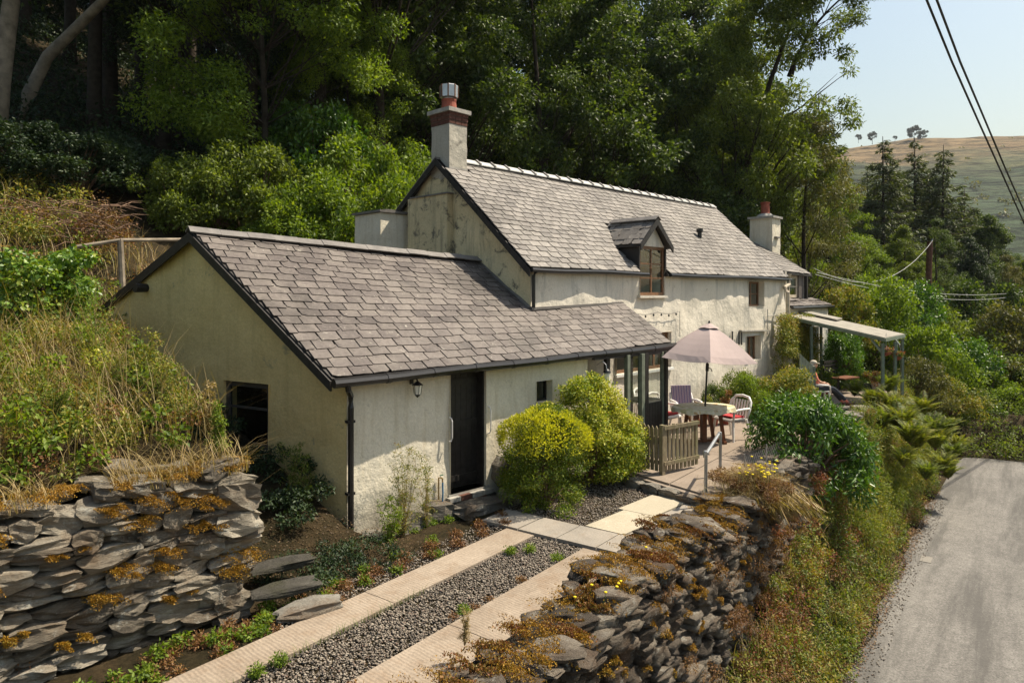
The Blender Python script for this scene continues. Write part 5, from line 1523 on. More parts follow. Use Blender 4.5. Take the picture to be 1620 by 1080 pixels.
# valley side scrub to the right
for px, py, d, m, lab, mat, s, sz, rz in [
 (1375, 520, 27.0, 0, 'bright green bush beyond the pergola roof', 'leaf_bright', 1.15, 1.3, .3),
 (1330, 525, 25.0, 1, 'yellowish bush between the extension and the bright bush', 'leaf_mixed', .85, .9, 1.0),
 (1430, 540, 29.0, 2, 'green bush left of the foot of the utility pole', 'leaf_vivid', 1.2, 1.3, 1.7),
 (1500, 560, 31.0, 0, 'leafy bush right of the utility pole foot', 'leaf_ash', 1.3, 1.3, 2.5),
 (1560, 560, 34.0, 1, 'broad dark bush in the valley at right', 'leaf_forest', 1.6, 1.8, 3.4),
 (1610, 570, 30.0, 2, 'pale leafy bush at the right edge in the valley', 'leaf_olive', 1.2, 1.3, 4.4),
 (1470, 590, 26.0, 1, 'yellow-green bush behind the hanging baskets', 'leaf_bright', 1.0, 1.0, 5.4),
 (1530, 610, 27.0, 2, 'dense green bush above the bend of the lane', 'leaf_vivid', 1.1, 1.0, .6),
 (1590, 630, 27.5, 0, 'leafy green bush over the right side of the bend', 'leaf_ash', 1.2, 1.0, 1.5),
 (1330, 560, 22.5, 2, 'dark low conifer-like bush under the pergola', 'leaf_vivid', .55, .5, 2.0),
 (1500, 650, 24.5, 0, 'green bush at the left of the lane bend', 'leaf_mixed', .8, .7, 2.9),
 (1560, 670, 26.5, 1, 'trailing bush at the far side of the lane bend', 'leaf_bright', .9, .7, 3.9),
 (1625, 680, 27.0, 2, 'shaded bush at the right end of the lane bend', 'leaf_olive', 1.0, .9, 4.9),
 (1450, 600, 23.0, 0, 'olive green bush beyond the ferns', 'leaf_olive', .7, .6, 5.9),
 (1540, 560, 38.0, 1, 'far round bush in the valley above the bend', 'leaf_ash', 1.6, 1.5, 1.2),
 (1650, 600, 34.0, 0, 'bush in the valley beyond the right edge', 'leaf_forest', 1.5, 1.5, 2.2),
]:
    p = P(px, py, d); zg = terr(p.x, p.y); p.z = max(zg - .1, p.z - 1.0) if p.z > zg + 1.2 else zg - .1
    shrub(px, d, SM[m], lab, mat, s, sz + max(0, (P(px, py, d).z - p.z) * .3), rz, at=p)

# golden clipped shrub and its taller neighbour
GS = shrub_mesh(80, .62, 1.40, 130, 36000, .034, (.13, .22), upn=.2, base=.02)
o = thing('clipped_shrub', P(862, 800, 10.35), 'small-leaved golden clipped shrub beside the black door', 'shrub')
o.location.z = -.17; pos_ = Vector(o.location); ORG[o.name] = Vector((0, 0, 0))
for nm, me, mt in zip(('stems', 'foliage'), GS, ('twig', 'leaf_gold')):
    me.materials.append(MATS[mt]); c = link(nm, me, o)
o.rotation_euler.z = .5
rng = np.random.default_rng(81)
n = 7000; d3 = unit(rng.normal(size=(n, 3))); d3[:, 2] = np.abs(d3[:, 2]); d3 = np.sign(d3) * np.abs(d3) ** .72; pt = d3 * np.array([.60, .60, .56]) * (0.93 + .12 * rng.random((n, 1))) + np.array([0, 0, .86])
pt[:, 2] += .04 * np.sin(pt[:, 0] * 17) * np.cos(pt[:, 1] * 15)
lump = np.array([mnoise.noise(Vector(q * 2.6)) for q in pt]); pt = np.array([0, 0, .80]) + (pt - np.array([0, 0, .80])) * (1 + .20 * lump)[:, None]
kp = (pt[:, 2] + .35 * lump + .16 * rng.normal(size=n) > .78) | (rng.random(n) < .12); pt = pt[kp]; d3 = d3[kp]; n = len(pt)
arr = leaf_arrays(pt, d3 + rng.normal(size=(n, 3)) * .6 + np.array([0, 0, .5]), rng.normal(size=(n, 3)) + d3, .042, .020)
leafobj('shoot_tips', arr, 'leaf_goldtip', o)
G2 = shrub_mesh(82, .85, 1.75, 120, 24000, .052, (.16, .32), aspect=.6)
plant('variegated_shrub', G2, P(940, 770, 11.45) * 1.0 + Vector((0, 0, .17)), 'tall variegated golden shrub in front of the glazed porch', 'shrub', 'leaf_goldshrub', 'twig', (.86, .86, .90), 1.0, names=('stems', 'foliage'))
plant('variegated_shrub', G2, P(975, 765, 11.7) + Vector((0, 0, .15)), 'lower right lobe of the golden shrub beside the picket gate', 'shrub', 'leaf_goldshrub', 'twig', (.62, .62, .62), 2.3, names=('stems', 'foliage'))
# glossy shrub on the wall
G3 = shrub_mesh(84, 1.25, 1.25, 110, 15000, .115, (.2, .36), aspect=.30, droop=.5, upn=.4)
plant('glossy_shrub', G3, P(1268, 765, 12.9) , 'glossy dark green shrub spilling over the retaining wall', 'shrub', 'leaf_vivid', 'twig', (1.0, .85, 1.15), .4, names=('stems', 'foliage'))
# plants against the cottage
G4 = shrub_mesh(86, .75, 1.0, 70, 12000, .05, (.16, .3))
for px, py, d, lab, mat, s, sz, rz in [(1238, 648, 16.9, 'pinkish-tipped shrub beside the dark wooden screen', 'leaf_mixed', 1.05, 1.1, 1), (1165, 640, 17.0, 'green border shrub behind the parasol pole', 'leaf_ash', .8, 1.0, 2), (1130, 645, 16.9, 'low green border plant under the parasol', 'leaf_forest', .5, .7, 3), (1195, 650, 16.6, 'yellow-green border shrub between parasol and pink-tipped shrub', 'leaf_bright', .75, .95, 4),
                                       (1276, 645, 17.4, 'small leafy plant beside the seated person', 'leaf_mixed', .4, .45, 5)]:
    p = P(px, py, d); p.z = 0
    shrub(0, 0, G4, lab, mat, s, sz, rz, at=p)
# climber on the far corner
rng = np.random.default_rng(90)
C = []; 
for i in range(90):
    t = rng.uniform(10.3, 12.6); z = rng.uniform(.5, 2.3); 
    if z < 1.2 and rng.random() < .5: continue
    C.append(tuple(HS(t, -.35 - .35 * rng.random() * math.sin(min(1, z / 2.3) * PI), z)))
o = thing('climber', HS(11.2, -.3, 0), 'dense yellow-green climber on the far front corner of the cottage', 'climbing plant')
leafobj('foliage', cloud(rng, C, [.28] * len(C), 20000, .05), 'leaf_goldshrub' if False else 'leaf_mixed', o, org(o))
MB().tube([HS(11.2, -.2, 0), HS(11.1, -.2, 1.0), HS(10.8, -.2, 2)], [.03, .02, .01], 5).build('stems', 'twig', o)
# ivy mass on the left bank
rng = np.random.default_rng(91); C = []; Rv = []
base = P(55, 560, 9.3)
for i in range(150):
    a = rng.random() * 2 * PI; z = rng.random()
    C.append((base.x + .78 * math.cos(a) * (1 - .25 * z) * rng.random() ** .3, base.y + .55 * math.sin(a) * rng.random() ** .3, base.z - 1.1 + z * 2.45)); Rv.append(.16 + .14 * rng.random())
o = thing('ivy_stump', Vector((base.x, base.y, base.z - .6)), 'bright green ivy smothering a stump at the left edge', 'ivy')
MB().tube([(base.x, base.y, base.z - .9), (base.x + .05, base.y, base.z + .9)], [.3, .2], 8).build('stump', 'bark', o)
leafobj('ivy', cloud(rng, C, Rv, 26000, .062, droop=.5, aspect=.85, upn=.3), 'leaf_ivy', o, org(o))
# extra low ferns filling the lane bank
# ferns
FM = [fern_mesh(s, 30 + s * 3, .85) for s in (1, 2, 3)]
fl_ = [(1352, 615, 19.0, .8, 'leaf_ash'), (1380, 632, 18.3, 1.0, 'leaf_fern'), (1405, 610, 19.0, 1.0, 'leaf_ash'), (1362, 660, 17.0, .7, 'leaf_fern'), (1395, 665, 16.9, .95, 'leaf_ash'), (1425, 672, 17.0, 1.25, 'leaf_fern'), (1450, 700, 16.7, 1.3, 'leaf_fern'), (1480, 700, 17.6, 1.2, 'leaf_fern'),
       (1490, 735, 16.8, .9, 'leaf_fern'), (1430, 725, 15.8, .85, 'leaf_fern'), (1508, 715, 19.0, .9, 'leaf_ash'), (1370, 690, 15.6, .5, 'leaf_olive'), (1460, 650, 19.0, 1.15, 'leaf_fern')]
flab = ['fern left of the clump, nearest the seated person\'s feet', 'fern behind the left edging stones', 'tall fern below the hanging baskets', 'small fern at the patio rim beside the path', 'green fern over the edging stones', 'large yellowing fern in the middle of the clump',
        'largest arching fern leaning towards the lane', 'broad fern at the top of the lane bank', 'fern hanging over the lane edge', 'low fern under the largest arching one', 'fern at the far end of the lane bank', 'little olive fern by the glossy shrub', 'fern behind the largest arching one']
fl_ += [(1410, 640, 17.8, 1.0, 'leaf_fern'), (1440, 690, 16.2, 1.0, 'leaf_fern'), (1475, 680, 17.9, 1.1, 'leaf_ash'), (1500, 745, 17.6, .8, 'leaf_fern'), (1465, 745, 15.9, .8, 'leaf_ash'), (1495, 680, 20.0, 1.1, 'leaf_fern'), (1515, 705, 21.5, 1.0, 'leaf_fern')]
flab += ['upright fern between the hanging baskets and the yellowing fern', 'fern tucked in front of the yellowing fern', 'green fern between the two broadest ferns', 'fern touching the edge of the lane', 'fern low on the bank below the largest one', 'fern behind the broad one at the top of the bank', 'farthest fern on the lane bank by the bend']
for i, ((px, py, d, s, mt), lab) in enumerate(zip(fl_, flab)):
    p = P(px, py, d); s *= .82; plant('fern', FM[i % 3], p - UP * .22, lab, 'fern', mt, 'twig', (s, s, s), i * 1.3, 'ferns on the bank above the lane', names=('stems', 'fronds'))
# ------------------------------------------------------------------ undergrowth
def terr_np(x, y): return np.array([terr(a, b) for a, b in zip(x, y)])
def stuff_leaves(name, arrs, mat, label, cat='undergrowth'):
    v, t = join_arrays(arrs)
    o = link(name, np_mesh(name, v, t), None, mat); return tag(o, label, cat, kind='stuff')
def clump_field(rng, n, samp, hr, rr):
    """n clump centres over the ground; samp gives x,y"""
    x, y = samp(rng, n); z = terr_np(x, y); h = hr[0] + (hr[1] - hr[0]) * rng.random(len(x)) ** 1.5
    return np.stack([x, y, z + h], 1), rr[0] + (rr[1] - rr[0]) * rng.random(len(x))
def ec_samp(e0, e1, c0, c1):
    def f(rng, n):
        e = e0 + (e1 - e0) * rng.random(n); c = c0 + (c1 - c0) * rng.random(n)
        return 0.6 * e - 0.8 * c, 0.8 * e + 0.6 * c
    return f
rng = np.random.default_rng(100)
# left bank behind the wall
A1 = []; A2 = []; A3 = []
C, R_ = clump_field(rng, 300, ec_samp(0.2, 4.25, 6.95, 12.5), (.0, .45), (.10, .28))
A1.append(cloud(rng, C, R_, 60000, .042, aspect=.5, droop=.2))
C, R_ = clump_field(rng, 120, ec_samp(0.2, 4.2, 6.6, 10.5), (.05, .45), (.08, .2)); A2.append(cloud(rng, C, R_, 13000, .035, aspect=.45))
C, R_ = clump_field(rng, 90, ec_samp(0.2, 4.2, 6.9, 12), (.1, .6), (.10, .22)); A3.append(cloud(rng, C, R_, 9000, .055, aspect=.6))
# slope beyond, between ivy and handrail
C, R_ = clump_field(rng, 260, ec_samp(-1, 6.2, 12.0, 19), (.0, .55), (.2, .5)); A1.append(cloud(rng, C, R_, 30000, .07, aspect=.5))
C, R_ = clump_field(rng, 120, ec_samp(0, 7, 12.5, 17), (.0, .5), (.2, .42)); A2.append(cloud(rng, C, R_, 5000, .06, aspect=.5))
C, R_ = clump_field(rng, 60, ec_samp(0.2, 4.2, 6.95, 12), (.1, .55), (.08, .2)); stuff_leaves('yellow_undergrowth', [cloud(rng, C, R_, 7000, .04, aspect=.5)], 'leaf_goldshrub', 'yellowing bramble leaves over the left bank')
stuff_leaves('undergrowth', A1, 'leaf_mixed', 'tangled bramble and weeds over the left bank')
stuff_leaves('dry_undergrowth', A2, 'leaf_rust', 'brown dried undergrowth over the left bank')
stuff_leaves('green_undergrowth', A3, 'leaf_bright', 'fresh green nettles among the bramble on the left bank')
# woodland floor
def xs_samp(px0, px1, d0, d1):
    def f(rng, n):
        d = d0 + (d1 - d0) * rng.random(n); px = px0 + (px1 - px0) * rng.random(n); return (px - 810) / F * d, d
    return f
C, R_ = clump_field(rng, 900, xs_samp(-150, 760, 18, 42), (.0, 1.1), (.4, .9))
stuff_leaves('forest_floor_plants', [cloud(rng, C, R_, 55000, .14, aspect=.5)], 'leaf_cool', 'dark woodland undergrowth on the shaded slope')
C, R_ = clump_field(rng, 500, xs_samp(1180, 1850, 30, 75), (-.5, 1.6), (.6, 1.6))
stuff_leaves('valley_scrub', [cloud(rng, C, R_, 40000, .22, aspect=.55)], 'leaf_forest', 'mixed scrub covering the valley side below the larches')
C, R_ = clump_field(rng, 260, xs_samp(1240, 1500, 21.5, 31), (-.2, .7), (.3, .6))
C2, R2 = clump_field(rng, 420, ec_samp(28.0, 31, -16, 3.5), (-.1, .8), (.25, .6))
stuff_leaves('garden_scrub', [cloud(rng, C, R_, 20000, .10, aspect=.5), cloud(rng, C2, R2, 36000, .09, aspect=.5)], 'leaf_ash', 'leafy scrub beyond the cottage garden and lane bend')

# lane bank: over the lower face of the wall and up beside the ferns
def bank(rng, n, e0, e1, k0=0.0, k1=1.0):
    e = e0 + (e1 - e0) * rng.random(n); k = k0 + (k1 - k0) * rng.random(n)
    ext = np.clip((e - 8) / 8, 0, 1)
    c = 2.22 + .80 * k; h = k ** 1.6 * (0.5 + 2.1 * ext)
    z = -2.48 + h + .12 * rng.random(n)
    c = c + np.where(h > .9, .0, 0)
    return np.stack([.6 * e - .8 * c, .8 * e + .6 * c, z], 1)
B1 = []; B2 = []; B3 = []; B4 = []
C = bank(rng, 330, 3, 24); B1.append(cloud(rng, C, .14 + .20 * rng.random(len(C)), 56000, .045, aspect=.5))
C = bank(rng, 170, 4, 24); B2.append(cloud(rng, C, .10 + .18 * rng.random(len(C)), 26000, .04, aspect=.4))
C = bank(rng, 60, 9, 17, .5, 1); B3.append(cloud(rng, C, .10 + .15 * rng.random(len(C)), 8000, .035, aspect=.5))
C = bank(rng, 160, 8, 26); B4.append(cloud(rng, C, .15 + .2 * rng.random(len(C)), 15000, .055, aspect=.5))
# hanging dry growth on the wall face
def face_pts(rng, n, e0, e1, z0, z1):
    e = e0 + (e1 - e0) * rng.random(n); z = z0 + (z1 - z0) * rng.random(n); c = 3.02 - .10 * rng.random(n)
    return np.stack([.6 * e - .8 * c, .8 * e + .6 * c, z], 1)
C = face_pts(rng, 60, 8.2, 17, -2.0, 0.0); B2.append(cloud(rng, C, .08 + .14 * rng.random(len(C)), 9000, .032, aspect=.35, droop=.6))
C = face_pts(rng, 24, 9.5, 16, -1.3, -.2); B3.append(cloud(rng, C, .10 + .12 * rng.random(len(C)), 4500, .03, aspect=.5, droop=.4))
C = face_pts(rng, 30, 10, 19, -1.9, -.2); B1.append(cloud(rng, C, .10 + .15 * rng.random(len(C)), 6000, .045, aspect=.5, droop=.4))
n = 420; e = 14.5 + 11 * rng.random(n); c = 2.3 + 1.05 * rng.random(n); zz = -2.3 + np.clip((c - 2.2) / 1.2, 0, 1) * 2.25 + .25 * rng.random(n) + .15
C = np.stack([.6 * e - .8 * c, .8 * e + .6 * c, zz], 1); stuff_leaves('bracken', [cloud(rng, C, .16 + .22 * rng.random(n), 46000, .06, aspect=.28, droop=.1, upn=.3)], 'leaf_fern', 'yellow-green bracken massed on the lane bank below the ferns')
C = face_pts(rng, 46, 6.2, 11.5, -2.1, .05); B2.append(cloud(rng, C, .06 + .13 * rng.random(len(C)), 9000, .028, aspect=.3, droop=.6))
stuff_leaves('bank_plants', B1, 'leaf_mixed', 'wild plants growing on the bank between wall and lane')
stuff_leaves('bank_dry_plants', B2, 'leaf_rust', 'dried brown plants hanging on the retaining wall and bank')
stuff_leaves('bank_red_plants', B3, 'leaf_red', 'reddish herb robert on the face of the retaining wall')
stuff_leaves('bank_green_plants', B4, 'leaf_ash', 'green bank growth along the lane below the ferns')
# dead leaves along the lane edge
n = 5000; e = 3 + 20 * rng.random(n); c = 2.12 - .28 * rng.random(n) ** 2 + .1
Pn = np.stack([.6 * e - .8 * c, .8 * e + .6 * c, np.full(n, -2.493)], 1)
stuff_leaves('dead_leaves', [leaf_arrays(Pn, rng.normal(size=(n, 3)) * np.array([1, 1, .15]), rng.normal(size=(n, 3)) * .3 + np.array([0, 0, 1]), .04, .02)], 'leaf_rust', 'dead leaves drifted along the edge of the lane', 'leaves')

# grasses
G = []
n = 3000; x, y = ec_samp(.3, 4.2, 6.95, 11)(rng, n); G.append(blades(rng, np.stack([x, y, terr_np(x, y) + .05], 1), .75, .007, .7))
n = 1500; t = 4 * rng.random(n); t = t[np.array([mnoise.noise(Vector((q * 1.7, 0, 5))) > -.12 for q in t])]; n = len(t); k = -.02 + .4 * rng.random(n)
p = np.array(LA)[None] + np.array(LU)[None] * t[:, None] - np.array(LN)[None] * k[:, None]; p[:, 2] = 1.22
G.append(blades(rng, p, .36, .006, 1.1))
n = 2600; x, y = ec_samp(0, 7, 12, 18)(rng, n); G.append(blades(rng, np.stack([x, y, terr_np(x, y)], 1), .6, .012, .7))
C = bank(rng, 1500, 3, 24); G.append(blades(rng, C, .45, .008, .8))
stuff_leaves('dry_grass', G, 'grass_dry', 'dry straw-coloured grass on the banks', 'grass')
G = []
C = bank(rng, 1000, 4, 24); G.append(blades(rng, C, .4, .008, .8))
n = 260; e = 1.5 + 3.8 * rng.random(n) ** .6; G.append(blades(rng, np.stack([.6 * e - .8 * 5.14, .8 * e + .6 * 5.14, np.full(n, -.18)], 1), .09, .005, .7))
stuff_leaves('green_grass', G, 'grass_green', 'green grass tufts on the bank and beside the wheel strip', 'grass')
# little weeds in the drive and at wall feet
W = []
def weeds(cent, n, size, hr=.1):
    c = np.array(cent); W.append(cloud(rng, c, [hr] * len(c), n, size, aspect=.5, shell=.1))
def ecz(e, c, z): return tuple(V2(e, c, z))
weeds([ecz(1.8 + 2.9 * rng.random(), 5.66 + .5 * rng.random(), -.15) for i in range(16)], 1500, .038, .08)
weeds([ecz(6.7, 5.05, -.12), ecz(6.9, 4.9, -.12), ecz(6.9, 4.5, -.14), ecz(5.2, 4.5, -.15), ecz(3.5, 5.1, -.1), ecz(3.3, 5.12, -.12)], 1500, .028, .09)
weeds([ecz(3.9 + i * .28 + .1 * math.sin(i * 7), 5.9 + .2 * math.sin(i * 3), -.13) for i in range(10)], 1500, .035, .10)
weeds([ecz(2.3 + i * .22, 5.95 + .2 * math.sin(i * 5), -.12) for i in range(9)], 1300, .04, .11)
weeds([tuple(W0 + WU * (i * .2) + WN * (.30 + .06 * math.sin(i * 2)) + UP * (-.30 + i * .012)) for i in range(11)], 3400, .032, .12)
stuff_leaves('small_weeds', W, 'leaf_bright', 'small green weeds in gravel and at the wall feet', 'weeds')
W = []
weeds([ecz(4.6 + i * .24, 5.86 + .13 * math.sin(i * 3), -.14) for i in range(14)], 5200, .028, .12)
weeds([ecz(1.8 + 2.9 * rng.random(), 5.68 + .5 * rng.random(), -.17) for i in range(60)], 9000, .026, .09)
weeds([ecz(5.0 + rng.random() * 1.2, 4.42 + rng.random() * .1, -.16) for i in range(5)], 700, .022, .07)
stuff_leaves('dry_weeds', W, 'leaf_rust', 'dried brown weeds along the driveway edge', 'weeds')
# shaded growth in the gap by the gable
W = []
for k_ in range(2):
    pts = [tuple(V2(rng.uniform(4.3, 6.0), rng.uniform(5.9, 7.6), rng.uniform(-.22, .0) + .0)) for _ in range(60)]
    W.append(cloud(rng, pts, [.11] * 60, 5000, .035, aspect=.5))
pts = []
for i in range(46):
    s = rng.uniform(.0, 4.5); k = rng.uniform(.1, 1.0); p = W0 + GU * s + GN * k; pts.append((p.x, p.y, terr(p.x, p.y) + rng.uniform(0, .35)))
W.append(cloud(rng, pts, [.18] * len(pts), 12000, .045, aspect=.5))
stuff_leaves('gap_plants', W, 'leaf_cool', 'shaded green plants in the gap along the gable wall')

# leaf litter and rubble on the bare soil between steps and outbuilding
n = 3600; e = 4.2 + 2.2 * rng.random(n); c = 5.7 + 1.7 * rng.random(n); x = .6 * e - .8 * c; y = .8 * e + .6 * c
Pn = np.stack([x, y, np.array([max(terr(a, b), -.19) for a, b in zip(x, y)]) + .01], 1)
stuff_leaves('leaf_litter', [leaf_arrays(Pn, rng.normal(size=(n, 3)) * np.array([1, 1, .25]), rng.normal(size=(n, 3)) * .4 + np.array([0, 0, 1]), .026, .014)], 'leaf_litter_brown', 'brown leaf litter on the soil by the stone steps', 'leaves')
# gorse and bracken on the far moor
def moor_pts(n):
    o = bpy.data.objects['hill']; m = len(o.data.vertices); co = np.empty(m * 3, np.float32); o.data.vertices.foreach_get('co', co); co = co.reshape(-1, 3)
    w = np.exp(-((co[:, 2] - 45) / 45) ** 2) + .04; w[co[:, 1] > 620] = 0; w /= w.sum(); k = rng.choice(m, n, p=w)
    return co[k] + rng.normal(size=(n, 3)) * np.array([4.5, 4.5, .3])
C = moor_pts(1500); stuff_leaves('moor_scrub', [cloud(rng, C, 1.0 + 2.4 * rng.random(len(C)) ** 2, 26000, 1.5, aspect=.6, flat=.5)], 'leaf_olive', 'gorse and scrub dotted over the far moor')
# ------------------------------------------------------------------ moss on the stones
def moss_patch(rng, cent, nrm, rad_, n, size=.018, tall=.03):
    """cushions: cent (k,3), nrm (k,3), rad (k,)"""
    k = rng.integers(0, len(cent), n); N = unit(nrm[k]); T = unit(np.cross(N, np.array([.3, .2, .9])[None] + N * 0)); B = np.cross(N, T)
    a = rng.random(n) * 2 * PI; q = np.sqrt(rng.random(n)); r = rad_[k] * q * (0.75 + .35 * np.sin(a * 3 + k))
    Pn = cent[k] + T * (r * np.cos(a))[:, None] * 1.5 + B * (r * np.sin(a))[:, None] * .8 + N * (tall * (1 - q ** 2))[:, None]
    D = N + rng.normal(size=(n, 3)) * .8
    return leaf_arrays(Pn, D, rng.normal(size=(n, 3)), size * (.6 + .8 * rng.random(n)), size * .6)
def arr_(l): return np.array([x[:] for x in l], float)
r_ = random.Random(77); cs_ = []; ns_ = []; rr_ = []
for t, z, R in [(.15, .42, .16), (.25, .30, .14), (.45, .78, .09), (.75, .62, .10), (.95, .48, .12), (1.25, .55, .12), (1.35, .35, .12), (1.05, .95, .10), (.6, 1.05, .15), (.85, 1.12, .16), (1.6, .82, .08), (1.9, .22, .07), (2.1, .7, .12), (2.4, .55, .10), (2.5, .9, .10), (2.9, .6, .12), (.35, .98, .10), (1.5, .05, .08), (3.1, .4, .1), (2.0, 1.05, .1), (1.3, 1.1, .1), (2.7, .2, .1), (.7, .2, .08)]:
    for k in range(4):
        p = LA + LU * (t + r_.uniform(-.14, .14)) + LN * r_.uniform(0.02, .05) + UP * (z + r_.uniform(-.03, .03)); cs_.append(p); ns_.append(UP + LN * .7); rr_.append(R * r_.uniform(.35, .7))
for i in range(70):
    p = LA + LU * r_.uniform(0, 4) - LN * r_.uniform(0, .4) + UP * 1.28; cs_.append(p); ns_.append(UP); rr_.append(r_.uniform(.05, .14))
v = moss_patch(rng, arr_(cs_), arr_(ns_), np.array(rr_) * 1.3, 52000, .014, .025)
stuff_leaves('moss', [v], 'moss_orange', 'orange-brown moss cushions on the left stone wall', 'moss')
cs_ = []; ns_ = []; rr_ = []; cs2 = []; ns2 = []; rr2 = []
for i in range(430):
    t = r_.uniform(0, 10.2); c = r_.uniform(-.02, .66); z = rtop(t) + .07 - .12 * abs(c - .3)
    p = rw0 + RU * t - RN * c + UP * z
    m = mnoise.noise(Vector((t * 1.1, c * 2, 3)))
    if m > -.22 or r_.random() < .4:
        (cs_ if m > .0 or r_.random() < .45 else cs2).append(p)
for p in cs_: ns_.append(UP + RN * .3); rr_.append(r_.uniform(.07, .19))
for p in cs2: ns2.append(UP + RN * .3); rr2.append(r_.uniform(.07, .2))
for i in range(70):
    t = r_.uniform(1, 10); z = -.15 - 1.6 * r_.random() ** 1.5; p = rw0 + RU * t + RN * .04 + UP * z; cs_.append(p); ns_.append(UP * .6 + RN); rr_.append(r_.uniform(.03, .09))
v = moss_patch(rng, arr_(cs_), arr_(ns_), np.array(rr_), 80000, .0165, .045)
stuff_leaves('moss', [v], 'moss_orange', 'golden moss cushions on top of the retaining wall', 'moss')
v = moss_patch(rng, arr_(cs2), arr_(ns2), np.array(rr2), 28000, .024, .06)
stuff_leaves('sedum', [v], 'sedum', 'brown and red stonecrop trailing over the retaining wall', 'stonecrop')

# orange grass tuft with yellow flowers at the end of the handrail
tc = V2(10.25, 3.25, .05)
o = thing('grass_tuft', tc, 'rust and straw coloured grassy tuft beside the metal handrail', 'grass tuft')
n = 2200; q = rng.normal(size=(n, 3)) * np.array([.22, .30, .0]); Pn = q + np.array(tc)[None] + np.array([.0, .0, .02]); Pn[:, 2] += .22 * np.exp(-(q[:, 0] ** 2 + q[:, 1] ** 2) * 8)
leafobj('blades', blades(rng, Pn, .22, .006, 1.5), 'grass_dry', o, org(o))
leafobj('leaves', cloud(rng, [tuple(tc + Vector((rng.normal() * .22, rng.normal() * .3, .16 + .08 * rng.random()))) for _ in range(40)], [.12] * 40, 15000, .032, aspect=.4), 'leaf_rust', o, org(o))
n = 1300; Pn = np.array(tc)[None] + rng.normal(size=(n, 3)) * np.array([.18, .26, .02]) + np.array(RN)[None] * .22 + np.array([0, 0, .12])
D_ = np.array(RN)[None] * .8 + np.array([0, 0, -.9]) + rng.normal(size=(n, 3)) * .25
leafobj('hanging_blades', leaf_arrays(Pn, D_, rng.normal(size=(n, 3)), .30 * (.5 + rng.random(n)), .008), 'grass_dry', o, org(o))
def flower_stalk(parent, base, top, rr, petal='flower_yellow', n=9):
    mb = MB(); mb.tube([base, base.lerp(top, .5) + Vector((.01, 0, .01)), top], [.004, .003, .002], 4); 
    s = mb.build('stalk', 'grass_green', parent)
    h = MB(); h.lathe(top, [(.004, -.005), (rr, .004), (rr * .9, .012), (rr * .3, .016)], n); h.build('flower', petal, s)
for i in range(44):
    a = rng.uniform(-.42, .42); b = rng.uniform(-.45, .25); bp = tc + RU * a + RN * (b * .6 + .15) + UP * .12
    flower_stalk(o, bp, bp + Vector((rng.uniform(-.05, .05), rng.uniform(-.05, .05), rng.uniform(.16, .36))), .020)
fo = thing('yellow_stonecrop', V2(6.6, 3.4, .1), 'few yellow stonecrop flowers on the near retaining wall', 'flowers')
for i in range(12):
    bp = V2(5.9 + rng.uniform(-.5, 1.9), 3.35 + rng.uniform(-.2, .2), .12); flower_stalk(fo, bp, bp + Vector((rng.uniform(-.03, .03), 0, rng.uniform(.04, .12))), .016)

# tall weeds
def tall_weed(p, H, ns, lab, mat='leaf_mixed', seed=0, spread=.3, stem='grass_dry', nl=900, leaf=.035, top_leaf=True, cat='weed'):
    o = thing('tall_weed', p, lab, cat); rng_ = np.random.default_rng(seed); mb = MB(); C = []
    for i in range(ns):
        a = rng_.random() * 2 * PI; L = H * rng_.uniform(.6, 1.05); w = spread * rng_.random(); prev = Vector(p); pts = [prev]
        for k in range(1, 7):
            f = k / 6; q = Vector(p) + Vector((math.cos(a) * w * f ** 1.3, math.sin(a) * w * f ** 1.3, L * f)) + Vector((rng_.normal() * .01, rng_.normal() * .01, 0)); pts.append(q)
        mb.tube(pts, [.006, .005, .0045, .004, .003, .002, .0015], 4, caps=False)
        for k in range(1, 7):
            C.append(tuple(pts[k]))
            for m_ in range(2):
                b = rng_.random() * 2 * PI; l = .16 * H * rng_.random() * (1.2 - k / 8); e_ = pts[k] + Vector((math.cos(b) * l, math.sin(b) * l, l * .8)); mb.tube([pts[k], e_], [.0025, .001], 3, caps=False); C.append(tuple(e_))
    mb.build('stems', stem, o)
    leafobj('leaves', cloud(rng_, C, [.05 * H + .01] * len(C), nl, leaf, aspect=.35, shell=.0), mat, o, org(o))
tall_weed(W0 + WU * .62 + WN * .42 - UP * .33, 1.25, 9, 'tallest feathery weed against the white wall beside the downpipe', seed=1, spread=.30, nl=2600, leaf=.028)
tall_weed(W0 + WU * 1.05 + WN * .36 - UP * .28, .95, 7, 'feathery weed between the tallest weed and the garden tap', seed=2, spread=.35, nl=1500, leaf=.025)
tall_weed(W0 + WU * .3 + WN * .5 - UP * .38, .7, 7, 'leafy weed under the black downpipe', 'leaf_bright', 3, .25, nl=1800, leaf=.035)
for px, py, d, H, lab, mat, s in [(462, 800, 8.9, .8, 'tall dark weed beside the gable window sill', 'leaf_ash', 4), (480, 830, 9.0, .75, 'weed in the shaded corner of the gable wall', 'leaf_ash', 5), (330, 690, 7.6, .55, 'seeding grass stems on the wall end below the gable window', 'grass_dry', 6),
                                   (205, 640, 7.8, 1.0, 'branching umbel weed in front of the gable wall', 'leaf_mixed', 7), (150, 600, 8.2, 1.1, 'tall yellowing weed at the left end of the gable', 'leaf_bright', 8), (255, 660, 7.6, .8, 'dark-headed weed on the bank before the gable', 'leaf_mixed', 9), (90, 700, 6.6, .7, 'yellow-leaved weed above the left wall', 'leaf_gold', 10),
                                   (735, 1020, 5.9, .30, 'small seed-headed weed on the near end of the retaining wall', 'grass_dry', 11), (345, 720, 7.3, .5, 'leafy weed leaning over the wall end', 'leaf_bright', 12)]:
    tall_weed(P(px, py, d), H, 6, lab, mat, s, .3 * H, nl=1300, leaf=.035 if s != 11 else .014)
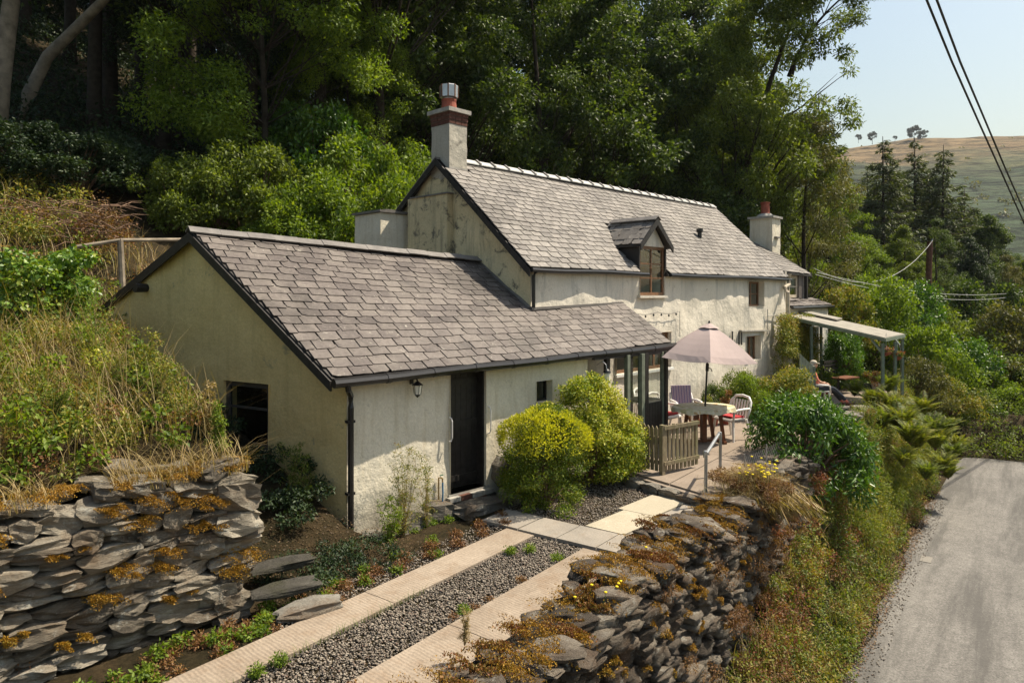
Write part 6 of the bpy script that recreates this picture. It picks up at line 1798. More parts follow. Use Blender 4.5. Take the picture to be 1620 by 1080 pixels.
# twig heap above the bank
o = thing('twig_heap', P(70, 372, 14.0), 'heap of dead brown twigs on the slope at the left edge', 'twigs'); mb = MB()
r_ = random.Random(3)
for i in range(330):
    c = P(r_.uniform(-60, 190), r_.uniform(318, 385), r_.uniform(13.2, 14.6)); a = r_.random() * 2 * PI; l = r_.uniform(.25, .9)
    d = Vector((math.cos(a) * l, math.sin(a) * l, r_.uniform(-.25, .35) * l)); mb.tube([c, c + d * .5 + UP * .05, c + d], [.012, .008, .003], 4, caps=False)
mb.build('twigs', 'twig', o)
C = [tuple(P(r_.uniform(-60, 200), r_.uniform(335, 400), r_.uniform(13.2, 14.8))) for _ in range(60)]
leafobj('dead_leaves', cloud(rng, C, [.22] * 60, 6000, .06), 'leaf_rust', o, org(o))
# ------------------------------------------------------------------ furniture and small things
def chair(name, loc, facing, label, group=None):
    """moulded plastic garden chair; facing = heading of the sitter"""
    o = thing(name, (0, 0, 0), label, 'chair', group); o.location = loc; o.rotation_euler.z = facing - PI / 2
    m = 'white_plastic'
    mb = MB(); mb.prism([(-.23, -.20, .41), (.23, -.20, .41), (.24, .22, .43), (-.24, .22, .43)], (0, 0, .03)); mb.prism([(-.24, .22, .43), (.24, .22, .43), (.24, .25, .40), (-.24, .25, .40)], (0, 0, .03)); mb.build('seat', m, o)
    for i in range(6):
        x = -.175 + i * .07; MB().bar((x, -.20, .45), (x * 1.05, -.30, .80), .036, .016, Vector((0, 1, 0))).build('back_slat', m, o)
    pts = [(-.26, -.16, .44), (-.265, -.24, .60), (-.25, -.30, .76), (-.17, -.335, .85), (0, -.345, .875), (.17, -.335, .85), (.25, -.30, .76), (.265, -.24, .60), (.26, -.16, .44)]
    mb = MB(); mb.tube(pts, .028, 6); mb.build('backrest', m, o, True)
    for sx in (-1, 1):
        mb = MB(); mb.tube([(sx * .262, -.24, .64), (sx * .29, -.05, .645), (sx * .29, .16, .635), (sx * .275, .22, .60), (sx * .27, .24, .42)], [.022, .027, .027, .024, .02], 6); mb.build('armrest', m, o, True)
        MB().tube([(sx * .235, .21, .42), (sx * .285, .25, 0)], [.030, .022], 6).build('leg', m, o)
        MB().tube([(sx * .23, -.18, .42), (sx * .275, -.30, 0)], [.030, .022], 6).build('leg', m, o)
    return o
c1p = G_ = P(1157, 683, 14.3); c1p = Vector((c1p.x, c1p.y, 0.0))
tabc = Vector((*P(1113, 700, 13.9).xy, 0))
def face_to(p, q): return math.atan2(q.y - p.y, q.x - p.x)
c1 = chair('garden_chair', c1p, face_to(c1p, tabc), 'white plastic chair with red cushion to the right of the table')
cush = MB(); cush.prism([(-.19, -.17, 0), (.19, -.17, 0), (.20, .2, .015), (-.20, .2, .015)], (0, 0, .045))
def cushion(ch, lab, mat, back=False):
    o = link('seat_cushion', cush.mesh('seat_cushion'), None, mat); o.location = ch.location + Vector((0, 0, .445)); o.rotation_euler = ch.rotation_euler; tag(o, lab, 'cushion')
    bm_ = o.modifiers.new('b', 'BEVEL'); bm_.width = .015; bm_.segments = 2
    return o
cushion(c1, 'flat red cushion on the chair right of the table', 'red_cloth')
c2p = Vector((*P(1085, 668, 15.2).xy, 0))
c2 = chair('garden_chair', c2p, face_to(c2p, tabc + Vector((0, -.2, 0))) + .15, 'white plastic chair with tall striped cushion behind the table')
mb = MB(); mb.prism([(-.21, -.18, .46), (.21, -.18, .46), (.22, .2, .47), (-.22, .2, .47)], (0, 0, .05)); mb.prism([(-.22, -.17, .48), (.22, -.17, .48), (.23, -.26, .95), (-.23, -.26, .95)], (0, -.05, 0))
o = link('striped_cushion', mb.mesh('striped_cushion'), None, 'striped_cloth'); o.location = c2.location; o.rotation_euler = c2.rotation_euler; tag(o, 'red and blue striped high-back cushion on the rear chair', 'cushion')
c3p = Vector((*P(1052, 690, 14.6).xy, 0))
c3 = chair('garden_chair', c3p, face_to(c3p, tabc), 'white plastic chair half hidden behind the porch post')
cushion(c3, 'red cushion on the chair half hidden by the porch post', 'red_cloth')
c4p = Vector((*P(1030, 672, 15.3).xy, 0))
c4 = chair('garden_chair', c4p, face_to(c4p, tabc) + .5, 'white plastic chair seen through the glazed porch')

# table with oval top and patterned cloth
tb = thing('garden_table', tabc, 'oval garden table on dark red hardwood legs', 'table')
al = face_to(Vector((0, 0, 0)), Vector((.96, .25, 0))); TU_ = Vector((math.cos(al), math.sin(al), 0)); TV_ = Vector((-TU_.y, TU_.x, 0))
def oval(a, b, z, n=40): return [tabc + TU_ * a * math.cos(2 * PI * i / n) + TV_ * b * math.sin(2 * PI * i / n) + UP * z for i in range(n)]
mb = MB(); mb.prism(oval(.62, .46, .70), (0, 0, .03)); mb.build('tabletop', 'hardwood', tb)
for sx in (-1, 1):
    for sy in (-1, 1):
        a = tabc + TU_ * sx * .24 + TV_ * sy * .20; MB().bar(a + UP * .70, a + TU_ * sx * .10 + UP * .03, .07, .035, TV_).build('leg', 'hardwood', tb)
    a = tabc + TU_ * sx * .34; MB().bar(a - TV_ * .26 + UP * .03, a + TV_ * .26 + UP * .03, .06, .05).build('foot', 'hardwood', tb)
MB().box(tabc - TU_ * .05 - TV_ * .05 + UP * .02, TU_ * .10, TV_ * .10, UP * .68).build('pedestal', 'hardwood', tb)
MB().bar(tabc - TU_ * .34 + UP * .05, tabc + TU_ * .34 + UP * .05, .08, .04).build('stretcher', 'hardwood', tb)
n = 48; mb = MB(); top = [tabc + TU_ * .65 * math.cos(2 * PI * i / n) + TV_ * .49 * math.sin(2 * PI * i / n) + UP * .737 for i in range(n)]
hem = [p + (p - tabc - UP * .737).normalized() * (.015 + .012 * math.sin(i * 1.3)) - UP * (.085 + .02 * math.sin(i * .9)) for i, p in enumerate(top)]
mb.add(top + hem + [tabc + UP * .739], [(i, (i + 1) % n, 2 * n) for i in range(n)] + [(i, n + i, n + (i + 1) % n, (i + 1) % n) for i in range(n)])
o = thing('tablecloth', tabc, 'yellow and brown patterned cloth over the oval table', 'tablecloth'); mb.build('cloth', 'patterned_cloth', o)

# parasol
pc = tabc + Vector((.0, .0, 0)); tip = P(1122, 512, 13.9); cz = tip.z
pr = thing('parasol', pc, 'open pale pinkish parasol standing through the garden table', 'parasol')
axis = (tip - (pc + UP * .1)).normalized()
MB().tube([pc + UP * .05, tip + axis * .03], .019, 10).build('pole', 'black_plastic', pr)
MB().tube([pc + axis * 1.45, pc + axis * 1.60], .032, 10).build('crank_collar', 'black_plastic', pr)
MB().tube([pc + axis * 1.52, pc + axis * 1.50 + Vector((.07, -.03, 0)), pc + axis * 1.44 + Vector((.09, -.04, 0))], .010, 6).build('crank_handle', 'black_plastic', pr)
Xa = axis.cross(Vector((0, 1, 0))).normalized(); Ya = axis.cross(Xa).normalized()
NR = 6; Rr = 1.04; drop = .70; a0 = .30
def cp(k, f, sagk=0.0):
    th = a0 + 2 * PI * k / NR; return tip + (Xa * math.cos(th) + Ya * math.sin(th)) * Rr * f - axis * (drop * f + .05 * math.sin(f * PI) * -1)
mb = MB(); sub = 6; ringn = 7
rows_i = []
for j in range(ringn + 1):
    f = .10 + .90 * j / ringn; row = []
    for k in range(NR):
        A_, B_ = cp(k, f), cp(k + 1, f)
        for s in range(sub):
            g = s / sub; p = A_.lerp(B_, g); bow = math.sin(PI * g)
            p = p + axis * (-.035 * bow * f) + (tip - axis * drop * f - p) * (.05 * bow * (1 if j == ringn else .2))
            row.append(len(mb.v)); mb.v.append(tuple(p))
    rows_i.append(row)
for j in range(ringn):
    m = len(rows_i[0])
    for k in range(m): mb.f.append((rows_i[j][k], rows_i[j][(k + 1) % m], rows_i[j + 1][(k + 1) % m], rows_i[j + 1][k]))
can = mb.build('canopy', 'canvas', pr)
sm_ = can.modifiers.new('thick', 'SOLIDIFY'); sm_.thickness = .004
mb = MB(); capn = 12; ring = [cp(k / 2, .20) + axis * .035 + (Vector((0, 0, 0))) for k in range(capn)]
ring = []
for k in range(capn):
    a_, b_ = cp(k // 2, .21), cp(k // 2 + 1, .21); p = a_.lerp(b_, .5 * (k % 2)); ring.append(p + axis * (.03 + (.0 if k % 2 == 0 else .012)))
mb.add([tip + axis * .02] + ring, [(0, 1 + k, 1 + (k + 1) % capn) for k in range(capn)]); mb.build('vent_cap', 'canvas', pr)
MB().lathe(tip + UP * .015, [(.018, 0), (.022, .02), (.012, .045), (.004, .05)], 8).build('finial', 'black_plastic', pr)
for k in range(NR):
    MB().tube([cp(k, .05) - axis * .03, cp(k, .98) - axis * .012], .007, 4).build('rib', 'black_plastic', pr)
    MB().tube([pc + axis * (tip - pc).length * .80, cp(k, .5) - axis * .02], .006, 4).build('strut', 'black_plastic', pr)

# picket gate: closed leaf and side panel
def pickets(A, B, n, h, name, label, cat, pointed=True, posts=(True, True)):
    A = Vector(A); B = Vector(B); u = (B - A); L = u.length; u.normalize(); nn = Vector((u.y, -u.x, 0)); 
    if nn.dot(CAM - A) < 0: nn = -nn
    o = thing(name, A, label, cat)
    for i in range(n):
        w = .062; x = (i + .5) / n * L - w / 2; hh = h + rs.uniform(-.008, .012); b = A + u * x + UP * (.05 + rs.uniform(0, .01))
        if pointed: poly = [b, b + u * w, b + u * w + UP * (hh - .10), b + u * w / 2 + UP * (hh - .05), b + UP * (hh - .10)]
        else: poly = [b, b + u * w, b + u * w + UP * (hh - .06), b + UP * (hh - .06)]
        MB().prism(poly, nn * .018).build('picket', 'fence_wood', o)
    for z in (.16, h - .24 if pointed else h - .08):
        MB().box(A + UP * z - nn * .005, u * L, -nn * .03, UP * .06).build('rail', 'fence_wood', o)
    if not pointed:
        for z in (.16, h - .07): MB().box(A + UP * z + nn * .019, u * L, nn * .02, UP * .06).build('rail', 'fence_wood', o)
    for k, f in enumerate(posts):
        if f:
            p = A if k == 0 else B; MB().box(p - u * .035 - nn * .05, u * .07, nn * .07, UP * (h + .01)).build('post', 'fence_wood', o)
    return o
kf = NT('fence_wood'); vv = kf.coord(scale=(1, 1, .25))
kf.fin(kf.mix(kf.ramp(kf.noise(vv, 22, 5, .7), [(.3, (.13, .10, .06)), (.7, (.30, .25, .16))]), (.16, .17, .07), kf.ramp(kf.noise(kf.coord(), 3, 4), [(.5, 0), (.7, .5)])), .85, kf.bump(kf.noise(vv, 60, 3), .5, .004), .2)
gA = P(1010, 742, 11.8); gB = P(1049, 751, 11.42); gC = P(1104, 741, 11.95)
for q in (gA, gB, gC): q.z = 0.0
pickets(gA, gB, 6, .80, 'picket_fence', 'short picket fence panel between golden shrub and gate', 'fence', True, (True, False))
pickets(gB, gC, 9, .82, 'picket_gate', 'low wooden gate standing open across the patio edge', 'gate', False, (True, False))

# metal handrail at the step
hr = thing('handrail', P(1117, 785, 10.25), 'short galvanised handrail beside the patio step', 'handrail')
a = P(1116, 787, 10.2); b = P(1139, 752, 11.35); at_ = P(1119, 716, 10.2); bt = P(1143, 686, 11.35)
for p, q in ((a, at_), (b, bt)):
    MB().tube([Vector((p.x, p.y, -.15)), Vector((p.x + .01, p.y, q.z - .03))], .024, 10).build('post', 'galvanised', hr)
MB().tube([Vector((a.x, a.y - .05, at_.z)), Vector((b.x, b.y + .04, bt.z))], .026, 10).build('rail', 'galvanised', hr)
for p, z in ((a, at_.z), (b, bt.z)): MB().lathe(Vector((p.x, p.y, z - .05)), [(.034, -.02), (.034, .05), (.03, .08), (.01, .085)], 10).build('fitting', 'galvanised', hr)

# chain link fence by the glossy shrub
cf = thing('chain_link_fence', V2(11.2, 3.55, 0), 'low sagging chain link fence beside the glossy shrub', 'fence'); mb = MB()
f0, f1 = V2(11.0, 3.62, 0), V2(12.9, 3.50, 0); Lf = (f1 - f0).length; uf = (f1 - f0).normalized()
for i in range(-5, int(Lf / .10)):
    for sg in (0, 1):
        a_, b_ = i * .10, i * .10 + .40
        z0, z1 = (0, .40) if sg == 0 else (.40, 0)
        if a_ < 0: z0 = z0 + (z1 - z0) * (-a_ / .40); a_ = 0
        if b_ > Lf: z1 = z0 + (z1 - z0) * ((Lf - a_) / (b_ - a_)); b_ = Lf
        if b_ > a_: mb.tube([f0 + uf * a_ + UP * z0, f0 + uf * b_ + UP * z1], .0013, 3, caps=False)
mb.build('mesh', 'cement', cf)
for f in (0, .5, 1): MB().tube([f0.lerp(f1, f) - UP * .1, f0.lerp(f1, f) + UP * .45], .012, 6).build('post', 'galvanised', cf)

# wall lantern on the outbuilding, porch lamp
def lantern(p, n, u, label, name='wall_lantern', body='black_plastic'):
    o = thing(name, p, label, 'lamp')
    MB().box(p - u * .03 - UP * .04, u * .06, n * .015, UP * .12).build('wall_plate', body, o)
    MB().tube([p + UP * .04, p + n * .10 + UP * .07, p + n * .15 + UP * .02], .010, 6).build('arm', body, o)
    c = p + n * .15 - UP * .19
    MB().lathe(c, [(.02, 0), (.045, .02), (.065, .15), (.065, .155)], 6).build('glass', 'frosted_bulb', o)
    for k in range(6):
        th = 2 * PI * k / 6; d = Vector((math.cos(th), math.sin(th), 0)); MB().tube([c + d * .046 + UP * .02, c + d * .067 + UP * .155], .005, 4).build('rib', body, o)
    MB().lathe(c, [(.085, .15), (.03, .19), (.012, .205)], 6).build('cap', body, o)
    MB().lathe(c, [(.004, -.03), (.03, -.005), (.045, .02)], 6).build('base', body, o)
    return o
lp = W0 + WU * 1.02 + WN * .02 + UP * 1.76
lantern(lp, WN, WU, 'small black wall lantern under the outbuilding gutter')
lp = W0 + WU * 5.12 + WN * .03 + UP * 1.70
o = thing('porch_lamp', lp, 'swan-neck porch lamp with frosted glass on a black post', 'lamp')
MB().tube([lp, lp + WN * .14 + UP * .08, lp + WN * .22 + UP * .02, lp + WN * .24 - UP * .10], .010, 6).build('arm', 'steel', o)
MB().lathe(lp + WN * .24 - UP * .38, [(.05, 0), (.062, .03), (.062, .24), (.05, .26)], 12).build('glass', 'frosted_bulb', o)
MB().lathe(lp + WN * .24 - UP * .12, [(.075, 0), (.06, .04), (.02, .07)], 12).build('cap', 'black_plastic', o)
# wreath on the porch end wall
wp = W0 + WU * 4.94 - WN * .28 + UP * 1.62; o = thing('wreath', wp, 'dark twig wreath hanging on the porch end wall', 'wreath')
mb = MB(); mb.tube([wp + WU * .02 + (-WN) * .15 * math.cos(a_) + UP * .15 * math.sin(a_) for a_ in [2 * PI * i / 16 for i in range(17)]], .03, 6, caps=False); mb.build('ring', 'twig', o)

# garden tap and hose
tp = W0 + WU * 1.50 + WN * .03 + UP * .30; o = thing('garden_tap', tp, 'brass tap with green handle and blue hose end on the white wall', 'tap')
MB().tube([tp - UP * .45, tp, tp + WN * .05 + UP * .01, tp + WN * .10], [.011, .011, .014, .012], 8).build('pipe', 'brass', o)
MB().tube([tp + WN * .09 + UP * .01, tp + WN * .095 - UP * .06], .011, 8).build('spout', 'brass', o)
MB().bar(tp + WN * .07 + UP * .05 - WU * .03, tp + WN * .07 + UP * .05 + WU * .03, .014, .012).build('handle', 'green_paint', o)
MB().tube([tp + WN * .095 - UP * .05, tp + WN * .10 - UP * .2, tp + WN * .09 - UP * .38], .012, 8).build('hose', 'blue_hose', o)

# string lights on the cottage wall
sl = thing('string_lights', HS(4.0, -.06, 2.5), 'short string of small bulbs on the wall below the dormer', 'string lights')
pts = [HS(3.3 + 2.0 * i / 12, -.07, 2.58 - .05 * math.sin(PI * (i % 6) / 6)) for i in range(13)]
mb = MB(); mb.tube(pts + [HS(5.32, -.06, 1.95)], .006, 4); mb.build('cable', 'cable_rubber', sl)
for i in range(1, 13, 2): MB().lathe(pts[i] - UP * .07, [(.006, 0), (.022, .02), (.022, .04), (.008, .06)], 8).build('bulb', 'dark_pot', sl)

# pergola over the far patio
pg = thing('pergola', HS(12.0, -.1, 0), 'green-painted timber lean-to pergola with pale felt roof', 'pergola')
a = P(1246, 500, 21.3); b = P(1400, 535, 18.6); c = P(1431, 529, 20.0); d = P(1270, 494, 22.8)
MB().prism([a, b, c, d], (0, 0, .018)).build('roof', 'felt_pale', pg)
def beam(p, q, h=.085, w=.05, nm='beam'): MB().bar(p - UP * (h / 2 + .003), q - UP * (h / 2 + .003), w, h).build(nm, 'pergola_green', pg)
beam(a, b); beam(b, c); beam(d, c)
for f in (.2, .4, .6, .8): beam(a.lerp(b, f) + (d - a) * .03, d.lerp(c, f) - (d - a) * .03, .10, .045, 'rafter')
MB().prism([d.lerp(a, .35) + UP * .05, d.lerp(a, .35).lerp(c.lerp(b, .35), .42) + UP * .05, d.lerp(c, .42) + UP * .05, d + UP * .05], (0, 0, .04)).build('roof_sheet', 'felt_pale', pg)
for q in (b.lerp(a, .02), b.lerp(c, .5), c.lerp(d, .02), a.lerp(b, .27), d.lerp(c, .2)):
    g_ = max(-.1, min(0, terr(q.x, q.y))); MB().box(Vector((q.x - .035, q.y - .035, g_ - .1)), (.07, 0, 0), (0, .07, 0), (0, 0, q.z - g_ - .05)).build('post', 'pergola_green', pg)
for q in (b, c): MB().bar(q - UP * .45 + (a - b).normalized() * .04, q - UP * .12 + (a - b).normalized() * .38, .05, .05).build('brace', 'pergola_green', pg)
# hanging baskets and pots
def basket(p, label, col='flower_red', seed=1, hang=.5):
    o = thing('hanging_basket', p, label, 'hanging basket'); rng_ = np.random.default_rng(seed)
    MB().lathe(p, [(.03, -.12), (.11, -.06), (.14, 0), (.12, .005)], 12).build('basket', 'terracotta', o)
    for k in range(3):
        th = 2 * PI * k / 3; MB().tube([p + Vector((.13 * math.cos(th), .13 * math.sin(th), 0)), p + UP * hang], .003, 3).build('chain', 'galvanised', o)
    leafobj('foliage', cloud(rng_, [tuple(p + Vector((rng_.normal() * .06, rng_.normal() * .06, .05))) for _ in range(8)], [.12] * 8, 700, .04), 'leaf_ash', o, org(o))
    leafobj('blooms', cloud(rng_, [tuple(p + Vector((rng_.normal() * .07, rng_.normal() * .07, .09))) for _ in range(8)], [.09] * 8, 260, .04, aspect=.9), 'leaf_red', o, org(o))
basket(P(1402, 556, 18.8), 'hanging basket with red flowers at the near pergola corner', seed=1)
basket(P(1420, 563, 19.4), 'lower terracotta hanging basket at the outer pergola edge', seed=2)
def pot(p, r, h, label, mat, leafm, seed, hh=.4, n=900):
    o = thing('plant_pot', p, label, 'potted plant'); rng_ = np.random.default_rng(seed)
    MB().lathe(p, [(r * .7, 0), (r, h), (r * 1.08, h), (r * 1.08, h * 1.12), (r * .9, h * 1.12), (r * .85, h * .9)], 14).build('pot', mat, o)
    leafobj('foliage', cloud(rng_, [tuple(p + Vector((rng_.normal() * r * .6, rng_.normal() * r * .6, h + hh * rng_.random()))) for _ in range(14)], [r * .6] * 14, n, .05), leafm, o, org(o))
for px, d, r, h, lab, mat, lm, s in [(1279, 17.6, .16, .26, 'dark pot in front of the wooden screen', 'dark_pot', 'leaf_ash', 1), (1388, 20.5, .16, .3, 'grey pot under the pergola end', 'cement', 'leaf_rust', 2), (1375, 20.8, .14, .26, 'blue-black pot under the pergola', 'dark_pot', 'leaf_mixed', 3),
                                     (1308, 20.3, .15, .25, 'terracotta pot behind the seated person', 'terracotta', 'leaf_ash', 4), (1128, 15.8, .14, .24, 'terracotta pot at the wall behind the table', 'terracotta', 'leaf_mixed', 5), (1150, 15.9, .13, .35, 'tall terracotta urn at the wall right of the parasol pole', 'terracotta', 'leaf_rust', 6), (1100, 15.7, .16, .16, 'bowl of dried orange plants at the wall foot', 'terracotta', 'leaf_rust', 7)]:
    p = P(px, 600, d); p.z = 0; pot(p, r, h, lab, mat, lm, s)
# wooden screen next to the climber
so = P(1266, 640, 17.9); so.z = 0; se = P(1287, 640, 18.1); se.z = 0; o = thing('wooden_screen', so, 'grey weathered board screen with sloping top beside the climber', 'screen')
us = (se - so); 
for i in range(5):
    a_ = so + us * (i / 5); MB().prism([a_, a_ + us * .19, a_ + us * .19 + UP * (1.45 - .07 * (i + 1)), a_ + UP * (1.45 - .07 * i)], Vector((0, .05, 0))).build('board', 'grey_green_wood', o)
MB().box(se + UP * 0, Vector((.06, 0, 0)), Vector((0, .9, 0)), UP * 1.1).build('side_board', 'grey_green_wood', o)
# bench behind
bq = P(1303, 600, 21.5); bq.z = 0; o = thing('garden_bench', bq, 'dark wooden bench end behind the seated person', 'bench')
for i in range(4): MB().box(bq + Vector((0, 0, .5 + i * .11)), (.7, .5, 0), (.01, -.02, 0), UP * .08).build('back_slat', 'black_wood', o)
MB().box(bq + Vector((.02, -.45, .42)), (.7, .5, 0), (.25, -.35, 0), UP * .04).build('seat', 'hardwood', o)
for dx, dy in ((0, 0), (.7, .5), (.25, -.4), (.95, .1)): MB().box(bq + Vector((dx, dy, 0)), (.05, 0, 0), (0, .05, 0), UP * .45).build('leg', 'black_wood', o)

# ------------------------------------------------------------------ seated person
def skin_obj(name, verts, edges, radii, mat, parent, sub=2, root=0):
    me = bpy.data.meshes.new(name); me.from_pydata([tuple(v) for v in verts], edges, []); o = link(name, me, parent, mat)
    sk = o.modifiers.new('skin', 'SKIN'); lay = me.skin_vertices[0] if me.skin_vertices else None
    if lay is None:
        bm = bmesh.new(); bm.from_mesh(me); bm.verts.layers.skin.verify(); bm.to_mesh(me); bm.free(); lay = me.skin_vertices[0]
    for i, r in enumerate(radii):
        lay.data[i].radius = (r, r) if not hasattr(r, '__len__') else r; lay.data[i].use_root = (i == root)
    sk.use_smooth_shade = True
    ss = o.modifiers.new('sub', 'SUBSURF'); ss.levels = sub; ss.render_levels = sub
    return o
pp = P(1296, 640, 18.6); pp = Vector((pp.x, pp.y, 0)); heading = rad(-8)   # looks right, a little towards the lane
ch5 = chair('garden_chair', pp, heading, 'white plastic chair under the seated person in the salmon shirt')
per = thing('person', (0, 0, 0), 'seated person in salmon shirt, pale cap and dark trousers, legs stretched out', 'person')
per.scale = (.92, .92, .90); ch5.scale = (.92, .92, .90); per.location = pp; per.rotation_euler.z = heading - PI / 2
# local: +y forward, x side
T = [(0, -.10, .50), (0, -.15, .66), (0, -.19, .82), (0, -.20, .96), (0, -.19, 1.05), (0, -.175, 1.12)]
bv = T + [(-.17, -.19, .99), (-.24, -.10, .76), (-.17, .10, .66), (.17, -.19, .99), (.24, -.10, .76), (.17, .10, .66)]
be = [(0, 1), (1, 2), (2, 3), (3, 4), (4, 5), (3, 6), (6, 7), (7, 8), (3, 9), (9, 10), (10, 11)]
bodyv = bv + [(-.10, -.05, .50), (-.12, .36, .50), (-.13, .66, .12), (-.13, .74, .06), (.10, -.05, .50), (.11, .36, .52), (.10, .72, .16), (.10, .80, .08)]
be2 = be + [(0, 12), (12, 13), (13, 14), (14, 15), (0, 16), (16, 17), (17, 18), (18, 19)]
rr = [(.17, .14), (.175, .15), (.175, .145), (.155, .115), .06, .05, .055, .042, .03, .055, .042, .03, .09, .065, .043, .035, .09, .065, .043, .035]
body = skin_obj('body', bodyv, be2, rr, 'salmon_shirt', per)
# legs, trousers over them
def limb(name, pts, rad_, mat, parent): return skin_obj(name, pts, [(i, i + 1) for i in range(len(pts) - 1)], rad_, mat, parent)
tv = [(0, -.10, .50), (-.10, -.04, .51), (-.12, .36, .51), (-.13, .66, .13), (.10, -.04, .51), (.11, .36, .53), (.10, .72, .17)]
skin_obj('trousers', tv, [(0, 1), (1, 2), (2, 3), (0, 4), (4, 5), (5, 6)], [(.16, .13), .10, .075, .056, .10, .075, .056], 'dark_trousers', per)
for s, y in ((-1, .70), (1, .76)):
    limb('shoe', [(s * .12, y - .04, .055 if s < 0 else .09), (s * .12, y + .08, .04 if s < 0 else .075), (s * .12, y + .19, .035 if s < 0 else .08)], [.045, .045, .035], 'shoe_brown', per)
for s in (-1, 1):
    limb('forearm', [(s * .24, -.10, .76), (s * .20, .03, .70), (s * .16, .13, .66)], [.040, .034, .026], 'skin', per)
    mb = MB(); hb_ = Vector((s * .16, .13, .66)); mb.tube([hb_, hb_ + Vector((-s * .02, .05, -.005)), hb_ + Vector((-s * .035, .09, -.015))], [.026, .038, .032], 8)
    hnd = mb.build('hand', 'skin', per, True)
    for k in range(4):
        b0 = hb_ + Vector((-s * .035 + (k - 1.5) * .018, .085, -.012)); L_ = (.07, .08, .075, .055)[k]
        MB().tube([b0, b0 + Vector((0, L_ * .5, -.01)), b0 + Vector((0, L_ * .85, -.04))], [.010, .009, .007], 6).build('finger', 'skin', hnd, True)
    MB().tube([hb_ + Vector((-s * .04, .03, 0)), hb_ + Vector((-s * .075, .06, .01)), hb_ + Vector((-s * .085, .09, 0))], [.011, .010, .008], 6).build('thumb', 'skin', hnd, True)
hc = Vector((0, -.15, 1.22))
mb = MB(); n1, n2 = 18, 14; vs = []; fs = []
for j in range(n2 + 1):
    ph = PI * j / n2
    for i in range(n1):
        th = 2 * PI * i / n1; x = math.sin(ph) * math.sin(th); y = math.sin(ph) * math.cos(th); z = math.cos(ph)
        wdt = .078 * (1 - .18 * max(0, -z)); yy = .098 * y + (.012 if z < -.2 and y > .3 else 0)
        if y > .75: yy += .022 * math.exp(-((z + .1) / .18) ** 2) * math.exp(-(x / .22) ** 2)
        if y > .6: yy -= .010 * math.exp(-((z - .12) / .13) ** 2) * math.exp(-((abs(x) - .38) / .2) ** 2)
        if y > .6: yy -= .006 * math.exp(-((z + .48) / .06) ** 2) * math.exp(-(x / .3) ** 2)
        vs.append(hc + Vector((x * wdt, yy, z * .118)))
for j in range(n2):
    for i in range(n1): fs.append((j * n1 + i, (j + 1) * n1 + i, (j + 1) * n1 + (i + 1) % n1, j * n1 + (i + 1) % n1))
mb.add(vs, fs); head = mb.build('head', 'skin', per, True)
for s in (-1, 1):
    MB().lathe(hc + Vector((s * .080, -.005, -.03)), [(.012, 0), (.02, .015), (.022, .04), (.01, .055)], 8).build('ear', 'skin', head, True)
    MB().lathe(hc + Vector((s * .030, .083, .008)), [(.003, 0), (.009, .005), (.009, .010), (.003, .014)], 8).build('eye', 'dark_slot', head, True)
MB().box(hc + Vector((-.022, .090, -.062)), (.044, 0, 0), (0, .006, 0), (0, 0, .006)).build('mouth', 'red_cloth', head)
mb = MB(); mb.lathe(hc + Vector((0, -.02, -.03)), [(.080, -.03), (.088, .02), (.086, .07), (.05, .11)], 14); mb.build('hair', 'grey_hair', head, True)
cap = MB(); cap.lathe(hc + Vector((0, -.005, .035)), [(.098, 0), (.100, .02), (.088, .06), (.055, .09), (.01, .098)], 16); 
cap.prism([hc + Vector((-.07, .06, .035)), hc + Vector((-.055, .15, .025)), hc + Vector((0, .175, .022)), hc + Vector((.055, .15, .025)), hc + Vector((.07, .06, .035))], (0, 0, .012)); cap.build('cap', 'khaki_cap', head, True)
# small things by the person
q = P(1318, 640, 18.2); q.z = 0
o = thing('folding_table', q + Vector((.0, .9, 0)), 'small dark folding table beyond the seated person', 'table'); q = q + Vector((0, .9, 0))
MB().box(q + Vector((-.25, -.2, .48)), (.5, 0, 0), (0, .4, 0), UP * .03).build('tabletop', 'dark_pot', o)
for sx, sy in ((-1, -1), (1, -1), (-1, 1), (1, 1)): MB().tube([q + Vector((sx * .22, sy * .17, .48)), q + Vector((sx * .2, sy * .17, -.02))], .012, 6).build('leg', 'black_plastic', o)

# ------------------------------------------------------------------ poles and cables
pt = P(1471, 382, 34.0); pb = P(1464, 560, 34.0); pb.z = terr(pb.x, pb.y) - .3
up_ = thing('utility_pole', pb, 'brown wooden utility pole among the valley bushes', 'utility pole')
MB().tube([pb, pt], [.17, .13], 10).build('pole', 'pole_wood', up_)
MB().bar(pt - UP * .35 + Vector((-.18, 0, 0)), pt - UP * .35 + Vector((.18, 0, 0)), .06, .08).build('crossbar', 'pole_wood', up_)
MB().tube([pt - UP * .1, pt + Vector((.16, 0, .12))], .02, 5).build('bracket', 'galvanised', up_)
def cable(p, q, sag, r, mat, label, n=16, name='overhead_cable'):
    p, q = Vector(p), Vector(q); pts = [p.lerp(q, i / n) - UP * sag * 4 * (i / n) * (1 - i / n) for i in range(n + 1)]
    o = MB().tube(pts, r, 5).build(name, mat, None); return tag(o, label, 'cable')
cable(pt + Vector((.15, 0, .05)), HS(14.9, 0.3, 3.9), 1.15, .009, 'cable_pale', 'pale cable sagging from the pole top to the extension roof')
cable(HS(14.9, 0.2, 3.75), P(1640, 458, 36), .5, .008, 'cable_pale', 'upper thin pale cable crossing the bushes to the right')
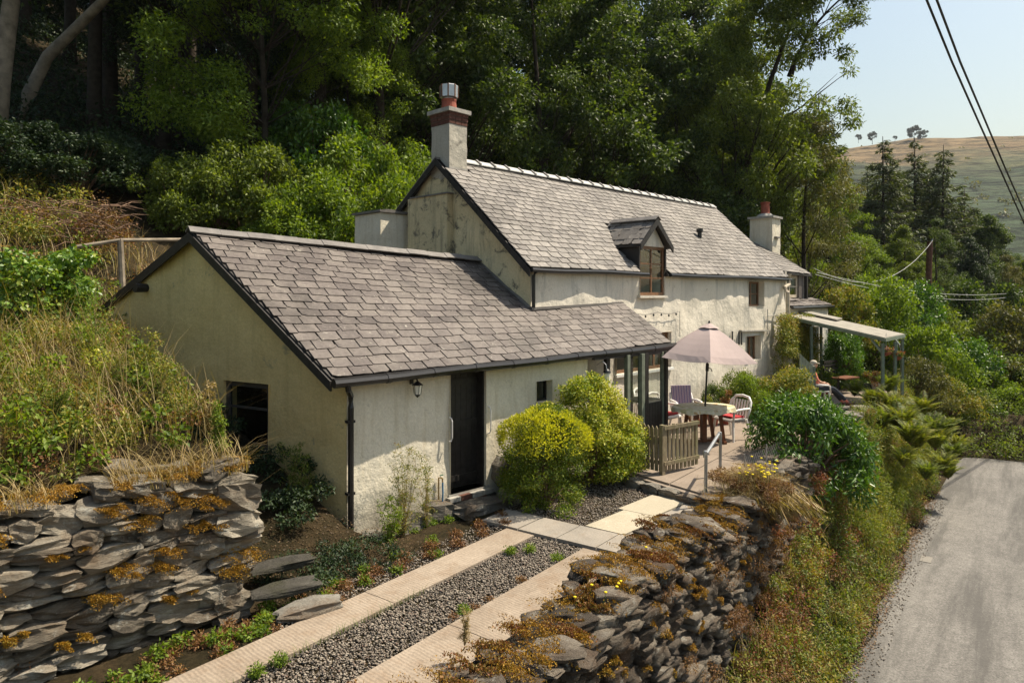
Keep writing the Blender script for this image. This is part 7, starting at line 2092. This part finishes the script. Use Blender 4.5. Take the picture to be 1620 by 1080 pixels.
cable(HS(14.9, 0.25, 3.68), P(1640, 462, 36), .62, .008, 'cable_pale', 'lower thin pale cable crossing the bushes to the right')
def poly_cable(pts, r, label):
    o = MB().tube(pts, r, 6).build('overhead_cable', 'cable_rubber', None); return tag(o, label, 'cable')
poly_cable([P(1440, -60, 9.0), P(1466, 0, 9.8), P(1506, 98, 11.2), P(1549.6, 196, 13), P(1589, 283, 15.5), P(1621, 355, 18), P(1690, 500, 26)], .017, 'left one of two thick black cables across the sky')
poly_cable([P(1460, -60, 9.0), P(1482, 0, 9.8), P(1519, 98, 11.2), P(1554, 180, 13), P(1592, 270, 15.5), P(1622, 338, 18), P(1690, 490, 26)], .017, 'right one of two thick black cables across the sky')
# wooden handrail on the slope
ha, hb2, hc2 = P(118, 391, 12.3), P(190, 380, 12.7), P(300, 379, 13.9)
o = thing('wooden_rail', P(193, 443, 13.9), 'weathered pole handrail on the slope left of the outbuilding', 'handrail')
MB().tube([ha, hb2], .035, 8).build('rail', 'bark_pale', o); MB().tube([hb2, hc2], .035, 8).build('rail', 'bark_pale', o)
MB().tube([P(194, 455, 12.7), hb2], .055, 8).build('post', 'bark_pale', o); MB().tube([P(119, 440, 12.3), ha], .03, 8).build('post', 'bark_pale', o)
for px, py, d, h, lab in [(34, 255, 17.0, .9, 'thin pale stake at the foot of the leaning trunk'), (248, 372, 16.3, .7, 'thin grey stake right of the wooden handrail')]:
    p = P(px, py, d); oo = MB().tube([p - UP * .4, p + UP * h], .03, 6).build('stake', 'bark_pale', None); tag(oo, lab, 'stake')
# manhole patch in the lane
mb = MB().box(V2(16.4, 1.60, -2.497), V2(.38, 0) , V2(0, .2), UP * .006).build('drain_cover', 'drain_concrete', None); tag(mb, 'small pale drain cover at the edge of the lane', 'drain cover')
# low stone footing along the patio step
for i in range(7):
    p = V2(9.78 + i * .12, 3.75 + i * .36, -.10); boulder(p, .36, .16, .16, math.atan2(.6, -.8) - .3, i, 'step_stone', 'rough riser stone of the patio step, %s from the handrail' % ('first second third fourth fifth sixth seventh'.split()[i]), 'stone', 'stones along the patio step')
